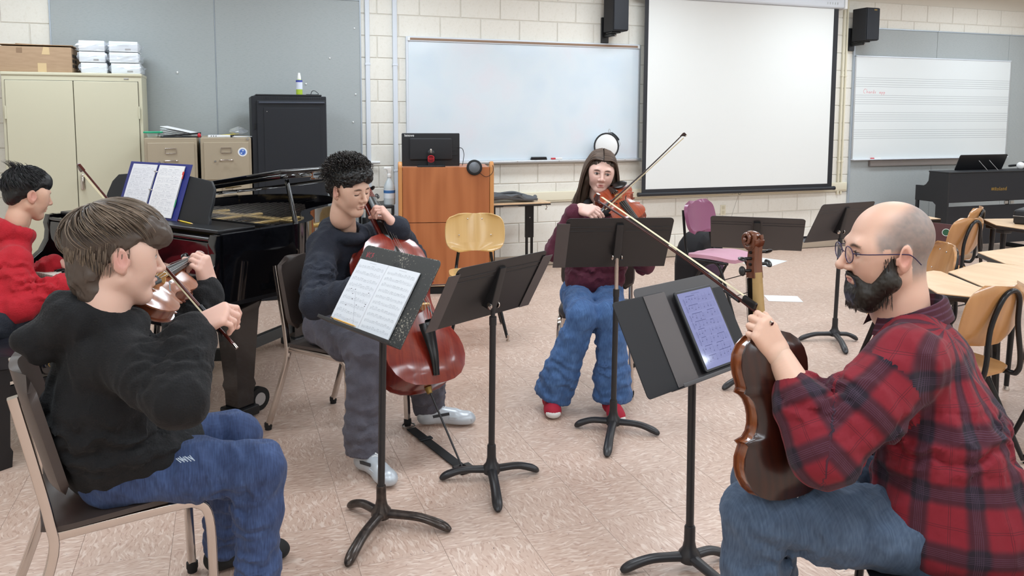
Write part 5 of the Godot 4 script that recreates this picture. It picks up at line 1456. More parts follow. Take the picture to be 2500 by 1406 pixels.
func fiddle(t: Node3D, xf: Transform3D, bl: float, rib: float, arch: float, mt: Dictionary, opt := {}) -> void:
	var cello: bool = opt.get("cello", false)
	var edge := 0.006 * bl / 0.355 * (0.7 if cello else 1.0)
	var ring := fiddle_ring(bl, edge)
	var rim := fiddle_ring(bl)
	var th := 0.0045 * (bl / 0.355 if not cello else 1.5)
	for s: float in [1.0, -1.0]:
		var b := MB.new(); b.crease = 0.35
		var rows := []
		var z0 := s * rib / 2
		for k in 8:
			var q := k / 7.0
			var row := PackedVector3Array()
			for p: Vector2 in ring:
				var c := Vector2(0, clampf(p.y, bl * 0.16, bl * 0.86))
				var w := p.lerp(c, q * 0.97)
				var hgt := arch * (1.0 - pow(1.0 - q, 2.2)) - arch * 0.10 * sin(minf(q * 5.0, 1.0) * PI)
				row.push_back(xf * Vector3(w.x, w.y, z0 + s * (th + hgt)))
			rows.append(row)
		b.grid(rows, true, s < 0)
		b.fan(rows[7], s < 0)
		var low := PackedVector3Array(); var inr := PackedVector3Array()
		for i in ring.size():
			low.push_back(xf * Vector3(ring[i].x, ring[i].y, z0))
			var ii := Vector2(rim[i].x, rim[i].y) * 1.0
			inr.push_back(xf * Vector3(ii.x, ii.y, z0))
		b.grid([low, rows[0]], true, s < 0)
		b.grid([inr, low], true, s < 0)
		part(t, "top_plate" if s > 0 else "back_plate", b, mt.top if s > 0 else mt.back)
	var rb := MB.new(); rb.crease = 0.5
	var r0 := PackedVector3Array(); var r1 := PackedVector3Array()
	for p: Vector2 in rim:
		r0.push_back(xf * Vector3(p.x, p.y, -rib / 2)); r1.push_back(xf * Vector3(p.x, p.y, rib / 2))
	rb.grid([r0, r1])
	part(t, "ribs", rb, mt.rib)
	var k := bl / 0.355
	var ft := rib / 2 + th                     # level of the top plate's edge
	var nk := (0.130 if not cello else 0.114) * k
	var y0 := 0.98 * bl
	var tn := 0.11 if cello else 0.0
	var y1 := y0 + nk - 0.27 * k
	var lean := func(x: float, y: float, z: float) -> Vector3: return Vector3(x, y, z - tn * maxf(0.0, y - y1))
	# neck
	var nb := MB.new()
	var path := PackedVector3Array(); var rad := []
	for i in 9:
		var q := i / 8.0
		path.push_back(xf * lean.call(0, y0 + (nk + 0.012 * k) * q, ft - 0.006 * k + (0.010 - 0.014 * q) * k)); rad.append((0.0155 - 0.0035 * q + (0.008 if i == 0 else 0.0)) * k * (0.82 if cello else 1.0))
	var half := PackedVector2Array()
	for i in 12:
		var a := TAU * i / 12; half.push_back(Vector2(sin(a) * (1.15 if sin(a) < 0 else 0.45), cos(a)))
	nb.tube(path, rad, 12, true, false, half, xf.basis.z)
	part(t, "neck", nb, mt.get("maple", mt.neck))
	# fingerboard
	var fl := 0.270 * k * (0.97 if not cello else 1.0)
	var fz := ft + 0.012 * k; var fy := y0 + nk
	var fb := MB.new()
	var rows := []
	for q in [[0.0, 0.012, 0.0], [1.0, 0.0205 if not cello else 0.0155, 0.016]]:
		var row := PackedVector3Array()
		for i in 9:
			var u := i / 8.0 * 2 - 1
			row.push_back(xf * lean.call(u * q[1] * k, fy - fl * q[0], fz + q[2] * k + 0.005 * k * (1 - u * u)))
		for i in 9:
			var u := 1 - i / 8.0 * 2
			row.push_back(xf * lean.call(u * q[1] * k * 0.96, fy - fl * q[0], fz + q[2] * k - 0.004 * k))
		rows.append(row)
	rows.reverse()
	fb.crease = 0.8
	fb.grid(rows, true, true); fb.fan(rows[0], false); fb.fan(rows[1], true)
	part(t, "fingerboard", fb, M.varnish_black)
	# pegbox, scroll, pegs
	var pb := MB.new()
	var pl := 0.072 * k
	var py := fy + 0.004 * k
	pb.tube(spline([xf * lean.call(0, py - 0.004 * k, ft - 0.002 * k), xf * lean.call(0, py + pl * 0.4, ft - 0.006 * k), xf * lean.call(0, py + pl, ft - 0.018 * k)], 10), [0.0145 * k, 0.0145 * k, 0.0145 * k, 0.014 * k, 0.0138 * k, 0.0134 * k, 0.013 * k, 0.0125 * k, 0.0122 * k, 0.012 * k, 0.012 * k], 8, true, false, PackedVector2Array([Vector2(-1, -0.8), Vector2(-0.8, -0.9), Vector2(0.9, -0.95), Vector2(1, -0.8), Vector2(1, 0.8), Vector2(0.9, 0.95), Vector2(-0.8, 0.9), Vector2(-1, 0.8)]), xf.basis.z)
	var pbx := part(t, "pegbox", pb, mt.neck)
	var sc := MB.new()
	var eye := Vector3(0, py + pl + 0.012 * k, ft - 0.006 * k)
	var sp := PackedVector3Array(); var sr := []
	for i in 40:
		var q := i / 39.0
		var a := deg_to_rad(-95.0) - q * TAU * 1.6
		var rr := lerpf(0.0225, 0.005, pow(q, 0.8)) * k
		sp.push_back(xf * lean.call(0.0, eye.y + cos(a) * rr, eye.z + sin(a) * rr)); sr.append(lerpf(0.0100, 0.005, q) * k)
	sc.tube(sp, sr, 10, true, false, PackedVector2Array([Vector2(-0.75, -1.25), Vector2(0, -1.4), Vector2(0.75, -1.25), Vector2(1, 0), Vector2(0.75, 1.25), Vector2(0, 1.4), Vector2(-0.75, 1.25), Vector2(-1, 0)]), xf.basis.z)
	for s: float in [-1.0, 1.0]:
		var vp := PackedVector3Array(); var vr := []
		for i in 40:
			var q := i / 39.0
			var a := deg_to_rad(-70.0) - q * TAU * 1.75
			var rr := lerpf(0.0235, 0.003, pow(q, 0.85)) * k
			vp.push_back(xf * lean.call(s * lerpf(0.009, 0.0185, q) * k, eye.y + cos(a) * rr, eye.z + sin(a) * rr)); vr.append(lerpf(0.0050, 0.0036, q) * k)
		sc.tube(vp, vr, 8)
		sc.ball(xf * lean.call(s * 0.0195 * k, eye.y, eye.z), Vector3.ONE * 0.0045 * k, Basis.IDENTITY, 10, 6)
	part(t, "scroll", sc, mt.neck)
	for i in 4:
		var s := 1.0 if i % 2 == 0 else -1.0
		var g := MB.new()
		var yy := py + pl * (0.18 + 0.19 * i); var zz := ft - 0.004 * k - 0.012 * k * (0.18 + 0.19 * i)
		var pm := 0.62 if cello else 1.0
		g.cyl(xf * lean.call(-s * 0.016 * k, yy, zz), xf * lean.call(s * 0.030 * k, yy, zz), 0.0034 * k * pm, 0.0040 * k * pm, 10)
		g.ball(xf * lean.call(s * 0.036 * k, yy, zz), Vector3(0.0095, 0.0115, 0.0042) * k * pm, xf.basis * Basis(Vector3.RIGHT, 0.6 * i), 12, 8)
		part(pbx, "peg", g, M.varnish_black)
	# bridge, tailpiece, strings, f holes, chin rest
	var by := 0.455 * bl
	var bh := 0.034 * k * (1.1 if cello else 1.0)
	var btop := ft + arch + bh - 0.002 * k
	var br := MB.new()
	br.prism(PackedVector2Array([Vector2(-0.021, 0), Vector2(-0.012, 0), Vector2(-0.009, 0.010), Vector2(0.009, 0.010), Vector2(0.012, 0), Vector2(0.021, 0), Vector2(0.020, 0.012), Vector2(0.015, 0.020), Vector2(0.019, 0.030), Vector2(0.010, 0.0345), Vector2(-0.010, 0.0345), Vector2(-0.019, 0.029), Vector2(-0.015, 0.020), Vector2(-0.020, 0.012)].map(func(p): return p * k)), 0.004 * k, xf * Transform3D(Basis(Vector3(1, 0, 0), Vector3(0, 0, 1), Vector3(0, -1, 0)), Vector3(0, by, ft + arch - 0.003 * k)))
	part(t, "bridge", br, M.chair_ply)
	var tp := MB.new()
	var tz := ft + arch + 0.012 * k
	tp.tube(spline([xf * Vector3(0, 0.03 * bl, ft + 0.010 * k), xf * Vector3(0, 0.15 * bl, tz), xf * Vector3(0, 0.335 * bl, tz + 0.008 * k)], 8), [0.008 * k, 0.0085 * k, 0.009 * k, 0.0105 * k, 0.012 * k, 0.014 * k, 0.0165 * k, 0.0195 * k, 0.020 * k], 10, true, false, PackedVector2Array([Vector2(-0.2, -1), Vector2(0.12, -0.8), Vector2(0.30, -0.3), Vector2(0.32, 0.0), Vector2(0.30, 0.3), Vector2(0.12, 0.8), Vector2(-0.2, 1)]), xf.basis.z)
	part(t, "tailpiece", tp, M.varnish_black)
	for i in 4:
		var u := (i - 1.5) / 1.5
		var g := MB.new(); var gr := (0.00045 + 0.00012 * i) * (1.0 if not cello else 1.7)
		g.tube(PackedVector3Array([xf * Vector3(u * 0.011 * k, 0.33 * bl, tz + 0.014 * k), xf * Vector3(u * (0.0165 if not cello else 0.011) * k, by, btop + 0.003 * k * (1 - u * u)), xf * lean.call(u * 0.0078 * k, fy, fz + 0.008 * k), xf * lean.call(u * 0.004 * k, py + pl * (0.2 + 0.15 * i), ft - 0.004 * k)]), gr, 5)
		part(t, "string", g, M.steel)
	for s: float in [-1.0, 1.0]:
		var g := MB.new()
		var fp := PackedVector3Array()
		for q in [[0.118, 0.372], [0.128, 0.385], [0.135, 0.405], [0.118, 0.435], [0.104, 0.465], [0.092, 0.495], [0.078, 0.520], [0.070, 0.535], [0.072, 0.553], [0.084, 0.556]]:
			var pp := Vector2(q[0], q[1]) * bl
			var edge_x := 0.155 * bl if q[1] > 0.36 else 0.2 * bl
			var qq := clampf(1.0 - pp.x / (edge_x * (1.0 + 0.9 * absf(q[1] - 0.5) * 2.0)), 0.0, 1.0)
			fp.push_back(xf * Vector3(s * pp.x, pp.y, ft + arch * (1.0 - pow(1.0 - qq, 2.2)) + 0.0006 * k))
		g.tube(spline(Array(fp), 24), 0.0026 * k, 6, true, false, PackedVector2Array([Vector2(-0.25, -1), Vector2(0.25, -1), Vector2(0.25, 1), Vector2(-0.25, 1)]), xf.basis.z)
		part(t, "f_hole", g, M.varnish_black)
	var eb := MB.new(); eb.lathe([[0.001, -0.012], [0.006, -0.011], [0.0075, -0.006], [0.005, 0.0], [0.005, 0.006]], 12, xf * Transform3D(Basis.IDENTITY.scaled(Vector3.ONE * k * (0.8 if cello else 1.0)), Vector3(0, -0.002 * k, 0)))
	part(t, "end_button", eb, M.varnish_black)
	if not cello:
		var cr := MB.new(); cr.ball(xf * Vector3(-0.055 * k, 0.045 * k, ft + arch + 0.010 * k), Vector3(0.042, 0.034, 0.008) * k, xf.basis, 18, 8)
		cr.box(xf * Vector3(-0.035 * k, 0.004 * k, ft - 0.008), Vector3(0.03, 0.006, 0.05) * k, 0.002, xf.basis)
		part(t, "chin_rest", cr, M.varnish_black)
		var cl := MB.new()
		for x: float in [-0.045, -0.025]: cl.cyl(xf * Vector3(x * k, -0.006 * k, -rib / 2), xf * Vector3(x * k, -0.006 * k, ft + 0.004), 0.0025 * k, -1, 8)
		part(t, "chin_rest_clamp", cl, M.chrome)

func fiddle_mats(key: String, top_d: Color, top_l: Color, back_d: Color, back_l: Color, gloss := 0.16) -> Dictionary:
	var o := {}
	for q in [["top", top_d, top_l], ["back", back_d, back_l], ["rib", back_d.lerp(back_l, 0.4), back_l], ["neck", back_d, back_l]]:
		var m := wood(key + "_" + q[0], q[1], q[2], gloss + 0.12, hash(key + q[0]) % 1000, 4.0 if q[0] != "top" else 6.0, 10.0, 0.8)
		m.clearcoat_roughness = gloss
		o[q[0]] = m
	return o

# bow from the frog end to the tip; hair on the side hs
func bow(label: String, frog: Vector3, tip: Vector3, hs: Vector3, dark: Color, ln := 0.0) -> Node3D:
	var t := thing("bow", label, "bow", frog)
	var d := (tip - frog).normalized(); var L := (tip - frog).length()
	hs = (hs - d * hs.dot(d)).normalized()
	var w := d.cross(hs)
	var stick := MB.new(); var pts := []
	for i in 13:
		var q := i / 12.0
		pts.append(d * L * (-0.03 + q * 1.03) + hs * (0.0095 * sin(q * PI)))
	stick.tube(spline(pts, 24), range(25).map(func(i): return 0.0046 - 0.0016 * i / 24.0), 8)
	var wm := mat("bow_wood%d" % taken.bow, dark, 0.25)
	part(t, "stick", stick, wm)
	var hr := MB.new()
	hr.box(d * (L * 0.52) + hs * 0.0195, Vector3(L * 0.90, 0.0012, 0.009), 0.0003, Basis(d, hs, w))
	part(t, "hair", hr, mat("bow_hair%d" % taken.bow, Color8(214, 202, 168), 0.6))
	var fg := MB.new(); fg.box(d * 0.045 + hs * 0.0125, Vector3(0.046, 0.019, 0.011), 0.003, Basis(d, hs, w))
	part(t, "frog", fg, M.varnish_black)
	fg = MB.new(); fg.cyl(d * 0.075, d * 0.13, 0.0058, 0.005, 10)
	part(t, "grip", fg, M.leather_black)
	fg = MB.new(); fg.cyl(d * (-0.03 * L - 0.016), d * (-0.03 * L), 0.005, -1, 10)
	part(t, "screw_button", fg, M.chrome)
	var hd := MB.new(); hd.prism(PackedVector2Array([Vector2(-0.024, -0.003), Vector2(0.004, -0.005), Vector2(0.012, 0.0), Vector2(0.004, 0.021), Vector2(-0.006, 0.021), Vector2(-0.012, 0.006)]), 0.008, Transform3D(Basis(d, hs, w), d * L - w * 0.004), 0.001)
	part(t, "head", hd, wm)
	fg = MB.new(); fg.box(d * (L - 0.001) + hs * 0.0215, Vector3(0.013, 0.0015, 0.009), 0.0004, Basis(d, hs, w))
	part(t, "tip_plate", fg, M.ivory)
	return t

static func axis_xf(p: Vector3, y: Vector3, z: Vector3) -> Transform3D:
	y = y.normalized(); z = (z - y * z.dot(y)).normalized()
	return Transform3D(Basis(y.cross(z), y, z), p)

func grand_piano() -> void:
	var t := thing("grand_piano", "black grand piano with raised lid", "piano", Vector3(-0.03, 0, 3.66), atan2(0.613, 0.79))
	# local: +x toward the tail, z 0 at the treble side, z -1.48 at the bass side, x 0 the front of the rim
	var R := 0.985; var Lw := 0.66
	var outl := [Vector2(0.0, 0.0), Vector2(0.40, 0.0), Vector2(0.52, 0.012), Vector2(0.63, 0.06), Vector2(0.72, 0.15), Vector2(0.81, 0.27), Vector2(0.92, 0.37), Vector2(1.06, 0.435), Vector2(1.24, 0.49), Vector2(1.40, 0.56), Vector2(1.52, 0.66), Vector2(1.60, 0.80), Vector2(1.63, 0.96), Vector2(1.61, 1.12), Vector2(1.54, 1.28), Vector2(1.42, 1.41), Vector2(1.28, 1.47), Vector2(1.15, 1.48), Vector2(0.0, 1.48)]
	var sm := []
	for i in outl.size() - 1:
		var a: Vector2 = outl[maxi(i - 1, 0)]; var b: Vector2 = outl[i]; var c: Vector2 = outl[i + 1]; var e: Vector2 = outl[mini(i + 2, outl.size() - 1)]
		var m := 1 if i == 0 or i == outl.size() - 2 else 4
		for k in m: sm.append(b.cubic_interpolate(c, a, e, float(k) / m))
	sm.append(outl[-1])
	# bent rim as a thick wall
	var b := MB.new(); b.crease = 0.6
	var path := PackedVector3Array()
	for p: Vector2 in sm: path.push_back(Vector3(p.x, 0, -p.y))
	var lo := PackedVector3Array(); var hi := PackedVector3Array(); var li := PackedVector3Array(); var ih := PackedVector3Array()
	var pv := PackedVector2Array(sm); var ins := MB.inset(pv, 0.05 if not Geometry2D.is_polygon_clockwise(pv) else -0.05)
	for i in sm.size():
		var q: Vector2 = ins[i]
		if i == 0: q = Vector2(0.0, 0.05)
		if i == sm.size() - 1: q = Vector2(0.0, 1.43)
		lo.push_back(Vector3(sm[i].x, Lw, -sm[i].y)); hi.push_back(Vector3(sm[i].x, R, -sm[i].y))
		li.push_back(Vector3(q.x, Lw, -q.y)); ih.push_back(Vector3(q.x, R, -q.y))
	b.grid([lo, hi], false); b.grid([hi, ih], false); b.grid([ih, li], false)
	part(t, "rim", b, M.piano_black)
	b = MB.new()
	b.prism(pv, 0.02, Transform3D(Basis(Vector3(1, 0, 0), Vector3(0, 0, -1), Vector3(0, 1, 0)), Vector3(0, Lw - 0.02, 0)))
	part(t, "bottom_board", b, M.piano_satin)
	# soundboard and iron plate inside
	b = MB.new(); b.prism(ins, 0.01, Transform3D(Basis(Vector3(1, 0, 0), Vector3(0, 0, -1), Vector3(0, 1, 0)), Vector3(0, 0.80, 0)))
	part(t, "soundboard", b, M.spruce)
	var plate := MB.new()
	for q in [[0.42, -0.74, 0.08, 1.36], [0.95, -0.95, 0.05, 1.0]]:
		plate.box(Vector3(q[0], 0.90, q[1]), Vector3(q[2], 0.03, q[3]), 0.01)
	for z: float in [-0.25, -0.62, -1.0, -1.36]:
		plate.box(Vector3(0.75, 0.90, z * 0.9 - 0.12), Vector3(0.7, 0.025, 0.05), 0.008)
	part(t, "iron_plate", plate, M.gold_plate)
	for k in 30:
		var s := MB.new(); var z := -0.12 - k * 0.043
		s.cyl(Vector3(0.40, 0.925, z), Vector3(1.5 - maxf(0.0, 0.95 - absf(z)) * 0.9, 0.925, z - 0.1), 0.0012, -1, 4)
		part(t, "string", s, M.iron_worn)
	part(t, "tuning_block", bx(Vector3(0.30, 0.915, -0.74), Vector3(0.16, 0.05, 1.37), 0.006), M.gold_plate)
	part(t, "damper_rail", bx(Vector3(0.46, 0.955, -0.74), Vector3(0.03, 0.02, 1.3), 0.004), M.piano_satin)
	# cheeks with curved arms, key bed, key slip
	for z: float in [0.0, -1.43]:
		b = MB.new()
		b.prism(PackedVector2Array([Vector2(0.02, 0.60), Vector2(0.02, R), Vector2(-0.02, R), Vector2(-0.035, 0.94), Vector2(-0.028, 0.90), Vector2(-0.035, 0.85), Vector2(-0.07, 0.79), Vector2(-0.13, 0.745), Vector2(-0.21, 0.72), Vector2(-0.25, 0.71), Vector2(-0.26, 0.69), Vector2(-0.26, 0.60)]), 0.05, Transform3D(Basis.IDENTITY, Vector3(0, 0, z - 0.05)), 0.004)
		part(t, "cheek", b, M.piano_black)
	part(t, "key_bed", bx(Vector3(-0.08, 0.625, -0.74), Vector3(0.36, 0.05, 1.48), 0.006), M.piano_black)
	part(t, "key_slip", bx(Vector3(-0.255, 0.68, -0.74), Vector3(0.02, 0.06, 1.38), 0.004), M.piano_black)
	part(t, "fallboard", bx(Vector3(-0.01, 0.83, -0.74), Vector3(0.03, 0.24, 1.38), 0.006), M.piano_black)
	part(t, "fallboard_top", bx(Vector3(0.03, 0.962, -0.74), Vector3(0.11, 0.02, 1.38), 0.004), M.piano_black)
	var wk := MB.new(); wk.box(Vector3(-0.155, 0.712, 0), Vector3(0.15, 0.022, 0.0225), 0.0015)
	var wkm := wk.mesh()
	var bk := MB.new(); bk.box(Vector3(-0.125, 0.728, 0), Vector3(0.095, 0.016, 0.011), 0.002)
	var bkm := bk.mesh()
	for k in 52:
		var key := part(t, "white_key", wkm, M.ivory); key.position.z = -0.10 - k * 0.0246
		if k % 7 in [0, 2, 3, 5, 6]:
			key = part(t, "black_key", bkm, M.varnish_black); key.position.z = -0.10 - (k + 0.5) * 0.0246
	# hinged lid, front flap folded back on it
	var ang := deg_to_rad(8.6)
	var lt := Transform3D(Basis(Vector3.RIGHT, -ang), Vector3(0, R + 0.012, -1.49))
	var lp := PackedVector2Array()
	lp.push_back(Vector2(0.38, -0.02))
	for i in range(1, sm.size() - 1):
		if sm[i].x > 0.385: lp.push_back(Vector2(sm[i].x + 0.012, 1.49 - sm[i].y + (0.012 if sm[i].y < 0.7 else -0.0)))
	lp.push_back(Vector2(1.15, -0.01))
	lp[0] = Vector2(0.38, 1.49)
	lp.push_back(Vector2(0.38, 0.0))
	b = MB.new(); b.prism(lp, 0.022, lt * Transform3D(Basis(Vector3(1, 0, 0), Vector3(0, 0, 1), Vector3(0, -1, 0)), Vector3(0, 0.022, 0)), 0.003)
	part(t, "lid", b, M.piano_black)
	b = MB.new(); b.box(lt * Vector3(0.62, 0.036, 0.745), Vector3(0.46, 0.022, 1.48), 0.003, lt.basis)
	part(t, "front_flap", b, M.piano_black)
	for z: float in [0.3, 1.1]:
		b = MB.new(); b.box(lt * Vector3(0.40, -0.004, z), Vector3(0.05, 0.004, 0.07), 0.001, lt.basis)
		part(t, "hinge", b, M.gold_plate)
	b = MB.new(); b.cyl(Vector3(0.50, R - 0.03, -0.04), lt * Vector3(0.50, -0.002, 1.40), 0.013, 0.011, 10)
	part(t, "prop_stick", b, M.piano_black)
	# music desk
	var mx := Transform3D(Basis(Vector3.UP, -PI / 2) * Basis(Vector3.RIGHT, deg_to_rad(-20.0)), Vector3(0.15, R, -0.735))
	b = MB.new()
	b.prism(PackedVector2Array([Vector2(-0.47, 0.0), Vector2(0.47, 0.0), Vector2(0.47, 0.03), Vector2(0.455, 0.05), Vector2(0.455, 0.12), Vector2(0.44, 0.19), Vector2(0.40, 0.23), Vector2(0.2, 0.25), Vector2(-0.2, 0.25), Vector2(-0.40, 0.23), Vector2(-0.44, 0.19), Vector2(-0.455, 0.12), Vector2(-0.455, 0.05), Vector2(-0.47, 0.03)]), 0.018, mx, 0.003)
	part(t, "music_desk", b, M.piano_dull)
	part(t, "desk_shelf", bx(Vector3(0.14, R + 0.005, -0.735), Vector3(0.22, 0.018, 1.36), 0.004), M.piano_satin)
	t.set_meta("desk", mx)
	# three legs, brass casters on a rolling truck, pedal lyre
	for q in [Vector3(0.24, 0, -0.20), Vector3(0.24, 0, -1.28), Vector3(1.30, 0, -0.95)]:
		b = MB.new()
		b.tube(PackedVector3Array([q + Vector3(0, 0.66, 0), q + Vector3(0, 0.60, 0), q + Vector3(0, 0.56, 0), q + Vector3(0, 0.20, 0), q + Vector3(0, 0.17, 0), q + Vector3(0, 0.14, 0), q + Vector3(0, 0.06, 0)]), [0.085, 0.085, 0.075, 0.052, 0.058, 0.05, 0.048], 4, true, false, PackedVector2Array([Vector2(-1, -1), Vector2(1, -1), Vector2(1, 1), Vector2(-1, 1)]), Vector3.RIGHT)
		part(t, "leg", b, M.piano_black)
		b = MB.new(); b.box(q + Vector3(0, 0.035, 0), Vector3(0.14, 0.05, 0.14), 0.006)
		part(t, "truck_cup", b, M.plastic_black)
		b = MB.new(); b.cyl(q + Vector3(0.115, 0.062, -0.018), q + Vector3(0.115, 0.062, 0.018), 0.062, -1, 22)
		part(t, "caster", b, M.rubber)
		b = MB.new(); b.cyl(q + Vector3(0.115, 0.062, -0.02), q + Vector3(0.115, 0.062, 0.02), 0.034, -1, 18)
		part(t, "caster_hub", b, M.alu)
		var c := Vector3(0.62, 0.13, -0.80)
		var dd: Vector3 = (c - q) * Vector3(1, 0, 1)
		b = MB.new(); b.box(q.lerp(c, 0.5) * Vector3(1, 0, 1) + Vector3(0, 0.13, 0), Vector3(dd.length(), 0.07, 0.04), 0.004, Basis(Vector3.UP, atan2(-dd.z, dd.x)))
		part(t, "truck_arm", b, mat("truck_grey", rgb(52, 56, 58), 0.5))
	b = MB.new()
	for z: float in [-0.68, -0.80]: b.cyl(Vector3(0.22, 0.64, z), Vector3(0.16, 0.13, z), 0.017, -1, 10)
	b.box(Vector3(0.15, 0.11, -0.74), Vector3(0.12, 0.06, 0.28), 0.008)
	part(t, "pedal_lyre", b, M.piano_black)
	for z: float in [-0.67, -0.74, -0.81]:
		b = MB.new(); b.box(Vector3(0.05, 0.085, z), Vector3(0.11, 0.012, 0.024), 0.005)
		part(t, "pedal", b, M.gold_plate)
	# binder with music and pencil on the desk, in room coordinates
	var pose := t.transform * mx
	var wv := pose.basis.x; var up := pose.basis.y; var nn := pose.basis.z
	var c0 := pose * Vector3(-0.04, 0.155, 0.022)
	var bd := thing("ring_binder", "open blue ring binder standing on the piano's music desk", "binder", c0 - up * 0.15)
	var oo := c0 - bd.position
	var bl := mat("binder_blue", rgb(44, 52, 128), 0.4)
	for s: float in [-1.0, 1.0]:
		b = MB.new(); b.box(oo + wv * s * 0.137, Vector3(0.262, 0.305, 0.004), 0.001, Basis(wv, up, nn))
		part(bd, "cover", b, bl)
	b = MB.new(); b.box(oo - nn * 0.002, Vector3(0.03, 0.305, 0.004), 0.001, Basis(wv, up, nn)); part(bd, "spine", b, bl)
	for y: float in [-0.1, 0.0, 0.1]:
		b = MB.new()
		b.tube(PackedVector3Array(range(12).map(func(k): return oo + up * y + wv * 0.018 * cos(TAU * k / 12) + nn * (0.010 + 0.014 * sin(TAU * k / 12)))), 0.0018, 6, false, true)
		part(bd, "ring", b, M.chrome)
	sheet("sheet_music", "left page of printed music in the blue binder", score_image(420, 560, 6, 31, Color8(236, 238, 244), Color8(168, 172, 184), 0, 0.7, true), c0 - wv * 0.122 + nn * 0.006, wv, up, nn, 0.215, 0.278)
	sheet("sheet_music", "right page of printed music in the blue binder", score_image(420, 560, 6, 32, Color8(240, 241, 244), Color8(168, 172, 184), 0, 0.7, true), c0 + wv * 0.118 + nn * 0.009, wv, up, nn, 0.215, 0.278)
	for q in [["red", 0.09, Color8(214, 70, 60)], ["green", -0.06, Color8(70, 170, 120)]]:
		b = MB.new(); b.box(Vector3.ZERO, Vector3(0.014, 0.04, 0.001), 0.0003, Basis(wv, up, nn))
		single("page_tab", "small %s index tab on the binder page edge" % q[0], "index tab", b, mat("tab_" + q[0], q[2], 0.5), c0 + wv * 0.226 + up * q[1] + nn * 0.011)
	pencil("yellow pencil with red eraser lying on the piano's music shelf", t.transform * Vector3(0.135, R + 0.0185, -0.50), t.basis * Vector3(-0.25, 0, 1), Color8(232, 200, 40), Color8(214, 84, 70))

func bench() -> void:
	var t := thing("piano_bench", "black padded piano bench with adjusting knob under the boy in red", "bench", Vector3(-1.04, 0, 3.30), atan2(0.613, 0.79))
	# local x toward the piano, z along the keyboard
	var seat := shell(func(u, v): return Vector3((0.5 - u) * 0.33, 0.475 + 0.022 * sin(u * PI) * sin(v * PI) + 0.006 * cos(v * TAU * 3.0) * cos(u * TAU * 2.0), (0.5 - v) * 0.74), 16, 30, 0.055)
	part(t, "cushion", seat, M.leather_black)
	part(t, "frame", bx(Vector3(0, 0.415, 0), Vector3(0.31, 0.07, 0.70), 0.006), M.piano_satin)
	part(t, "lower_rail", bx(Vector3(0, 0.30, 0.30), Vector3(0.28, 0.10, 0.02), 0.004), M.piano_satin)
	part(t, "lower_rail", bx(Vector3(0.13, 0.30, 0), Vector3(0.02, 0.10, 0.62), 0.004), M.piano_satin)
	for x: float in [-0.135, 0.135]:
		for z: float in [-0.32, 0.32]:
			var b := MB.new(); b.tube(PackedVector3Array([Vector3(x, 0.44, z), Vector3(x, 0.40, z), Vector3(x, 0.09, z), Vector3(x, 0.07, z), Vector3(x, 0.0, z)]), [0.034, 0.034, 0.024, 0.031, 0.026], 4, true, false, PackedVector2Array([Vector2(-1, -1), Vector2(1, -1), Vector2(1, 1), Vector2(-1, 1)]), Vector3.RIGHT)
			part(t, "leg", b, M.piano_satin)
	var k := MB.new(); k.lathe([[0.010, -0.04], [0.010, 0.0], [0.038, 0.002], [0.042, 0.012], [0.036, 0.03], [0.02, 0.036], [0.001, 0.037]], 22, Transform3D(Basis(Vector3.RIGHT, PI / 2), Vector3(0.05, 0.42, 0.36)))
	var kn := part(t, "knob", k, M.piano_black)
	k = MB.new(); k.tube(spline([Vector3(0.045, 0.405, 0.397), Vector3(0.06, 0.425, 0.397), Vector3(0.052, 0.437, 0.397), Vector3(0.04, 0.43, 0.397), Vector3(0.055, 0.41, 0.397), Vector3(0.066, 0.407, 0.396)], 20), 0.0018, 5)
	part(kn, "emblem", k, M.gold_plate)

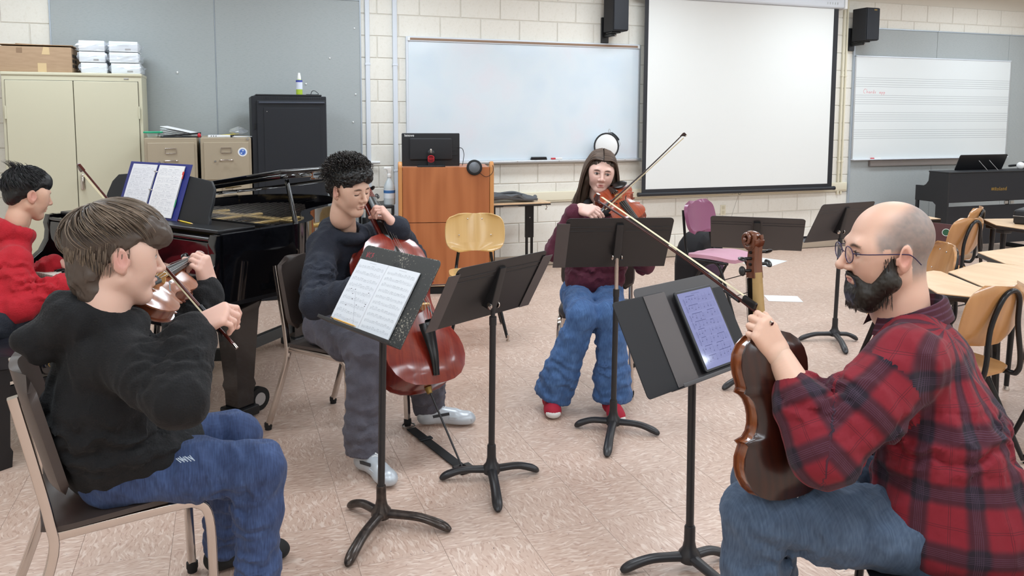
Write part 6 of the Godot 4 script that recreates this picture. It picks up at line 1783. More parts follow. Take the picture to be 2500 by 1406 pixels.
func instruments() -> void:
	grand_piano()
	bench()
	# cello with endpin and floor strap
	var cm := fiddle_mats("cello", rgb(112, 30, 22), rgb(146, 52, 34), rgb(100, 26, 22), rgb(130, 44, 30), 0.14)
	var t := thing("cello", "reddish brown cello leaning against the boy in navy hoodie", "cello", Vector3(0.939, 0, 4.324))
	var B := CELLO_B - t.position
	var xf := axis_xf(B, CELLO_U, CELLO_N)
	fiddle(t, xf, 0.755, 0.115, 0.026, cm, {"cello": true})
	var b := MB.new(); b.cyl(xf * Vector3(0, 0.0, 0), Vector3(0, 0.006, 0), 0.005, 0.0045, 10)
	part(t, "endpin", b, M.iron_base)
	b = MB.new(); b.lathe([[0.001, -0.03], [0.012, -0.028], [0.016, -0.01], [0.018, 0.0]], 14, xf * Transform3D(Basis.IDENTITY, Vector3(0, -0.002, 0)))
	part(t, "endpin_collar", b, M.gold_plate)
	t = thing("endpin_strap", "black endpin strap stretched over the floor to the cello player's chair", "strap", Vector3(0.939, 0, 4.324))
	var p0 := Vector3(0.939, 0.006, 4.324); var p1 := Vector3(0.822, 0.008, 3.80)
	var dd := (p1 - p0)
	b = MB.new(); b.box((p0 + p1) / 2 + dd * 0.02, Vector3(dd.length() * 0.92, 0.004, 0.05), 0.0015, Basis(Vector3.UP, atan2(-dd.z, dd.x)))
	wpart(t, "webbing", b, M.rubber)
	b = MB.new(); b.box(p0.lerp(p1, 0.68) + Vector3(0, 0.005, 0), Vector3(0.03, 0.008, 0.066), 0.002, Basis(Vector3.UP, atan2(-dd.z, dd.x)))
	wpart(t, "buckle", b, M.plastic_black)
	b = MB.new(); b.box(p0 + Vector3(0.01, -0.001, 0), Vector3(0.085, 0.01, 0.085), 0.003, Basis(Vector3.UP, atan2(-dd.z, dd.x)))
	b.lathe([[0.018, 0.004], [0.024, 0.004], [0.024, 0.012], [0.016, 0.012]], 16, Transform3D(Basis.IDENTITY, p0))
	wpart(t, "anchor_plate", b, M.plastic_black)
	b = MB.new(); b.tube(PackedVector3Array(range(16).map(func(k): return Vector3(0.822, 0.008, 3.77) + Vector3(cos(TAU * k / 16) * 0.03, 0, sin(TAU * k / 16) * 0.03))), 0.004, 6, false, true)
	wpart(t, "ring", b, M.steel)
	bow("cello bow held low behind the worn music stand", Vector3(0.596, 0.821, 4.246), Vector3(1.035, 0.707, 3.786), Vector3(0, -0.3, -1), Color8(70, 30, 18))
	# violin of the boy in black
	var vm := fiddle_mats("violin_a", rgb(126, 68, 42), rgb(160, 100, 66), rgb(96, 46, 26), rgb(126, 66, 38))
	t = thing("violin", "orange-brown violin played by the boy in black hoodie", "violin", VIO_A)
	fiddle(t, axis_xf(Vector3.ZERO, VIO_A2 - VIO_A, VIO_AN), 0.355, 0.031, 0.014, vm)
	bow("violin bow with pale hair held by the boy in black hoodie", BOW_A0, BOW_A1, (VIO_A + (VIO_A2 - VIO_A) * 0.3) - (BOW_A0 + BOW_A1) / 2, Color8(72, 24, 18))
	# violin of the girl
	vm = fiddle_mats("violin_b", rgb(128, 46, 22), rgb(164, 72, 36), rgb(110, 40, 22), rgb(140, 58, 30))
	t = thing("violin", "reddish violin played by the girl in maroon", "violin", VIO_B)
	fiddle(t, axis_xf(Vector3.ZERO, VIO_B2 - VIO_B, VIO_BN), 0.355, 0.031, 0.014, vm)
	bow("dark violin bow pointing up across the projection screen", BOW_B0, BOW_B1, Vector3(0.15, -0.55, 0.8), Color8(40, 22, 20))
	# viola of the man
	vm = fiddle_mats("viola", rgb(90, 42, 20), rgb(120, 62, 30), rgb(34, 13, 8), rgb(58, 24, 12))
	vm.back.clearcoat = 0.35
	vm.rib = wood("viola_rib", rgb(104, 52, 26), rgb(146, 84, 44), 0.25, 71, 6.0, 10.0, 0.8)
	vm.maple = M.spruce
	vm.neck = wood("viola_neck", rgb(78, 38, 22), rgb(112, 62, 36), 0.3, 72, 6.0, 10.0, 0.6)
	t = thing("viola", "dark brown viola held upright on the bearded man's knee", "viola", VIOLA_B)
	fiddle(t, axis_xf(Vector3.ZERO, VIOLA_U, VIOLA_N), 0.392, 0.038, 0.015, vm)
	bow("long bow in the bearded man's hand pointing at the girl", BOW_M0, BOW_M1, Vector3(0.1, 0.8, 0.25), Color8(64, 22, 20))

# ---------- bodies, clothes and hair as smooth fields meshed with surface nets ----------
class Field:
	var o: Vector3
	var h: float
	var nx: int
	var ny: int
	var nz: int
	var d := PackedFloat32Array()
	func _init(lo: Vector3, hi: Vector3, cell: float) -> void:
		o = lo; h = cell
		nx = int((hi.x - lo.x) / cell) + 2; ny = int((hi.y - lo.y) / cell) + 2; nz = int((hi.z - lo.z) / cell) + 2
		d.resize(nx * ny * nz); d.fill(0.5)
	func _rng(lo: Vector3, hi: Vector3) -> PackedInt32Array:
		var a := (lo - o) / h; var b := (hi - o) / h
		return PackedInt32Array([maxi(0, int(a.x)), mini(nx - 1, int(b.x) + 1), maxi(0, int(a.y)), mini(ny - 1, int(b.y) + 1), maxi(0, int(a.z)), mini(nz - 1, int(b.z) + 1)])
	func cap(a: Vector3, b: Vector3, ra: float, rb: float, k := 0.03) -> void:
		var m := maxf(ra, rb) + k + h * 2.0
		var mv := Vector3(m, m, m)
		var q := _rng(a.min(b) - mv, a.max(b) + mv)
		var ab := b - a; var il := 1.0 / maxf(ab.length_squared(), 1e-9)
		var ik := 1.0 / k; var dr := rb - ra
		for z in range(q[4], q[5] + 1):
			for y in range(q[2], q[3] + 1):
				var i := (z * ny + y) * nx + q[0]
				var p := Vector3(o.x + q[0] * h, o.y + y * h, o.z + z * h) - a
				for x in range(q[0], q[1] + 1):
					var t := clampf(p.dot(ab) * il, 0.0, 1.0)
					var s := (p - ab * t).length() - (ra + dr * t)
					var e := d[i]
					var g := (k - absf(s - e)) * ik
					d[i] = minf(s, e) - (g * g * k * 0.25 if g > 0.0 else 0.0)
					i += 1
					p.x += h
	func ell(c: Vector3, r: Vector3, k := 0.03, b := Basis.IDENTITY, cut := false) -> void:
		var m := maxf(r.x, maxf(r.y, r.z)) + k + h * 2.0
		var mv := Vector3(m, m, m)
		var q := _rng(c - mv, c + mv)
		var bt := b.transposed()
		var ik := 1.0 / k
		for z in range(q[4], q[5] + 1):
			for y in range(q[2], q[3] + 1):
				var i := (z * ny + y) * nx + q[0]
				for x in range(q[0], q[1] + 1):
					var p: Vector3 = bt * (Vector3(o.x + x * h, o.y + y * h, o.z + z * h) - c)
					var u := p / r
					var k0 := u.length()
					var k1 := (u / r).length()
					var s := k0 * (k0 - 1.0) / maxf(k1, 1e-6)
					var e := d[i]
					if cut:
						s = -s
						var g := (k - absf(s - e)) * ik
						d[i] = maxf(s, e) + (g * g * k * 0.25 if g > 0.0 else 0.0)
					else:
						var g := (k - absf(s - e)) * ik
						d[i] = minf(s, e) - (g * g * k * 0.25 if g > 0.0 else 0.0)
					i += 1
	func chain(pts: Array, rad: Array, k := 0.03) -> void:
		for i in pts.size() - 1: cap(pts[i], pts[i + 1], rad[i], rad[i + 1], k)
	func plane_cut(p: Vector3, n: Vector3, k := 0.005) -> void:   # removes the side n points to
		for z in nz:
			for y in ny:
				var i := (z * ny + y) * nx
				for x in nx:
					var e := d[i]
					if e < 0.1:
						var s := n.dot(Vector3(o.x + x * h, o.y + y * h, o.z + z * h) - p)
						d[i] = maxf(e, s)
					i += 1
	func plane_cut_near(p: Vector3, n: Vector3, reach: float) -> void:
		var mv := Vector3(reach, reach, reach)
		var q := _rng(p - mv, p + mv)
		for z in range(q[4], q[5] + 1):
			for y in range(q[2], q[3] + 1):
				for x in range(q[0], q[1] + 1):
					var i := (z * ny + y) * nx + x
					var s := n.dot(Vector3(o.x + x * h, o.y + y * h, o.z + z * h) - p)
					d[i] = maxf(d[i], s)
	func cap_cut(a: Vector3, b: Vector3, ra: float, rb: float) -> void:
		var m := maxf(ra, rb) + h * 2.0
		var mv := Vector3(m, m, m)
		var q := _rng(a.min(b) - mv, a.max(b) + mv)
		var ab := b - a; var il := 1.0 / maxf(ab.length_squared(), 1e-9)
		for z in range(q[4], q[5] + 1):
			for y in range(q[2], q[3] + 1):
				for x in range(q[0], q[1] + 1):
					var i := (z * ny + y) * nx + x
					var p := Vector3(o.x + x * h, o.y + y * h, o.z + z * h) - a
					var t := clampf(p.dot(ab) * il, 0.0, 1.0)
					d[i] = maxf(d[i], lerpf(ra, rb, t) - (p - ab * t).length())
	func wrinkle(amp: float, freq: Vector3, sd: int, ridged := true) -> void:
		var n := FastNoiseLite.new(); n.seed = sd; n.frequency = 1.0; n.fractal_octaves = 2; n.fractal_gain = 0.4
		var lim := amp * 2.0 + h * 1.5
		for z in nz:
			for y in ny:
				var i := (z * ny + y) * nx
				for x in nx:
					var e := d[i]
					if e < lim and e > -lim:
						var v := n.get_noise_3d((o.x + x * h) * freq.x, (o.y + y * h) * freq.y, (o.z + z * h) * freq.z)
						if ridged: v = 0.5 - 2.0 * sqrt(v * v + 0.012)
						d[i] = e - v * amp
					i += 1
	func creases(a: Vector3, b: Vector3, r: float, amp: float, wl: float, sd: int, side := Vector3.ZERO) -> void:
		# soft folds lying across the limb a-b, strongest on its side
		var n := FastNoiseLite.new(); n.seed = sd; n.frequency = 6.0
		var mv := Vector3(r, r, r)
		var q := _rng(a.min(b) - mv, a.max(b) + mv)
		var ab := b - a; var L := ab.length(); ab /= L
		var lim := amp * 2.0 + h * 2.0
		for z in range(q[4], q[5] + 1):
			for y in range(q[2], q[3] + 1):
				for x in range(q[0], q[1] + 1):
					var i := (z * ny + y) * nx + x
					var e := d[i]
					if e > lim or e < -lim: continue
					var p := Vector3(o.x + x * h, o.y + y * h, o.z + z * h)
					var t := (p - a).dot(ab)
					var w := smoothstep(-0.03, 0.03, t) * (1.0 - smoothstep(L - 0.03, L + 0.03, t))
					if w <= 0.0: continue
					var u := p - a - ab * t
					var ul := u.length()
					if ul > r: continue
					if side != Vector3.ZERO: w *= clampf(0.45 + 0.75 * u.dot(side) / ul, 0.0, 1.0)
					var nv := n.get_noise_3dv(p)
					var v := sin(TAU * (t / wl + nv * 0.9 + n.get_noise_3d(p.y * 1.5, p.z * 1.5, p.x * 1.5) * 0.6))
					d[i] = e - amp * w * (v * absf(v) * 0.6 + v * 0.4)
	func out() -> Array:
		# vertices, normals, indices
		var v := PackedVector3Array(); var nn := PackedVector3Array(); var idx := PackedInt32Array()
		var at := PackedInt32Array(); at.resize(nx * ny * nz); at.fill(-1)
		var sy := nx; var sz := nx * ny
		var lim := h * 3.0 + 0.022
		for z in nz - 1:
			for y in ny - 1:
				var i := (z * ny + y) * nx
				for x in nx - 1:
					var a0 := d[i]
					if a0 > lim or a0 < -lim:
						i += 1; continue
					var a1 := d[i + 1]; var a2 := d[i + sy]; var a3 := d[i + sy + 1]
					var b0 := d[i + sz]; var b1 := d[i + sz + 1]; var b2 := d[i + sz + sy]; var b3 := d[i + sz + sy + 1]
					var neg := int(a0 < 0) + int(a1 < 0) + int(a2 < 0) + int(a3 < 0) + int(b0 < 0) + int(b1 < 0) + int(b2 < 0) + int(b3 < 0)
					if neg == 0 or neg == 8:
						i += 1; continue
					var s := Vector3.ZERO; var c := 0
					if (a0 < 0) != (a1 < 0): s += Vector3(a0 / (a0 - a1), 0, 0); c += 1
					if (a2 < 0) != (a3 < 0): s += Vector3(a2 / (a2 - a3), 1, 0); c += 1
					if (b0 < 0) != (b1 < 0): s += Vector3(b0 / (b0 - b1), 0, 1); c += 1
					if (b2 < 0) != (b3 < 0): s += Vector3(b2 / (b2 - b3), 1, 1); c += 1
					if (a0 < 0) != (a2 < 0): s += Vector3(0, a0 / (a0 - a2), 0); c += 1
					if (a1 < 0) != (a3 < 0): s += Vector3(1, a1 / (a1 - a3), 0); c += 1
					if (b0 < 0) != (b2 < 0): s += Vector3(0, b0 / (b0 - b2), 1); c += 1
					if (b1 < 0) != (b3 < 0): s += Vector3(1, b1 / (b1 - b3), 1); c += 1
					if (a0 < 0) != (b0 < 0): s += Vector3(0, 0, a0 / (a0 - b0)); c += 1
					if (a1 < 0) != (b1 < 0): s += Vector3(1, 0, a1 / (a1 - b1)); c += 1
					if (a2 < 0) != (b2 < 0): s += Vector3(0, 1, a2 / (a2 - b2)); c += 1
					if (a3 < 0) != (b3 < 0): s += Vector3(1, 1, a3 / (a3 - b3)); c += 1
					s /= c
					at[i] = v.size()
					v.push_back(o + (Vector3(x, y, z) + s) * h)
					nn.push_back(Vector3(a1 + a3 + b1 + b3 - a0 - a2 - b0 - b2, a2 + a3 + b2 + b3 - a0 - a1 - b0 - b1, b0 + b1 + b2 + b3 - a0 - a1 - a2 - a3).normalized())
					i += 1
		for z in range(1, nz - 1):
			for y in range(1, ny - 1):
				var i := (z * ny + y) * nx + 1
				for x in range(1, nx - 1):
					var e := d[i]
					if e > lim or e < -lim:
						i += 1; continue
					var inside := e < 0
					if inside != (d[i + 1] < 0): _q(idx, v, at[i], at[i - sy], at[i - sy - sz], at[i - sz], Vector3(1, 0, 0) if inside else Vector3(-1, 0, 0))
					if inside != (d[i + sy] < 0): _q(idx, v, at[i], at[i - 1], at[i - 1 - sz], at[i - sz], Vector3(0, 1, 0) if inside else Vector3(0, -1, 0))
					if inside != (d[i + sz] < 0): _q(idx, v, at[i], at[i - 1], at[i - 1 - sy], at[i - sy], Vector3(0, 0, 1) if inside else Vector3(0, 0, -1))
					i += 1
		return [v, nn, idx]
	func _q(idx: PackedInt32Array, v: PackedVector3Array, a: int, b: int, c: int, e: int, n: Vector3) -> void:
		if a < 0 or b < 0 or c < 0 or e < 0: return
		if (v[c] - v[a]).cross(v[e] - v[b]).dot(n) > 0.0:
			# counter-clockwise seen from outside; Godot wants clockwise
			idx.append_array(PackedInt32Array([a, c, b, a, e, c]))
		else:
			idx.append_array(PackedInt32Array([a, b, c, a, c, e]))

# joins field outputs into one surface; each item: [out, xform or null, colour Callable or null, uv Callable or null]
static func join(items: Array) -> Array:
	var v := PackedVector3Array(); var n := PackedVector3Array(); var c := PackedColorArray(); var t := PackedVector2Array(); var idx := PackedInt32Array()
	for it in items:
		var base := v.size()
		var iv: PackedVector3Array = it[0][0]; var inn: PackedVector3Array = it[0][1]; var ii: PackedInt32Array = it[0][2]
		var f = it[2]; var g = it[3]
		var cls := PackedInt32Array()
		if g != null:
			# pattern pieces meet at a seam: triangles across two pieces get corners of their own
			var per: float = it[4]
			for k in iv.size(): cls.push_back(g.call(iv[k], -1).z)
			for k in range(0, ii.size(), 3):
				var k0 := cls[ii[k]]
				var ua: Vector3 = g.call(iv[ii[k]], k0)
				var split := cls[ii[k + 1]] != k0 or cls[ii[k + 2]] != k0
				if not split:
					split = absf(g.call(iv[ii[k + 1]], k0).x - ua.x) > per * 0.5 or absf(g.call(iv[ii[k + 2]], k0).x - ua.x) > per * 0.5
				if split:
					for m in 3:
						iv.push_back(iv[ii[k + m]]); inn.push_back(inn[ii[k + m]]); cls.push_back(k0 + 100); ii[k + m] = iv.size() - 1
			for k in iv.size():
				var q: Vector3 = g.call(iv[k], cls[k] % 100)
				t.push_back(Vector2(q.x, q.y))
			for k in range(0, ii.size(), 3):
				if cls[ii[k]] >= 100:
					for m in [1, 2]:
						var du := t[base + ii[k + m]].x - t[base + ii[k]].x
						if absf(du) > per * 0.5: t[base + ii[k + m]].x -= signf(du) * per
		for k in iv.size():
			c.push_back(f.call(iv[k], inn[k]) if f != null else Color.WHITE)
			if g == null: t.push_back(Vector2.ZERO)
		if it[1] != null:
			var xf: Transform3D = it[1]
			iv = xf * iv
			var b := xf.basis.orthonormalized()
			for k in inn.size(): inn[k] = b * inn[k]
		v.append_array(iv); n.append_array(inn)
		for k in ii: idx.push_back(k + base)
	return [v, n, c, t, idx]

static func surf(j: Array, mesh: ArrayMesh = null) -> ArrayMesh:
	var arr := []; arr.resize(Mesh.ARRAY_MAX)
	arr[Mesh.ARRAY_VERTEX] = j[0]; arr[Mesh.ARRAY_NORMAL] = j[1]; arr[Mesh.ARRAY_COLOR] = j[2]; arr[Mesh.ARRAY_TEX_UV] = j[3]; arr[Mesh.ARRAY_INDEX] = j[4]
	var m := ArrayMesh.new() if mesh == null else mesh
	m.add_surface_from_arrays(Mesh.PRIMITIVE_TRIANGLES, arr)
	return m

class Job:
	var fn: Callable
	var res
	var parent: Node3D
	var called: String
	var m: Material
	var label := ""
	func run() -> void:
		res = fn.call()

var jobs: Array[Job] = []
func job(parent: Node3D, called: String, m: Material, fn: Callable, label := "") -> void:
	var j := Job.new(); j.parent = parent; j.called = called; j.m = m; j.fn = fn; j.label = label
	jobs.append(j)

func run_jobs() -> void:
	var ids := []
	for j in jobs: ids.append(WorkerThreadPool.add_task(j.run))
	for i in ids: WorkerThreadPool.wait_for_task_completion(i)
	for j in jobs:
		var mi := part(j.parent, j.called, j.res.mesh() if j.res is MB else surf(j.res), j.m, j.label)
		mi.position = -j.parent.position
	jobs.clear()

# ---------- heads ----------
# local frame: +z the face looks, +y up, +x the person's left; origin in the middle of the skull
static func head_field(sp: Dictionary) -> Array:
	var f := Field.new(Vector3(-0.105, -0.215, -0.125), Vector3(0.105, 0.135, 0.145), 0.0031)
	var wide: float = sp.get("wide", 1.0)
	var jaw: float = sp.get("jaw", 1.0)
	f.ell(Vector3(0, 0.036, -0.014), Vector3(0.074 * wide, 0.084, 0.096), 0.01)
	f.ell(Vector3(0, -0.022, 0.034), Vector3(0.060 * wide, 0.078, 0.055), 0.03)
	for s: float in [-1.0, 1.0]:
		f.cap(Vector3(s * 0.050 * wide, -0.052, 0.006), Vector3(s * 0.018, -0.096 * jaw, 0.060), 0.022, 0.018, 0.03)
		f.ell(Vector3(s * 0.037 * wide, -0.030, 0.060), Vector3(0.026, 0.030, 0.024), 0.03)
		f.ell(Vector3(s * 0.052 * wide, 0.010, 0.040), Vector3(0.020, 0.030, 0.030), 0.03)
	f.ell(Vector3(0, -0.100 * jaw, 0.066), Vector3(0.022, 0.017, 0.018), 0.025)
	f.cap(Vector3(-0.032, 0.022, 0.079), Vector3(0.032, 0.022, 0.079), 0.011, 0.011, 0.022)
	# neck
	var nr: float = sp.get("neck", 0.055)
	f.cap(Vector3(0, -0.05, -0.022), Vector3(0, -0.13, -0.026), nr, nr, 0.03)
	f.cap(Vector3(0, -0.12, -0.024), Vector3(0, -0.15, -0.026), nr, nr * 1.02, 0.02)
	# eye sockets, eyeballs and lids
	for s: float in [-1.0, 1.0]:
		f.ell(Vector3(s * 0.031, 0.004, 0.096), Vector3(0.019, 0.012, 0.014), 0.014, Basis.IDENTITY, true)
		f.ell(Vector3(s * 0.031, 0.003, 0.0765), Vector3(0.0135, 0.0125, 0.0125), 0.004)
		f.cap(Vector3(s * 0.019, 0.0095, 0.0865), Vector3(s * 0.043, 0.0085, 0.080), 0.0035, 0.003, 0.006)
	# nose
	var nl: float = sp.get("nose", 1.0)
	f.cap(Vector3(0, 0.016, 0.088), Vector3(0, -0.026, 0.088 + 0.021 * nl), 0.0075, 0.0095, 0.012)
	f.ell(Vector3(0, -0.030, 0.088 + 0.021 * nl), Vector3(0.0105, 0.0095, 0.0105), 0.008)
	for s: float in [-1.0, 1.0]: f.ell(Vector3(s * 0.0115, -0.034, 0.097), Vector3(0.0085, 0.0075, 0.0105), 0.008)
	# lips
	f.cap(Vector3(-0.019, -0.0615, 0.085), Vector3(0, -0.0590, 0.0935), 0.004, 0.0055, 0.008)
	f.cap(Vector3(0.019, -0.0615, 0.085), Vector3(0, -0.0590, 0.0935), 0.004, 0.0055, 0.008)
	f.cap(Vector3(-0.014, -0.0700, 0.0865), Vector3(0.014, -0.0700, 0.0865), 0.0058, 0.0058, 0.008)
	f.ell(Vector3(0, -0.0648, 0.098), Vector3(0.021, 0.0018, 0.010), 0.003, Basis.IDENTITY, true)
	# ears
	for s: float in [-1.0, 1.0]:
		var b := Basis(Vector3.UP, s * 0.45) * Basis(Vector3.RIGHT, -0.18)
		f.ell(Vector3(s * 0.080 * wide, -0.006, -0.008), Vector3(0.0075, 0.033, 0.021), 0.006, b)
		f.ell(Vector3(s * 0.0885 * wide, -0.002, -0.003), Vector3(0.006, 0.020, 0.011), 0.005, b, true)
		f.ell(Vector3(s * 0.078 * wide, -0.032, 0.002), Vector3(0.007, 0.011, 0.009), 0.006)
		f.cap(Vector3(s * 0.083 * wide, -0.006, 0.012), Vector3(s * 0.082 * wide, -0.018, 0.012), 0.004, 0.004, 0.004)
	return f.out()

static func head_colour(sp: Dictionary) -> Callable:
	var skin: Color = sp.skin; var lip: Color = sp.lip; var brow: Color = sp.brow
	var stub: Color = sp.get("stubble", skin)
	var shut: bool = sp.get("shut", false)
	var iris: Color = sp.get("iris", Color(0.06, 0.045, 0.035))
	var look: Vector2 = sp.get("look", Vector2.ZERO)
	var hair_line: float = sp.get("scalp", 9.0)
	var n := FastNoiseLite.new(); n.seed = 3; n.frequency = 60.0
	return func(p: Vector3, _nn: Vector3) -> Color:
		var c := skin
		var ax := absf(p.x)
		# flushed skin of ears, nose tip and cheeks
		var red := 0.0
		red = 0.6 * clampf(1.4 - Vector3((ax - 0.088) * 1.6, (p.y + 0.008) * 0.8, (p.z + 0.008)).length() / 0.026, 0, 1)
		red = maxf(red, 0.35 * clampf(1.0 - (p - Vector3(0, -0.03, 0.105)).length() / 0.02, 0, 1))
		red = maxf(red, 0.30 * clampf(1.0 - Vector3(ax - 0.042, (p.y + 0.032) * 1.1, p.z - 0.07).length() / 0.03, 0, 1))
		c = c.lerp(lip, red)
		c = c.lerp(lip, 0.9 * clampf(1.6 - Vector2(p.x / 0.021, (p.y + 0.0648) / 0.0095).length() * 1.6, 0, 1) if p.z > 0.08 else 0.0)
		if p.z > 0.05:
			# eyebrows
			var bx := (ax - 0.031) / 0.0185; var by := (p.y - 0.0235 + 0.004 * bx * bx) / 0.0042
			if absf(bx) < 1.0: c = c.lerp(brow, clampf(1.5 - Vector2(bx * 0.9, by).length() * 1.1, 0.0, 0.9))
			# eyes
			var sx := signf(p.x)
			var ex := (ax - 0.031) / 0.0128
			var ey := (p.y - 0.0025) / 0.0062
			if shut:
				var ly := (p.y + 0.0045 - 0.0015 * ex * ex) / 0.0022
				if absf(ex) < 1.1 and absf(ly) < 1.0: c = Color(0.03, 0.022, 0.02)
			elif ex * ex + ey * ey < 1.0 and p.z > 0.072:
				c = Color(0.62, 0.58, 0.56)
				var q := Vector2(p.x - sx * 0.031 - look.x, p.y - 0.0015 - look.y)
				if q.length() < 0.0062: c = iris
				if q.length() < 0.003: c = Color(0.01, 0.01, 0.01)
				if ey > 0.55: c = Color(0.03, 0.022, 0.02)
			elif ex * ex + ey * ey < 1.5 and ey > 0.1 and p.z > 0.070:
				c = Color(0.05, 0.035, 0.03)
		# shaved hair on the scalp
		if hair_line < 5.0:
			var bald := smoothstep(0.75, 1.25, Vector2(p.x / 0.062, (p.z - 0.035) / 0.088).length()) if p.y > 0.03 else 1.0
			var low := smoothstep(-0.075, -0.03, p.y) if p.z < -0.03 else smoothstep(0.0, 0.018, p.y)
			var fr := 1.0 - smoothstep(0.040, 0.062, p.z - 0.1 * p.y)
			if not (ax > 0.0765 and p.y < 0.03 and p.z > -0.04):
				c = c.lerp(stub, clampf(bald * low * fr * (0.82 + 0.14 * n.get_noise_3dv(p)), 0, 0.92))
		return c

# ---------- hands ----------
# returns finger prims in a field; F along the hand, N out of the palm; side +1 right hand, -1 left hand
static func hand_field(w: Vector3, F: Vector3, N: Vector3, side: float, curls: Array, thumb: Array, sc := 1.0, fore := Vector3.ZERO) -> Array:
	F = F.normalized(); N = (N - F * N.dot(F)).normalized()
	var T := F.cross(N) * side
	var c := w + F * 0.07 * sc
	var m := Vector3.ONE * 0.135 * sc
	var f := Field.new(c - m, c + m, 0.0032)
	var off := [0.025, 0.0085, -0.008, -0.024]; var mc := [0.088, 0.090, 0.084, 0.076]
	var ln := [0.070, 0.078, 0.073, 0.057]; var rr := [0.0088, 0.009, 0.0086, 0.0076]
	for k in 4:
		var a: Vector3 = w + (T * off[k] * 0.7 + F * 0.012) * sc
		var b: Vector3 = w + (T * off[k] + F * mc[k] - N * 0.002) * sc
		f.cap(a, b, 0.0145 * sc, 0.0115 * sc, 0.012 * sc)
	f.ell(w + (F * 0.045 + N * 0.006) * sc, Vector3(0.030, 0.030, 0.013) * sc, 0.012, frame(F, T))
	if fore != Vector3.ZERO: f.cap(w + F * 0.01, w + (fore - w).normalized() * 0.06, 0.023 * sc, 0.026 * sc, 0.015)
	for k in 4:
		var p: Vector3 = w + (T * off[k] + F * mc[k] - N * 0.002) * sc
		var ang := 0.0
		var seg := [0.45, 0.30, 0.25]
		for s in 3:
			ang += deg_to_rad(curls[k][s])
			var spread: float = curls[k][3] if curls[k].size() > 3 else 0.0
			var dir: Vector3 = (F * cos(ang) + N * sin(ang) + T * spread * cos(ang)).normalized()
			var q: Vector3 = p + dir * ln[k] * seg[s] * sc
			f.cap(p, q, rr[k] * (1.0 - 0.07 * s) * sc, rr[k] * (0.93 - 0.08 * s) * sc, 0.0028)
			p = q
	# thumb: directions in (F, T, N) components for the three bones
	var tp := w + (F * 0.022 + T * 0.020 + N * 0.006) * sc
	var tl := [0.044, 0.034, 0.027]; var tr := [0.0145, 0.0105, 0.0098, 0.0085]
	for s in 3:
		var q: Array = thumb[s]
		var dir: Vector3 = (F * q[0] + T * q[1] + N * q[2]).normalized()
		var e: Vector3 = tp + dir * tl[s] * sc
		f.cap(tp, e, tr[s] * sc, tr[s + 1] * sc, 0.010 if s == 0 else 0.003)
		tp = e
	return f.out()

# ---------- hair strands ----------
# fn(rng) -> PackedVector3Array path in head space, or an empty array; appended to a joined surface
static func strands(j: Array, xf: Transform3D, n: int, sd: int, fn: Callable, r0: float, tones: Array) -> Array:
	var v: PackedVector3Array = j[0]; var nn: PackedVector3Array = j[1]; var c: PackedColorArray = j[2]; var t: PackedVector2Array = j[3]; var idx: PackedInt32Array = j[4]
	var r := RandomNumberGenerator.new(); r.seed = sd
	for i in n:
		var p: PackedVector3Array = fn.call(r)
		var m := p.size()
		if m < 3: continue
		p = xf * p
		var col: Color = (tones[0] as Color).lerp(tones[1], r.randf())
		var up := Vector3(r.randf() - 0.5, r.randf() - 0.5, r.randf() - 0.5)
		var rs := r0 * r.randf_range(0.7, 1.25)
		var base := v.size()
		for k in m:
			var tg := (p[mini(k + 1, m - 1)] - p[maxi(k - 1, 0)]).normalized()
			var a := (up - tg * up.dot(tg)).normalized(); var b := tg.cross(a)
			var rad := rs * (1.0 - 0.85 * pow(float(k) / (m - 1), 2.5))
			for q in 3:
				var d := a * cos(TAU * q / 3.0) + b * sin(TAU * q / 3.0)
				v.push_back(p[k] + d * rad); nn.push_back(d); c.push_back(col); t.push_back(Vector2.ZERO)
		for k in m - 1:
			for q in 3:
				var e := (q + 1) % 3
				var a0 := base + k * 3 + q; var a1 := base + k * 3 + e; var b0 := a0 + 3; var b1 := a1 + 3
				idx.append_array(PackedInt32Array([a0, b1, a1, a0, b0, b1]))
	return [v, nn, c, t, idx]

# where the instruments meet the players (room coordinates)
const CELLO_B := Vector3(0.834, 0.319, 4.126)
const CELLO_U := Vector3(0.71, 0.922, 3.711) - Vector3(0.834, 0.319, 4.126)
const CELLO_N := Vector3(0.45, 0.5, 0.85)
const VIO_A := Vector3(-0.259, 1.006, 5.093)
const VIO_A2 := Vector3(-0.095, 1.028, 4.526)
const VIO_AN := Vector3(0.05, 0.5, 0.9)
const BOW_A0 := Vector3(-0.004, 0.927, 5.258)
const BOW_A1 := Vector3(-0.41, 1.386, 4.851)
const VIO_B := Vector3(1.989, 1.128, 3.607)
const VIO_B2 := Vector3(1.963, 0.932, 4.109)
const VIO_BN := Vector3(-0.35, 0.75, 0.5)
const BOW_B0 := Vector3(1.778, 1.028, 3.862)
const BOW_B1 := Vector3(2.372, 1.442, 3.74)
const VIOLA_B := Vector3(1.261, 0.623, 6.012)
const VIOLA_U := Vector3(0.0, 0.976, -0.217)
const VIOLA_N := Vector3(-0.02, -0.2, -1.0)
const BOW_M0 := Vector3(1.233, 1.052, 5.942)
const BOW_M1 := Vector3(1.104, 1.276, 5.275)

static func head_xf(at: Vector3, face: Vector3, pitch: float, roll: float, sc := 1.0) -> Transform3D:
	var z := face.normalized(); var x := Vector3.UP.cross(z).normalized()
	var b := Basis(x, z.cross(x), z) * Basis(Vector3.RIGHT, pitch) * Basis(Vector3.BACK, roll)
	return Transform3D(b.scaled_local(Vector3.ONE * sc), at)

static func box_of(pts: Array, m: float) -> Array:
	var lo: Vector3 = pts[0]; var hi: Vector3 = pts[0]
	for p: Vector3 in pts:
		lo = lo.min(p); hi = hi.max(p)
	return [lo - Vector3(m, m, m), hi + Vector3(m, m, m)]

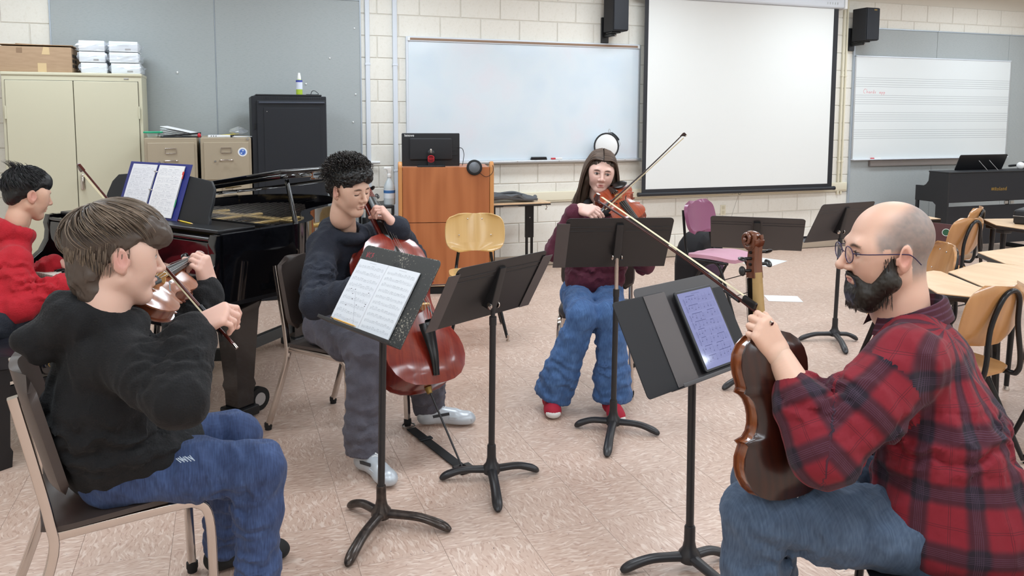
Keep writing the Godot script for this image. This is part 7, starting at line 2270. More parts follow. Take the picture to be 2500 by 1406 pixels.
# a hood lying round the neck: ring and the sack behind
static func hood_caps(nk: Vector3, back: Vector3, r: float, tr: float, sack: float, up := Vector3.UP) -> Array:
	var o := []; var sd := up.cross(back).normalized(); var pts := []
	for k in 13:
		var a := TAU * k / 12.0
		pts.append(nk + back * (cos(a) * r * 1.05 + 0.012) + sd * sin(a) * r + up * (0.012 + 0.030 * cos(a)))
	for k in 12: o.append([pts[k], pts[k + 1], tr * (1.0 + 0.25 * cos(TAU * k / 12.0)), tr * (1.0 + 0.25 * cos(TAU * (k + 1) / 12.0))])
	for q: float in [-1.0, 1.0]: o.append([nk + back * r + sd * q * r * 0.7 + up * 0.01, nk + back * (r + sack) - up * 0.035, tr * 1.35, tr * 0.8])
	o.append([nk + back * r - up * 0.02, nk + back * (r + sack * 0.6) - up * 0.07, tr * 1.7, tr * 1.2])
	return o

# the skin: head, neck, hands and the body under the clothes as one mesh
static func skin_mesh(s: Dictionary) -> Array:
	var items := []
	items.append([head_field(s.face), s.head, head_colour(s.face), null])
	var skin: Color = s.face.skin
	var flat := func(_p: Vector3, _n: Vector3) -> Color: return skin
	var handc: Color = s.face.get("hand", skin)
	var hflat := func(_p: Vector3, _n: Vector3) -> Color: return handc
	for k in 2:
		var q: Dictionary = s.hands[k]
		items.append([hand_field(s.wr[k], q.F, q.N, 1.0 if k == 0 else -1.0, q.curl, q.thumb, s.get("hand_size", 1.0), s.el[k]), null, hflat, null])
	var bb := box_of([s.pelvis, s.chest, s.neck, s.sh[0], s.sh[1], s.el[0], s.el[1], s.wr[0], s.wr[1], s.kn[0], s.kn[1], s.an[0], s.an[1], s.hip[0], s.hip[1]], 0.16)
	var f := Field.new(bb[0], bb[1], 0.022)
	var g: float = s.get("bulk", 1.0)
	f.cap(s.pelvis, s.chest, 0.10 * g, 0.095 * g, 0.04); f.cap(s.sh[0].lerp(s.chest, 0.25), s.sh[1].lerp(s.chest, 0.25), 0.04, 0.04, 0.04)
	f.cap(s.chest, s.neck, 0.05, 0.038, 0.02); f.cap(s.neck, s.head.origin - s.head.basis.y * 0.10, 0.042, 0.040, 0.02)
	for k in 2:
		f.chain([s.sh[k], s.el[k], s.wr[k]], [0.038 * g, 0.03 * g, 0.021], 0.03)
		f.chain([s.hip[k], s.kn[k], s.an[k]], [0.055 * g, 0.042 * g, 0.03], 0.03)
	items.append([f.out(), null, flat, null])
	# bare forearms, where the sleeve is pushed up
	for q in s.get("bare", []):
		var b2 := box_of([q[0], q[1]], 0.07)
		var f2 := Field.new(b2[0], b2[1], 0.006)
		f2.cap(q[0], q[1], q[2], q[3], 0.01)
		items.append([f2.out(), null, hflat, null])
	return join(items)

static func top_field(s: Dictionary) -> Field:
	var cell: float = s.get("cell", 0.0105)
	var t: Dictionary = s.top
	var bb := box_of([s.pelvis, s.chest, s.neck, s.sh[0], s.sh[1], s.el[0], s.el[1], s.wr[0], s.wr[1]] + t.get("extra", []), 0.20)
	var f := Field.new(bb[0], bb[1], cell)
	var ax: Vector3 = (s.sh[1] - s.sh[0]).normalized()
	var w: float = t.wide; var rb: float = t.belly; var rc: float = t.breast
	var mid: Vector3 = s.pelvis.lerp(s.chest, 0.5) + t.get("slouch", Vector3.ZERO)
	for q: float in [-1.0, 1.0]:
		f.chain([s.pelvis + ax * q * w, mid + ax * q * w * 1.05, s.chest + ax * q * w * 1.15], [rb, rb * 1.0, rc], 0.07)
	f.cap(s.sh[0].lerp(s.sh[1], 0.06), s.sh[0].lerp(s.sh[1], 0.94), t.shoulder, t.shoulder, 0.06)
	f.cap(s.chest, s.neck + (s.chest - s.neck) * 0.25, rc * 0.8, 0.070, 0.06)
	for q in t.get("blobs", []): f.ell(q[0], q[1], 0.05, q[2] if q.size() > 2 else Basis.IDENTITY)
	for k in 2:
		var r: Array = t.sleeve[k] if t.sleeve[0] is Array else t.sleeve
		var cuff: Vector3 = s.wr[k].lerp(s.el[k], t.get("pull", [0.05, 0.05])[k])
		f.chain([s.sh[k], s.sh[k].lerp(s.el[k], 0.5), s.el[k]], [r[0], r[1], r[2]], 0.035)
		f.chain([s.el[k], s.el[k].lerp(cuff, 0.55), s.el[k].lerp(cuff, 0.9), cuff], [r[2], r[3], r[3] * 1.0, r[4]], 0.03)
		var dc: Vector3 = (cuff - s.el[k]).normalized()
		f.cap(cuff - dc * 0.05, cuff - dc * 0.012, r[4] * 1.02, r[4] * 1.02, 0.012)
	if t.has("hood"):
		for q in t.hood: f.cap(q[0], q[1], q[2], q[3], 0.035)
	f.wrinkle(t.get("fold", 0.010) * 0.8, t.get("freq", Vector3(7, 5, 7)), t.seed)
	f.wrinkle(0.0014, Vector3(24, 20, 24), t.seed + 4)
	for k in 2:
		var mid2: Vector3 = s.sh[k].lerp(s.wr[k], 0.5)
		var inner: Vector3 = (mid2 - s.el[k]).normalized()
		f.creases(s.sh[k].lerp(s.el[k], 0.35), s.el[k], 0.15, 0.0075, 0.055, t.seed + 7 + k, inner)
		f.creases(s.el[k], s.wr[k].lerp(s.el[k], t.get("pull", [0.05, 0.05])[k]), 0.12, 0.0065, 0.045, t.seed + 9 + k, inner)
	f.creases(s.pelvis.lerp(s.chest, 0.25), s.chest.lerp(s.pelvis, 0.3), 0.32, 0.009, 0.085, t.seed + 12)
	return f

static func top_mesh(s: Dictionary) -> Array:
	var f := top_field(s)
	var t: Dictionary = s.top
	for q in t.get("cuts", []): f.plane_cut(q[0], q[1])
	# room for head and neck
	if t.get("neck_hole", true):
		f.cap_cut(s.neck + (s.head.origin - s.neck).normalized() * -0.03, s.head.origin, t.get("hole", 0.054), 0.078)
	return join([[f.out(), null, null, t.get("uv"), t.get("period", 1.0)]])

static func pants_mesh(s: Dictionary) -> Array:
	var t: Dictionary = s.pants
	var bb := box_of([s.pelvis, s.hip[0], s.hip[1], s.kn[0], s.kn[1], s.an[0], s.an[1]], 0.17)
	var f := Field.new(bb[0], bb[1], s.get("cell", 0.0105))
	f.cap(s.hip[0], s.hip[1], t.seat, t.seat, 0.05)
	f.cap(s.pelvis, s.pelvis + Vector3(0, 0.09, 0), t.seat * 1.0, t.seat * 0.95, 0.06)
	for k in 2:
		var r: Array = t.leg
		var up: Vector3 = s.an[k] + Vector3(0, t.get("hem", 0.0), 0)
		f.chain([s.hip[k], s.hip[k].lerp(s.kn[k], 0.55), s.kn[k]], [r[0], r[1], r[2]], 0.03)
		f.chain([s.kn[k], s.kn[k].lerp(up, 0.3), s.kn[k].lerp(up, 0.75), up], [r[2], r[3], r[4], r[5]], 0.03)
	f.wrinkle(t.get("fold", 0.008), Vector3(9, 7, 9), t.seed)
	f.wrinkle(0.0010, Vector3(26, 22, 26), t.seed + 3)
	for k in 2:
		var inn: Vector3 = (s.hip[k].lerp(s.an[k], 0.5) - s.kn[k]).normalized()
		f.creases(s.kn[k].lerp(s.hip[k], 0.45), s.kn[k], 0.14, 0.007, 0.05, t.seed + 5 + k, inn)
		f.creases(s.kn[k], s.kn[k].lerp(s.an[k], 0.45), 0.13, 0.007, 0.055, t.seed + 7 + k, inn)
		f.creases(s.kn[k].lerp(s.an[k], 0.5), s.an[k], 0.14, 0.005, 0.06, t.seed + 9 + k)
		f.creases(s.hip[k], s.hip[k].lerp(s.kn[k], 0.45), 0.15, 0.006, 0.07, t.seed + 11 + k, Vector3.UP)
	for k in 2:
		var d: Vector3 = (s.an[k] - s.kn[k]).normalized()
		f.plane_cut_near(s.an[k] + d * 0.02, d, 0.14)
	return join([[f.out(), null, null, null]])

static func gauss_shoe(a: Vector3, dir: Vector3, ln: float, hi: float) -> Array:
	# upper of a shoe: heel at a (floor), pointing along dir
	dir = (dir * Vector3(1, 0, 1)).normalized()
	var side := Vector3.UP.cross(dir)
	var bb := box_of([a, a + dir * ln, a + Vector3(0, hi + 0.04, 0)], 0.07)
	var f := Field.new(bb[0], bb[1], 0.0045)
	var y := Vector3.UP
	f.cap(a + dir * 0.045 + y * 0.045, a + dir * (ln - 0.05) + y * 0.036, 0.036, 0.034, 0.02)
	f.ell(a + dir * (ln - 0.075) + y * 0.032, Vector3(0.068, 0.032, 0.045), 0.02, Basis(dir, y, dir.cross(y)))
	f.ell(a + dir * 0.05 + y * 0.04, Vector3(0.045, 0.036, 0.034), 0.02, Basis(dir, y, dir.cross(y)))
	f.cap(a + dir * 0.055 + y * 0.05, a + dir * 0.06 + y * hi, 0.036, 0.036, 0.03)
	f.cap(a + dir * 0.09 + y * 0.075, a + dir * (ln * 0.62) + y * 0.058, 0.026, 0.024, 0.03)
	f.plane_cut(a + y * (hi + 0.012), y)
	f.plane_cut(a + y * 0.014, -y)
	return join([[f.out(), null, null, null]])

func shoe(p: Node3D, a: Vector3, dir: Vector3, ln: float, up_m: Material, sole_m: Material, opt := {}) -> void:
	job(p, "shoe", up_m, gauss_shoe.bind(a, dir, ln, opt.get("hi", 0.085)))
	dir = (dir * Vector3(1, 0, 1)).normalized()
	var side := dir.cross(Vector3.UP)
	var pg := PackedVector2Array()
	for q in [[0.0, -0.018], [0.012, -0.030], [0.05, -0.036], [0.11, -0.033], [0.17, -0.043], [0.215, -0.045], [0.25, -0.036], [0.272, -0.018], [0.276, 0.0], [0.270, 0.02], [0.245, 0.038], [0.20, 0.044], [0.14, 0.040], [0.08, 0.035], [0.03, 0.033], [0.006, 0.022]]:
		pg.push_back(Vector2((q[0] - 0.006) * ln / 0.262, q[1] * 1.03))
	var b := MB.new(); b.prism(pg, opt.get("sole", 0.024), Transform3D(Basis(dir, side, dir.cross(side)), a), 0.004)
	var so := part(p, "shoe_sole", b, sole_m); so.position = -p.position
	if opt.has("lace"):
		for k in 4:
			b = MB.new()
			var c := a + dir * (ln * (0.40 + 0.075 * k)) + Vector3(0, 0.098 - 0.009 * k, 0)
			b.tube(spline([c - side * 0.026 + Vector3(0, -0.014, 0) + dir * 0.01, c + Vector3(0, 0.004, 0), c + side * 0.026 + Vector3(0, -0.014, 0) - dir * 0.01], 8), 0.0035, 6)
			so = part(p, "lace", b, opt.lace); so.position = -p.position
	if opt.has("toe"):
		b = MB.new(); b.ball(a + dir * (ln - 0.035) + Vector3(0, 0.028, 0), Vector3(0.034, 0.024, 0.040), Basis(dir, Vector3.UP, dir.cross(Vector3.UP)), 14, 8)
		so = part(p, "toe_cap", b, opt.toe); so.position = -p.position
	for q in opt.get("stripes", []):
		b = MB.new()
		var pts := []
		for k in 5: pts.append(a + dir * ln * lerpf(q[0], q[1], k / 4.0) + side * q[3] * (0.040 - 0.010 * k / 4.0 * q[4]) + Vector3(0, lerpf(q[2], q[5], k / 4.0), 0))
		b.tube(spline(pts, 10), 0.007, 6, true, false, PackedVector2Array([Vector2(-1, -0.3), Vector2(1, -0.3), Vector2(1, 0.3), Vector2(-1, 0.3)]), Vector3.UP)
		so = part(p, "shoe_stripe", b, q[6]); so.position = -p.position

const CURL := [[35, 45, 25], [38, 48, 25], [40, 50, 28], [42, 52, 30]]
const GRIP := [[70, 80, 45], [75, 82, 48], [78, 85, 50], [80, 85, 50]]
const THUMB := [[0.65, 0.65, 0.35], [0.85, 0.25, 0.45], [0.9, -0.1, 0.45]]
const THUMB_IN := [[0.55, 0.45, 0.7], [0.7, -0.2, 0.65], [0.6, -0.5, 0.6]]

func cloth(key: String, col: Color, rough: float, sheen := 0.4, var_amt := 0.10, sc := 3.0, fine := 40.0) -> StandardMaterial3D:
	var m := mat(key, Color.WHITE, rough)
	tri_tex(m, noise_tex(256, 0.02, 4, [col.darkened(var_amt), col, col.lightened(var_amt * 0.6)], hash(key) % 97), Vector3.ONE * sc)
	m.normal_enabled = true; m.normal_texture = noise_tex(256, 0.20, 2, [], 9, FastNoiseLite.TYPE_SIMPLEX_SMOOTH, true); m.normal_scale = 0.35
	m.rim_enabled = true; m.rim = sheen * 0.25; m.rim_tint = 0.8
	return m

func denim(key: String, dark: Color, lite: Color) -> StandardMaterial3D:
	var m := mat(key, Color.WHITE, 0.85)
	var n := 512
	var a := FastNoiseLite.new(); a.seed = hash(key) % 50; a.frequency = 0.012; a.fractal_octaves = 4
	var b := FastNoiseLite.new(); b.seed = 5; b.frequency = 0.06; b.fractal_octaves = 2
	var data := PackedByteArray(); data.resize(n * n * 3)
	var i := 0
	for y in n:
		for x in n:
			var k := 0.5 + 0.45 * a.get_noise_2d(x, y * 0.6) + 0.45 * b.get_noise_2d(x * 2.5, y * 0.35)
			var c := dark.lerp(lite, clampf(k, 0, 1))
			data[i] = int(c.r * 255); data[i + 1] = int(c.g * 255); data[i + 2] = int(c.b * 255); i += 3
	var im := Image.create_from_data(n, n, false, Image.FORMAT_RGB8, data); im.generate_mipmaps()
	tri_tex(m, ImageTexture.create_from_image(im), Vector3.ONE * 2.2)
	m.rim_enabled = true; m.rim = 0.08; m.rim_tint = 0.8
	return m

func skin_mat() -> StandardMaterial3D:
	if not M.has("skin"):
		var m := mat("skin", Color.WHITE, 0.5)
		m.vertex_color_use_as_albedo = true
		m.subsurf_scatter_enabled = true; m.subsurf_scatter_strength = 0.12
	return M.skin

func hair_mat() -> StandardMaterial3D:
	if not M.has("hair"):
		var m := mat("hair", Color.WHITE, 0.48); m.vertex_color_use_as_albedo = true
	return M.hair

static func lin(r: int, g: int, b: int) -> Color:
	return Color8(r, g, b).srgb_to_linear()

# a path over an ellipsoid skull from the crown outward; q: azimuth, from polar angle a0 to a1
static func over(c: Vector3, rad: Vector3, crown: Basis, az: float, a0: float, a1: float, lift: float, n: int, drop := 0.0, bend := 0.0) -> PackedVector3Array:
	var o := PackedVector3Array()
	for k in n + 1:
		var q := float(k) / n
		var a := lerpf(a0, a1, q); var z := az + bend * q
		var d := crown * Vector3(sin(a) * sin(z), cos(a), sin(a) * cos(z))
		var u := d.normalized()
		var r := 1.0 / sqrt(u.x * u.x / (rad.x * rad.x) + u.y * u.y / (rad.y * rad.y) + u.z * u.z / (rad.z * rad.z))
		o.push_back(c + u * (r + lift * sin(q * PI * 0.9)) + Vector3(0, -drop * q * q, 0))
	return o

func figure(called_label: String, s: Dictionary) -> Node3D:
	var p := thing("person", called_label, "person", Vector3(s.pelvis.x, 0, s.pelvis.z))
	job(p, "body", skin_mat(), skin_mesh.bind(s))
	job(p, s.top.name, s.top.mat, top_mesh.bind(s))
	job(p, s.pants.name, s.pants.mat, pants_mesh.bind(s))
	return p

func people() -> void:
	boy_violin()
	boy_cello()
	girl()
	man()
	boy_piano()
	run_jobs()

# ---------- boy in black hoodie with violin ----------
func boy_violin() -> void:
	var hx := head_xf(Vector3(-0.285, 1.154, 5.165), Vector3(0.955, 0, -0.30), 0.10, -0.12, 1.07)
	var s := {
		"cell": 0.0085, "pelvis": Vector3(-0.345, 0.555, 5.04), "chest": Vector3(-0.342, 0.859, 5.121), "neck": Vector3(-0.327, 0.991, 5.134), "head": hx,
		"sh": [Vector3(-0.286, 0.906, 5.233), Vector3(-0.391, 0.868, 4.932)], "el": [Vector3(-0.123, 0.834, 5.448), Vector3(-0.196, 0.745, 4.833)], "wr": [Vector3(-0.097, 0.967, 5.263), Vector3(-0.06, 0.961, 4.7)],
		"hip": [Vector3(-0.32, 0.535, 5.12), Vector3(-0.35, 0.535, 4.95)], "kn": [Vector3(0.068, 0.525, 5.205), Vector3(0.01, 0.53, 4.955)], "an": [Vector3(0.05, 0.08, 5.2), Vector3(-0.045, 0.09, 4.79)],
		"face": {"skin": lin(214, 176, 158), "lip": lin(190, 116, 108), "brow": lin(88, 62, 46), "hand": lin(218, 176, 160)}, "hand_size": 1.08,
		"hands": [{"F": Vector3(-0.039, 0.99, 5.271) - Vector3(-0.097, 0.967, 5.263), "N": Vector3(0.25, -0.8, -0.5), "curl": [[45, 50, 25], [62, 50, 25], [68, 50, 28], [60, 45, 30]], "thumb": THUMB_IN}, {"F": Vector3(-0.082, 1.051, 4.725) - Vector3(-0.06, 0.961, 4.7), "N": VIO_A2.lerp(VIO_A, 0.24) - Vector3(-0.074, 1.015, 4.7), "curl": [[60, 70, 40], [62, 72, 42], [60, 72, 42], [55, 65, 40]], "thumb": THUMB_IN}],
	}
	s.top = {"name": "hoodie", "mat": cloth("hoodie_black", rgb(11, 12, 15), 0.92, 0.1), "wide": 0.055, "belly": 0.115, "breast": 0.100, "shoulder": 0.076, "sleeve": [0.078, 0.072, 0.070, 0.062, 0.044], "seed": 11, "slouch": Vector3(-0.02, 0, 0.01), "fold": 0.012,
		"hood": hood_caps(Vector3(-0.321, 0.98, 5.138), Vector3(-0.955, 0.02, 0.28), 0.086, 0.032, 0.11),
		"blobs": [[Vector3(-0.30, 0.60, 5.07), Vector3(0.15, 0.11, 0.19)], [Vector3(-0.19, 0.585, 5.07), Vector3(0.11, 0.06, 0.16)]],
		"cuts": [[Vector3(-0.3, 0.475, 5.05), Vector3(0, -1, 0)]], "hole": 0.056}
	s.pants = {"name": "jeans", "mat": denim("denim_blue", rgb(34, 48, 82), rgb(70, 92, 136)), "seat": 0.095, "leg": [0.090, 0.085, 0.073, 0.066, 0.062, 0.060], "seed": 21}
	var p := figure("young person in black hoodie and blue jeans playing violin on a chair", s)
	var dk := mat("shoe_knit_black", rgb(24, 25, 26), 0.8); var so := mat("sole_grey", rgb(176, 178, 176), 0.6)
	shoe(p, Vector3(-0.108, 0, 4.787), Vector3(0.253, 0, -0.006), 0.29, dk, so, {"hi": 0.10, "sole": 0.03})
	shoe(p, Vector3(-0.02, 0, 5.20), Vector3(0.98, 0, -0.1), 0.29, dk, so, {"hi": 0.10, "sole": 0.03})
	# torn patch and seam on the jeans
	var b := MB.new(); b.crease = 0.9
	var c := Vector3(-0.122, 0.672, 5.422)
	for k in 9: b.cyl(c + Vector3(0.004 * (k - 4), 0.002 * (k % 3), 0.003 * (k % 2)), c + Vector3(0.004 * (k - 4) + 0.012, -0.010 + 0.004 * (k % 2), 0.006), 0.0013, -1, 5)
	var q := part(p, "jean_tear", b, mat("torn_thread", rgb(176, 190, 206), 0.9)); q.position = -p.position
	# hair: thick brown mop, swept forward, short at the nape
	var hair := func() -> Array:
		var f := Field.new(Vector3(-0.12, -0.13, -0.15), Vector3(0.12, 0.17, 0.17), 0.005)
		f.ell(Vector3(0, 0.050, -0.016), Vector3(0.086, 0.090, 0.108), 0.02)
		f.ell(Vector3(0, 0.075, 0.055), Vector3(0.078, 0.052, 0.062), 0.03)
		f.ell(Vector3(0, 0.052, 0.098), Vector3(0.070, 0.030, 0.030), 0.03)
		f.ell(Vector3(0, -0.030, -0.066), Vector3(0.064, 0.070, 0.046), 0.03)
		f.ell(Vector3(0, -0.09, -0.055), Vector3(0.05, 0.04, 0.03), 0.02)
		for sd: float in [-1.0, 1.0]:
			f.ell(Vector3(sd * 0.095, -0.030, 0.004), Vector3(0.035, 0.046, 0.040), 0.015, Basis.IDENTITY, true)
		f.ell(Vector3(0, -0.045, 0.125), Vector3(0.095, 0.066, 0.085), 0.02, Basis.IDENTITY, true)
		f.wrinkle(0.006, Vector3(40, 16, 16), 5)
		var tone := func(_p: Vector3, _n: Vector3) -> Color:
			return lin(74, 63, 53)
		var j := join([[f.out(), hx, tone, null]])
		var crown := Basis(Vector3.RIGHT, -0.55)
		j = strands(j, hx, 1500, 3, func(r: RandomNumberGenerator) -> PackedVector3Array:
			var az := r.randfn(0.0, 1.1); var fwd := cos(az)
			var a1 := r.randf_range(1.5, 2.15) if fwd > 0.2 else r.randf_range(1.1, 1.7)
			return over(Vector3(0, 0.052, -0.010), Vector3(0.088, 0.092, 0.118 + 0.012 * maxf(fwd, 0)), crown, az, r.randf_range(0.05, 0.9), a1, r.randf_range(0.002, 0.012), 9, 0.0, 0.35), 0.0019, [lin(74, 62, 52), lin(134, 116, 98)])
		j = strands(j, hx, 700, 4, func(r: RandomNumberGenerator) -> PackedVector3Array:
			var az := PI + r.randfn(0.0, 0.8); var a0 := r.randf_range(1.0, 2.1)
			return over(Vector3(0, 0.02, -0.02), Vector3(0.082, 0.10, 0.096), Basis.IDENTITY, az, a0, a0 + 0.35, 0.003, 5), 0.0013, [lin(74, 62, 52), lin(134, 116, 98)])
		return j
	job(p, "hair", hair_mat(), hair)

# ---------- cello player ----------
func boy_cello() -> void:
	var hx := head_xf(Vector3(0.545, 1.194, 3.784), Vector3(0.60, 0, 0.80), 0.20, 0.05, 0.99)
	var s := {
		"pelvis": Vector3(0.50, 0.555, 3.66), "chest": Vector3(0.566, 0.845, 3.603), "neck": Vector3(0.547, 0.996, 3.698), "head": hx,
		"sh": [Vector3(0.426, 0.919, 3.726), Vector3(0.732, 0.927, 3.515)], "el": [Vector3(0.36, 0.718, 4.022), Vector3(0.909, 0.794, 3.507)], "wr": [Vector3(0.55, 0.808, 4.21), Vector3(0.759, 1.019, 3.751)],
		"hip": [Vector3(0.43, 0.535, 3.73), Vector3(0.60, 0.535, 3.62)], "kn": [Vector3(0.555, 0.515, 4.13), Vector3(0.86, 0.52, 3.93)], "an": [Vector3(0.53, 0.09, 4.18), Vector3(0.935, 0.09, 3.73)],
		"face": {"skin": lin(216, 176, 154), "lip": lin(190, 122, 112), "brow": lin(40, 30, 26), "shut": true, "hand": lin(218, 174, 158)},
		"hands": [{"F": Vector3(0.75, -0.1, 0.35), "N": Vector3(0.2, -0.8, -0.5), "curl": CURL, "thumb": THUMB}, {"F": Vector3(0.676, 1.12, 3.754) - Vector3(0.759, 1.019, 3.751), "N": Vector3(0.618, 1.05, 3.708) - Vector3(0.711, 1.1, 3.747), "curl": [[40, 65, 40], [45, 65, 40], [50, 65, 40], [50, 60, 40]], "thumb": THUMB_IN}],
	}
	s.top = {"name": "hoodie", "mat": cloth("hoodie_navy", rgb(28, 33, 46), 0.9, 0.15), "wide": 0.055, "belly": 0.115, "breast": 0.100, "shoulder": 0.074, "sleeve": [0.076, 0.070, 0.068, 0.060, 0.044], "seed": 31, "slouch": Vector3(-0.03, 0, -0.04), "fold": 0.011,
		"hood": hood_caps(Vector3(0.547, 0.971, 3.69), Vector3(-0.6, 0, -0.8), 0.086, 0.021, 0.09),
		"cuts": [[Vector3(0.5, 0.49, 3.7), Vector3(0, -1, 0)]], "blobs": [[Vector3(0.50, 0.62, 3.70), Vector3(0.16, 0.13, 0.15)]], "hole": 0.054}
	s.pants = {"name": "sweatpants", "mat": cloth("fleece_grey", rgb(86, 84, 94), 0.9, 0.3), "seat": 0.10, "leg": [0.095, 0.092, 0.082, 0.078, 0.080, 0.082], "seed": 41, "fold": 0.013, "hem": -0.02}
	var p := figure("young person in navy hoodie and grey sweatpants playing cello", s)
	var sil := mat("shoe_silver", rgb(190, 196, 202), 0.35, 0.25); var so := mat("sole_cream", rgb(212, 212, 200), 0.6); var dk := mat("shoe_trim_dark", rgb(52, 54, 58), 0.6)
	var st := [[0.15, 0.55, 0.05, 1.0, 0.6, 0.07, dk], [0.55, 0.92, 0.05, 1.0, 0.6, 0.035, sil], [0.15, 0.55, 0.05, -1.0, 0.6, 0.07, dk]]
	shoe(p, Vector3(0.518, 0, 4.13), Vector3(0.10, 0, 0.28), 0.30, sil, so, {"hi": 0.09, "sole": 0.034, "lace": M.plastic_white, "stripes": st})
	shoe(p, Vector3(0.865, 0, 3.76), Vector3(0.94, 0, 0.32), 0.30, sil, so, {"hi": 0.09, "sole": 0.034, "lace": M.plastic_white, "stripes": st})
	var hair := func() -> Array:
		var f := Field.new(Vector3(-0.13, -0.09, -0.16), Vector3(0.13, 0.18, 0.15), 0.0055)
		f.ell(Vector3(0, 0.060, -0.018), Vector3(0.094, 0.088, 0.112), 0.02)
		f.ell(Vector3(0, 0.078, 0.052), Vector3(0.080, 0.055, 0.052), 0.03)
		f.ell(Vector3(0, 0.0, -0.074), Vector3(0.070, 0.060, 0.038), 0.03)
		for sd: float in [-1.0, 1.0]:
			f.ell(Vector3(sd * 0.102, -0.020, 0.010), Vector3(0.040, 0.050, 0.050), 0.012, Basis.IDENTITY, true)
		f.ell(Vector3(0, -0.018, 0.120), Vector3(0.10, 0.084, 0.078), 0.02, Basis.IDENTITY, true)
		f.wrinkle(0.014, Vector3(34, 34, 34), 15)
		var j := join([[f.out(), hx, func(_p: Vector3, _n: Vector3) -> Color: return lin(26, 23, 22), null]])
		j = strands(j, hx, 620, 8, func(r: RandomNumberGenerator) -> PackedVector3Array:
			var az := r.randf() * TAU; var top := r.randf() < 0.75
			var a := r.randf_range(0.0, 1.25) if top else r.randf_range(1.1, 1.75)
			if cos(az) > 0.0: a = r.randf_range(0.0, 0.80)
			elif not top: a = r.randf_range(1.0, 1.6)
			var base := over(Vector3(0, 0.058, -0.016), Vector3(0.094, 0.092, 0.112), Basis.IDENTITY, az, a, a + r.randf_range(0.25, 0.55), 0.010, 16, 0.006, 0.4)
			var ph := r.randf() * TAU; var rr := r.randf_range(0.006, 0.013); var tw := r.randf_range(9.0, 15.0)
			for k in base.size():
				var q := float(k) / (base.size() - 1)
				var u := (base[k] - Vector3(0, 0.04, -0.016)).normalized()
				var sd := u.cross(Vector3(0.3, 0.8, 0.5)).normalized()
				base[k] += (u * (1.0 + cos(ph + q * tw)) + sd * sin(ph + q * tw)) * rr
			return base, 0.0021, [lin(20, 18, 18), lin(58, 52, 48)])
		return j
	job(p, "hair", hair_mat(), hair)

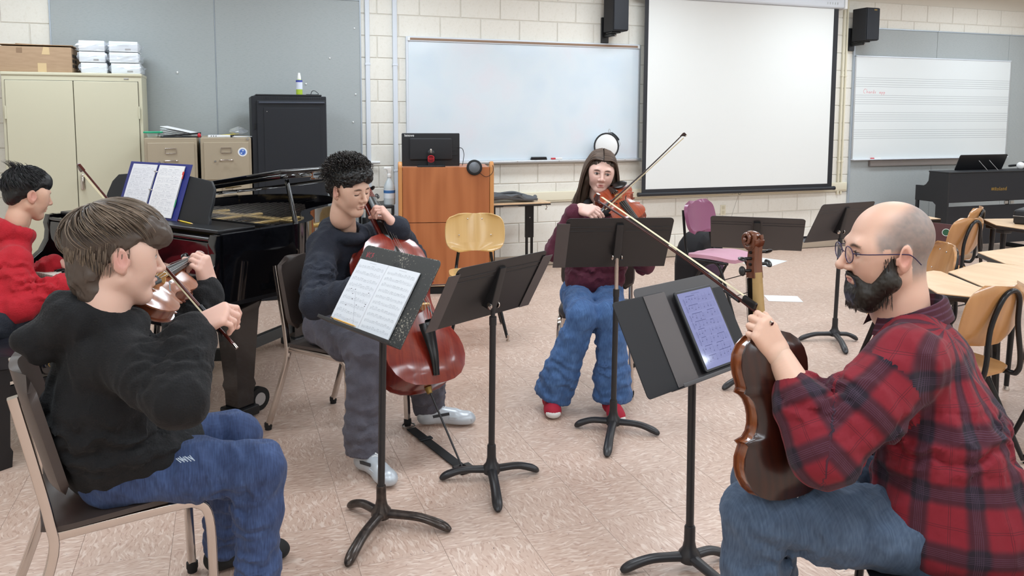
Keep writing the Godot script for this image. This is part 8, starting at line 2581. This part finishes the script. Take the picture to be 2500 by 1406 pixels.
# ---------- girl with violin ----------
func girl() -> void:
	var hx := head_xf(Vector3(1.96, 1.23, 3.565), Vector3(-0.36, 0, 0.93), 0.10, -0.10, 0.95)
	var s := {
		"pelvis": Vector3(1.935, 0.555, 3.53), "chest": Vector3(1.985, 0.833, 3.529), "neck": Vector3(1.981, 1.008, 3.531), "head": hx, "bulk": 0.85,
		"sh": [Vector3(1.825, 0.924, 3.494), Vector3(2.119, 0.942, 3.609)], "el": [Vector3(1.649, 0.822, 3.665), Vector3(2.121, 0.74, 3.779)], "wr": [Vector3(1.717, 1.063, 3.793), Vector3(2.045, 0.872, 3.952)],
		"hip": [Vector3(1.855, 0.535, 3.50), Vector3(2.005, 0.535, 3.57)], "kn": [Vector3(1.71, 0.515, 3.885), Vector3(1.85, 0.515, 3.93)], "an": [Vector3(1.585, 0.09, 3.80), Vector3(1.865, 0.09, 3.93)],
		"face": {"skin": lin(226, 186, 172), "lip": lin(196, 112, 110), "brow": lin(74, 54, 44), "wide": 0.95, "neck": 0.045, "jaw": 0.96, "look": Vector2(0.0015, -0.002), "iris": lin(66, 54, 44), "hand": lin(228, 186, 174)}, "hand_size": 1.0,
		"hands": [{"F": Vector3(1.78, 1.045, 3.882) - Vector3(1.717, 1.063, 3.793), "N": Vector3(0.15, -0.55, -0.8), "curl": [[30, 30, 15], [40, 35, 18], [45, 35, 20], [40, 35, 20]], "thumb": THUMB}, {"F": VIO_B2.lerp(VIO_B, 0.2) - Vector3(2.045, 0.872, 3.952) + Vector3(0, 0.05, 0), "N": Vector3(-0.5, 0.3, -0.6), "curl": [[50, 60, 40], [52, 60, 40], [55, 60, 40], [55, 60, 40]], "thumb": THUMB_IN}],
	}
	s.top = {"name": "sweater", "mat": cloth("knit_maroon", rgb(86, 30, 50), 0.92, 0.4, 0.15, 4.0), "wide": 0.045, "belly": 0.105, "breast": 0.092, "shoulder": 0.062, "sleeve": [0.062, 0.058, 0.055, 0.048, 0.036], "seed": 51, "fold": 0.008,
		"cuts": [[Vector3(1.9, 0.545, 3.5), Vector3(0, -1, 0)]], "blobs": [[Vector3(1.93, 0.62, 3.55), Vector3(0.155, 0.085, 0.125)]], "hole": 0.046}
	s.pants = {"name": "jeans", "mat": denim("denim_mid", rgb(46, 74, 118), rgb(86, 122, 172)), "seat": 0.095, "leg": [0.088, 0.084, 0.076, 0.075, 0.092, 0.102], "seed": 61, "fold": 0.010, "hem": 0.0}
	var p := figure("young person in maroon sweater and wide blue jeans playing violin", s)
	var red := mat("canvas_red", rgb(168, 24, 50), 0.8); var wh := mat("rubber_white", rgb(226, 224, 220), 0.5)
	shoe(p, Vector3(1.60, 0, 3.72), Vector3(-0.30, 0, 0.95), 0.235, red, wh, {"hi": 0.075, "sole": 0.03, "lace": M.plastic_white, "toe": wh})
	shoe(p, Vector3(1.865, 0, 3.885), Vector3(-0.22, 0, 0.97), 0.235, red, wh, {"hi": 0.075, "sole": 0.03, "lace": M.plastic_white, "toe": wh})
	var b := MB.new()
	b.tube(spline([Vector3(1.846, 1.045, 3.617), Vector3(1.852, 1.017, 3.708), Vector3(1.92, 1.023, 3.742), Vector3(2.014, 1.058, 3.687)], 14), 0.018, 10)
	b.tube(spline([Vector3(1.846, 1.045, 3.617), Vector3(1.924, 1.065, 3.505), Vector3(2.063, 1.068, 3.533), Vector3(2.014, 1.058, 3.687)], 14), 0.018, 10)
	var sc := part(p, "collar", b, mat("collar_black", rgb(22, 22, 26), 0.85), "black collar"); sc.position = -p.position
	var hair := func() -> Array:
		var f := Field.new(Vector3(-0.16, -0.30, -0.15), Vector3(0.16, 0.15, 0.15), 0.006)
		f.ell(Vector3(0, 0.044, -0.020), Vector3(0.081, 0.083, 0.100), 0.02)
		f.ell(Vector3(0, -0.03, -0.065), Vector3(0.080, 0.10, 0.045), 0.03)
		for sd: float in [-1.0, 1.0]:
			f.cap(Vector3(sd * 0.058, 0.055, 0.024), Vector3(sd * 0.074, -0.05, 0.014), 0.024, 0.018, 0.02)
			f.cap(Vector3(sd * 0.074, -0.05, 0.014), Vector3(sd * 0.090, -0.20, -0.005), 0.020, 0.024, 0.02)
			f.cap(Vector3(sd * 0.07, -0.05, -0.05), Vector3(sd * 0.085, -0.22, -0.06), 0.035, 0.04, 0.02)
		f.ell(Vector3(0, 0.012, 0.110), Vector3(0.054, 0.080, 0.046), 0.012, Basis.IDENTITY, true)
		f.wrinkle(0.005, Vector3(50, 8, 50), 25)
		var j := join([[f.out(), hx, func(_p: Vector3, _n: Vector3) -> Color: return lin(64, 50, 42), null]])
		j = strands(j, hx, 2100, 18, func(r: RandomNumberGenerator) -> PackedVector3Array:
			var sd := -1.0 if r.randf() < 0.5 else 1.0
			var z0 := r.randf_range(-0.10, 0.086)
			var front := smoothstep(0.02, 0.075, z0)
			var pts := []
			var ex := r.randf_range(0.0, 0.012)
			var zz := z0 * 0.9
			pts.append(Vector3(sd * 0.003, 0.137 - 5.5 * pow(z0 + 0.015, 2.0), z0))
			pts.append(Vector3(sd * (0.047 + ex), 0.117 - 4.0 * pow(z0 + 0.01, 2.0), zz * lerpf(1.0, 0.80, front) + 0.008))
			pts.append(Vector3(sd * (0.080 + ex - 0.004 * front), 0.045, zz * lerpf(0.85, 0.50, front) + 0.008))
			pts.append(Vector3(sd * (0.096 + ex), -0.02, zz * lerpf(0.60, 0.42, front) + 0.012))
			pts.append(Vector3(sd * (0.106 + ex), -0.11, zz * 0.5 + 0.002))
			pts.append(Vector3(sd * (0.114 + ex + r.randf_range(-0.012, 0.026)), r.randf_range(-0.29, -0.20), zz * 0.45 - 0.004 + r.randf_range(-0.015, 0.015)))
			return spline(pts, 14), 0.0019, [lin(66, 52, 44), lin(112, 92, 78)])
		return j
	job(p, "hair", hair_mat(), hair)

# ---------- man with viola ----------
func plaid_image() -> Image:
	var n := 512
	var data := PackedByteArray(); data.resize(n * n * 3)
	var red := Vector3(122, 19, 35); var nav := Vector3(24, 15, 30); var gry := Vector3(92, 72, 92); var drk := Vector3(60, 12, 24)
	var tone := func(q: float) -> Vector2:      # (navy share, thin grey lines)
		var w := 0.0
		w = maxf(w, smoothstep(0.23, 0.10, absf(q - 0.26)))
		var g := 0.0
		for k in 5: g = maxf(g, 1.0 - smoothstep(0.003, 0.006, absf(q - (0.195 + 0.032 * k))))
		return Vector2(w, g)
	var thin := func(q: float) -> float: return maxf(1.0 - smoothstep(0.002, 0.005, absf(q - 0.70)), 1.0 - smoothstep(0.002, 0.005, absf(q - 0.735)))
	var rows := []
	for i in n: rows.append([tone.call(float(i) / n), thin.call(float(i) / n)])
	var nz := FastNoiseLite.new(); nz.frequency = 0.35
	var i := 0
	for y in n:
		var a: Vector2 = rows[y][0]
		for x in n:
			var b: Vector2 = rows[x][0]
			var c := red.lerp(nav, clampf(0.58 * a.x + 0.58 * b.x, 0, 0.95))
			c = c.lerp(gry, 0.55 * maxf(a.y, b.y))
			c = c.lerp(drk, 0.8 * maxf(rows[y][1], rows[x][1]))
			c *= 1.0 + 0.10 * nz.get_noise_2d(x, y)
			data[i] = clampi(int(c.x), 0, 255); data[i + 1] = clampi(int(c.y), 0, 255); data[i + 2] = clampi(int(c.z), 0, 255); i += 3
	var im := Image.create_from_data(n, n, false, Image.FORMAT_RGB8, data); im.generate_mipmaps()
	return im

func man() -> void:
	var hx := head_xf(Vector3(1.604, 1.197, 5.96), Vector3(-0.93, 0, -0.37), 0.06, 0.0, 1.06)
	var s := {
		"cell": 0.0085, "pelvis": Vector3(1.645, 0.565, 6.11), "chest": Vector3(1.679, 0.899, 6.017), "neck": Vector3(1.667, 1.052, 5.987), "head": hx, "bulk": 1.15,
		"sh": [Vector3(1.862, 0.875, 5.883), Vector3(1.506, 0.962, 6.13)], "el": [Vector3(1.67, 0.603, 5.809), Vector3(1.289, 0.77, 6.114)], "wr": [Vector3(1.487, 0.59, 5.83), Vector3(1.265, 0.956, 5.979)],
		"hip": [Vector3(1.69, 0.54, 6.02), Vector3(1.60, 0.54, 6.17)], "kn": [Vector3(1.37, 0.545, 5.80), Vector3(1.235, 0.54, 5.945)], "an": [Vector3(1.40, 0.09, 5.83), Vector3(1.215, 0.09, 5.97)],
		"face": {"skin": lin(216, 174, 152), "lip": lin(186, 112, 100), "brow": lin(50, 38, 32), "neck": 0.064, "nose": 1.25, "stubble": lin(112, 108, 106), "scalp": 0.005, "hand": lin(220, 180, 158), "iris": lin(60, 44, 34)}, "hand_size": 1.04,
		"hands": [{"F": Vector3(-0.8, -0.1, -0.4), "N": Vector3(0, -1, 0), "curl": CURL, "thumb": THUMB}, {"F": Vector3(1.208, 1.046, 5.955) - Vector3(1.265, 0.956, 5.979), "N": Vector3(1.261, 0.959, 5.871) - Vector3(1.23, 1.018, 5.982), "curl": [[55, 80, 50], [65, 85, 50], [72, 85, 50], [76, 85, 50]], "thumb": [[0.75, 0.5, 0.45], [0.8, 0.2, 0.6], [0.6, 0.0, 0.8]]}],
	}
	s.bare = [[Vector3(1.265, 0.956, 5.979), Vector3(1.275, 0.88, 6.044), 0.031, 0.042]]
	var pm := mat("plaid_flannel", Color.WHITE, 0.9); pm.albedo_texture = ImageTexture.create_from_image(plaid_image())
	pm.rim_enabled = true; pm.rim = 0.08; pm.rim_tint = 0.8
	var ax: Vector3 = (s.chest - s.pelvis).normalized()
	var pel: Vector3 = s.pelvis
	var fw := Vector3(-0.85, 0, -0.53); var lf := Vector3(-0.53, 0, 0.85)
	var sl := []
	for k in 2: sl.append([s.sh[k], s.el[k], s.wr[k]])
	var per := TAU * 0.0828 / 0.13
	var uv := func(pp: Vector3, want: int) -> Vector3:
		# piece 0 the body, 1 and 2 the sleeves, which follow the arms
		for k in 2:
			if want == 0 or want == 2 - k: continue
			var a: Vector3 = sl[k][0]; var b: Vector3 = sl[k][1]; var c: Vector3 = sl[k][2]
			var l1 := a.distance_to(b)
			var d1 := (b - a) / l1; var d2 := (c - b).normalized()
			var t1 := (pp - a).dot(d1); var t2 := (pp - b).dot(d2)
			var fore := (pp - b).dot(d1 + d2) > 0.0
			var dir := d2 if fore else d1
			var r := pp - b; r -= dir * r.dot(dir)
			if want == k + 1 or (r.length() < 0.115 and (fore or t1 > 0.045 + 0.3 * maxf(0.0, r.dot(ax) * -1.0))):
				var n2 := d1.cross(d2).normalized()
				return Vector3(atan2(r.dot(n2), r.dot(n2.cross(dir))) / TAU * per, (l1 + t2 if fore else t1) / 0.13, k + 1)
		var r2 := pp - pel; r2.y = 0
		return Vector3(atan2(r2.dot(lf), -r2.dot(fw)) / TAU * per * 2.5, pp.y / 0.13, 0)
	s.top = {"name": "flannel_shirt", "mat": pm, "wide": 0.070, "belly": 0.128, "breast": 0.112, "shoulder": 0.080, "sleeve": [0.086, 0.084, 0.080, 0.062, 0.050], "seed": 71, "slouch": Vector3(0.03, 0, 0.02), "fold": 0.013, "uv": uv, "period": per, "pull": [0.05, 0.42],
		"cuts": [[Vector3(1.7, 0.43, 6.2), Vector3(0, -1, 0)]], "blobs": [[Vector3(1.67, 0.60, 6.13), Vector3(0.17, 0.17, 0.19)], [Vector3(1.67, 0.54, 6.15), Vector3(0.18, 0.13, 0.19)]], "hole": 0.066, "extra": [Vector3(1.9, 0.4, 6.4)]}
	s.pants = {"name": "jeans", "mat": denim("denim_light", rgb(50, 66, 88), rgb(90, 108, 132)), "seat": 0.115, "leg": [0.105, 0.096, 0.082, 0.076, 0.072, 0.072], "seed": 81}
	var p := figure("bearded bald person in red plaid flannel shirt holding a viola upright", s)
	shoe(p, Vector3(1.27, 0, 6.0), Vector3(-0.85, 0, -0.5), 0.29, M.leather_black, M.rubber, {"hi": 0.09})
	shoe(p, Vector3(1.46, 0, 5.87), Vector3(-0.85, 0, -0.5), 0.29, M.leather_black, M.rubber, {"hi": 0.09})
	# collar folded around the neck
	var nk: Vector3 = s.neck
	var col := MB.new(); col.crease = 0.5
	var rows := []
	for v in 4:
		var row := PackedVector3Array()
		for k in 25:
			var a := deg_to_rad(-150.0 + 300.0 * k / 24.0)
			var dir := (-fw * cos(a) + lf * sin(a))
			var rr: float = [0.069, 0.071, 0.082, 0.100][v]
			var hh: float = [-0.01, 0.028, 0.026, -0.022][v]
			var frontness := (1.0 - cos(a)) * 0.5
			row.push_back(nk + Vector3(0, 0.005, 0) + dir * rr + Vector3.UP * (hh - 0.055 * frontness) + fw * 0.02 * frontness)
		rows.append(row)
	col.grid(rows, false); col.grid(rows, false, true)
	for k in col.t.size(): col.t[k] = Vector2(col.t[k].x * 2.6, col.t[k].y * 2.0 + 0.15)
	var cp := part(p, "collar", col, pm); cp.position = -p.position
	# glasses
	var gl := thing("eyeglasses", "thin dark framed eyeglasses worn by the bearded man", "eyeglasses", hx.origin)
	var gm := mat("glasses_wire", rgb(60, 52, 84), 0.3, 0.6)
	for sd: float in [-1.0, 1.0]:
		var ring := PackedVector3Array(range(20).map(func(k): return hx.basis * Vector3(sd * 0.033 + cos(TAU * k / 20) * 0.024, 0.002 + sin(TAU * k / 20) * 0.020, 0.106 - absf(cos(TAU * k / 20)) * 0.002)))
		var b := MB.new(); b.tube(ring, 0.0013, 6, false, true); part(gl, "rim", b, gm)
		b = MB.new(); b.fan(ring)
		var lens := mat("lens", Color(0.9, 0.92, 1.0, 0.12), 0.05); lens.transparency = BaseMaterial3D.TRANSPARENCY_ALPHA
		part(gl, "lens", b, lens)
		b = MB.new(); b.tube(spline([hx.basis * Vector3(sd * 0.057, 0.008, 0.103), hx.basis * Vector3(sd * 0.080, 0.008, 0.08), hx.basis * Vector3(sd * 0.086, 0.006, 0.0), hx.basis * Vector3(sd * 0.084, 0.0, -0.022), hx.basis * Vector3(sd * 0.080, -0.022, -0.044)], 16), 0.0014, 6)
		part(gl, "temple", b, gm)
	var br := MB.new(); br.tube(spline([hx.basis * Vector3(-0.010, 0.006, 0.107), hx.basis * Vector3(0, 0.010, 0.110), hx.basis * Vector3(0.010, 0.006, 0.107)], 8), 0.0013, 6); part(gl, "bridge", br, gm)
	# beard
	var beard := func() -> Array:
		var f := Field.new(Vector3(-0.10, -0.18, -0.04), Vector3(0.10, 0.02, 0.13), 0.0042)
		f.ell(Vector3(0, -0.102, 0.054), Vector3(0.048, 0.048, 0.040), 0.02)
		for sd: float in [-1.0, 1.0]:
			f.cap(Vector3(sd * 0.064, -0.012, 0.020), Vector3(sd * 0.060, -0.06, 0.022), 0.012, 0.022, 0.02)
			f.cap(Vector3(sd * 0.058, -0.062, 0.024), Vector3(sd * 0.026, -0.108, 0.062), 0.026, 0.030, 0.02)
			f.cap(Vector3(sd * 0.030, -0.060, 0.080), Vector3(sd * 0.040, -0.095, 0.070), 0.010, 0.016, 0.015)
			f.cap(Vector3(sd * 0.004, -0.050, 0.094), Vector3(sd * 0.028, -0.062, 0.080), 0.0055, 0.008, 0.01)
		f.ell(Vector3(0, -0.064, 0.106), Vector3(0.019, 0.0075, 0.014), 0.004, Basis.IDENTITY, true)
		f.wrinkle(0.0025, Vector3(60, 40, 60), 91)
		var j := join([[f.out(), hx, func(_p: Vector3, _n: Vector3) -> Color: return lin(38, 30, 27), null]])
		return strands(j, hx, 1500, 28, func(r: RandomNumberGenerator) -> PackedVector3Array:
			var sd := -1.0 if r.randf() < 0.5 else 1.0
			var q := r.randf()
			var pt: Vector3
			if q < 0.35: pt = Vector3(sd * r.randf_range(0.058, 0.078), r.randf_range(-0.075, 0.0), r.randf_range(0.010, 0.040))
			elif q < 0.75: pt = Vector3(sd * lerpf(0.070, 0.020, r.randf()), r.randf_range(-0.12, -0.06), 0.0)
			else: pt = Vector3(sd * r.randf_range(0.0, 0.035), r.randf_range(-0.13, -0.085), 0.088)
			if q >= 0.35 and q < 0.75: pt.z = 0.105 - pow(absf(pt.x) / 0.08, 2.0) * 0.085 - 0.02
			var d := (Vector3(pt.x * 3.0, -0.6, pt.z * 1.6)).normalized() * r.randf_range(0.006, 0.013)
			return PackedVector3Array([pt - d * 0.3, pt + d * 0.3, pt + d * 0.7 + Vector3(0, -0.003, 0), pt + d + Vector3(0, -0.005, 0)]), 0.0010, [lin(30, 24, 22), lin(80, 62, 52)])
	job(p, "beard", hair_mat(), beard)

# ---------- boy in red at the piano ----------
func boy_piano() -> void:
	var hx := head_xf(Vector3(-0.922, 1.143, 3.036), Vector3(0.86, 0, -0.50), 0.22, 0.0, 1.0)
	var s := {
		"pelvis": Vector3(-1.06, 0.60, 3.28), "chest": Vector3(-1.021, 0.792, 3.11), "neck": Vector3(-0.97, 0.951, 3.07), "head": hx, "bulk": 0.9,
		"sh": [Vector3(-0.941, 0.844, 3.262), Vector3(-1.129, 0.854, 2.83)], "el": [Vector3(-0.911, 0.644, 3.357), Vector3(-1.012, 0.619, 2.768)], "wr": [Vector3(-0.716, 0.732, 3.269), Vector3(-0.844, 0.763, 2.835)],
		"hip": [Vector3(-1.02, 0.575, 3.36), Vector3(-1.12, 0.575, 3.21)], "kn": [Vector3(-0.66, 0.53, 3.12), Vector3(-0.76, 0.53, 2.97)], "an": [Vector3(-0.90, 0.10, 3.06), Vector3(-0.72, 0.10, 2.85)],
		"face": {"skin": lin(216, 172, 148), "lip": lin(182, 106, 98), "brow": lin(24, 20, 20), "neck": 0.048, "shut": true, "wide": 1.0, "hand": lin(222, 170, 152)}, "hand_size": 0.9,
		"hands": [{"F": Vector3(0.75, -0.25, -0.6), "N": Vector3(0.1, -1, 0), "curl": CURL, "thumb": THUMB}, {"F": Vector3(-0.734, 0.731, 2.814) - Vector3(-0.844, 0.763, 2.835), "N": Vector3(0.1, -1, 0), "curl": [[15, 25, 15], [18, 28, 15], [20, 28, 15], [20, 28, 15]], "thumb": THUMB}],
	}
	s.top = {"name": "hoodie", "mat": cloth("hoodie_red", rgb(178, 20, 36), 0.9, 0.4, 0.08), "wide": 0.05, "belly": 0.12, "breast": 0.098, "shoulder": 0.070, "sleeve": [0.072, 0.068, 0.066, 0.058, 0.040], "seed": 101, "fold": 0.012, "slouch": Vector3(-0.04, 0, 0.02),
		"hood": hood_caps(Vector3(-0.98, 0.957, 3.055), Vector3(-0.86, 0, 0.5), 0.072, 0.026, 0.09), "cuts": [[Vector3(-1.06, 0.545, 3.28), Vector3(0, -1, 0)]], "hole": 0.048}
	s.pants = {"name": "trousers", "mat": cloth("trousers_dark", rgb(30, 34, 44), 0.9, 0.2), "seat": 0.095, "leg": [0.085, 0.080, 0.068, 0.062, 0.056, 0.054], "seed": 111, "hem": 0.10}
	var p := figure("child in red hoodie playing the grand piano", s)
	var dk := mat("shoe_black_suede", rgb(22, 23, 27), 0.8)
	shoe(p, Vector3(-0.99, 0, 2.962), Vector3(0.9, 0, 0.1), 0.25, dk, M.plastic_white, {"hi": 0.075, "sole": 0.022})
	shoe(p, Vector3(-0.78, 0, 2.88), Vector3(0.8, 0, -0.6), 0.25, dk, M.plastic_white, {"hi": 0.075, "sole": 0.022})
	# white sock with its mark, letter on the shoe
	var b := MB.new(); b.tube(PackedVector3Array([Vector3(-0.905, 0.19, 3.05), Vector3(-0.905, 0.13, 3.055), Vector3(-0.90, 0.07, 3.06)]), [0.045, 0.044, 0.042], 16)
	var q := part(p, "sock", b, mat("sock_white", rgb(206, 206, 204), 0.9)); q.position = -p.position
	var m := MB.new()
	var sc0 := Vector3(-0.915, 0.135, 3.102)
	m.tube(spline([sc0 + Vector3(-0.014, 0.006, 0), sc0 + Vector3(0, -0.001, 0.002), sc0 + Vector3(0.014, 0.006, 0)], 8), 0.0028, 6)
	m.tube(spline([sc0 + Vector3(-0.014, -0.008, 0), sc0 + Vector3(0, 0.001, 0.002), sc0 + Vector3(0.014, -0.008, 0)], 8), 0.0028, 6)
	q = part(p, "sock_mark", m, M.rubber); q.position = -p.position
	var tl := text_part(p, "N", 0.085, Vector3.ZERO, Basis(Vector3(0.97, 0, 0.2), Vector3(0.15, 0.98, -0.1), Vector3(-0.2, 0.15, 0.97)), M.plastic_white, "shoe_letter")
	tl.position = Vector3(-0.857, 0.084, 3.129) - p.position
	var hair := func() -> Array:
		var f := Field.new(Vector3(-0.11, -0.09, -0.14), Vector3(0.11, 0.16, 0.14), 0.005)
		f.ell(Vector3(0, 0.046, -0.018), Vector3(0.082, 0.086, 0.104), 0.02)
		f.ell(Vector3(0, 0.072, 0.045), Vector3(0.068, 0.048, 0.050), 0.03)
		f.ell(Vector3(0, -0.015, -0.066), Vector3(0.062, 0.05, 0.038), 0.03)
		for sd: float in [-1.0, 1.0]:
			f.ell(Vector3(sd * 0.095, -0.022, 0.006), Vector3(0.032, 0.042, 0.036), 0.015, Basis.IDENTITY, true)
		f.ell(Vector3(0, -0.035, 0.115), Vector3(0.095, 0.075, 0.075), 0.02, Basis.IDENTITY, true)
		f.wrinkle(0.004, Vector3(30, 20, 20), 35)
		var j := join([[f.out(), hx, func(_p: Vector3, _n: Vector3) -> Color: return lin(18, 17, 18), null]])
		j = strands(j, hx, 900, 38, func(r: RandomNumberGenerator) -> PackedVector3Array:
			var az := r.randf() * TAU; var a0 := r.randf_range(0.1, 1.3)
			if cos(az) > 0.3: a0 = r.randf_range(0.1, 1.0)
			return over(Vector3(0, 0.046, -0.014), Vector3(0.084, 0.089, 0.107), Basis(Vector3.RIGHT, -0.4), az, a0, a0 + r.randf_range(0.3, 0.6), r.randf_range(0.003, 0.012), 7, 0.0, 0.2), 0.0017, [lin(14, 13, 14), lin(40, 38, 40)])
		# cowlick standing up at the crown
		j = strands(j, hx, 60, 39, func(r: RandomNumberGenerator) -> PackedVector3Array:
			var o := Vector3(r.randf_range(-0.03, 0.03), 0.115, -0.06 + r.randf_range(-0.03, 0.04))
			var d := Vector3(r.randf_range(-0.02, 0.02), r.randf_range(0.025, 0.045), r.randf_range(-0.045, 0.0))
			return PackedVector3Array([o, o + d * 0.4, o + d * 0.75 + Vector3(0, 0, -0.004), o + d + Vector3(0, -0.004, -0.012)]), 0.0016, [lin(14, 13, 14), lin(40, 38, 40)])
		return j
	job(p, "hair", hair_mat(), hair)
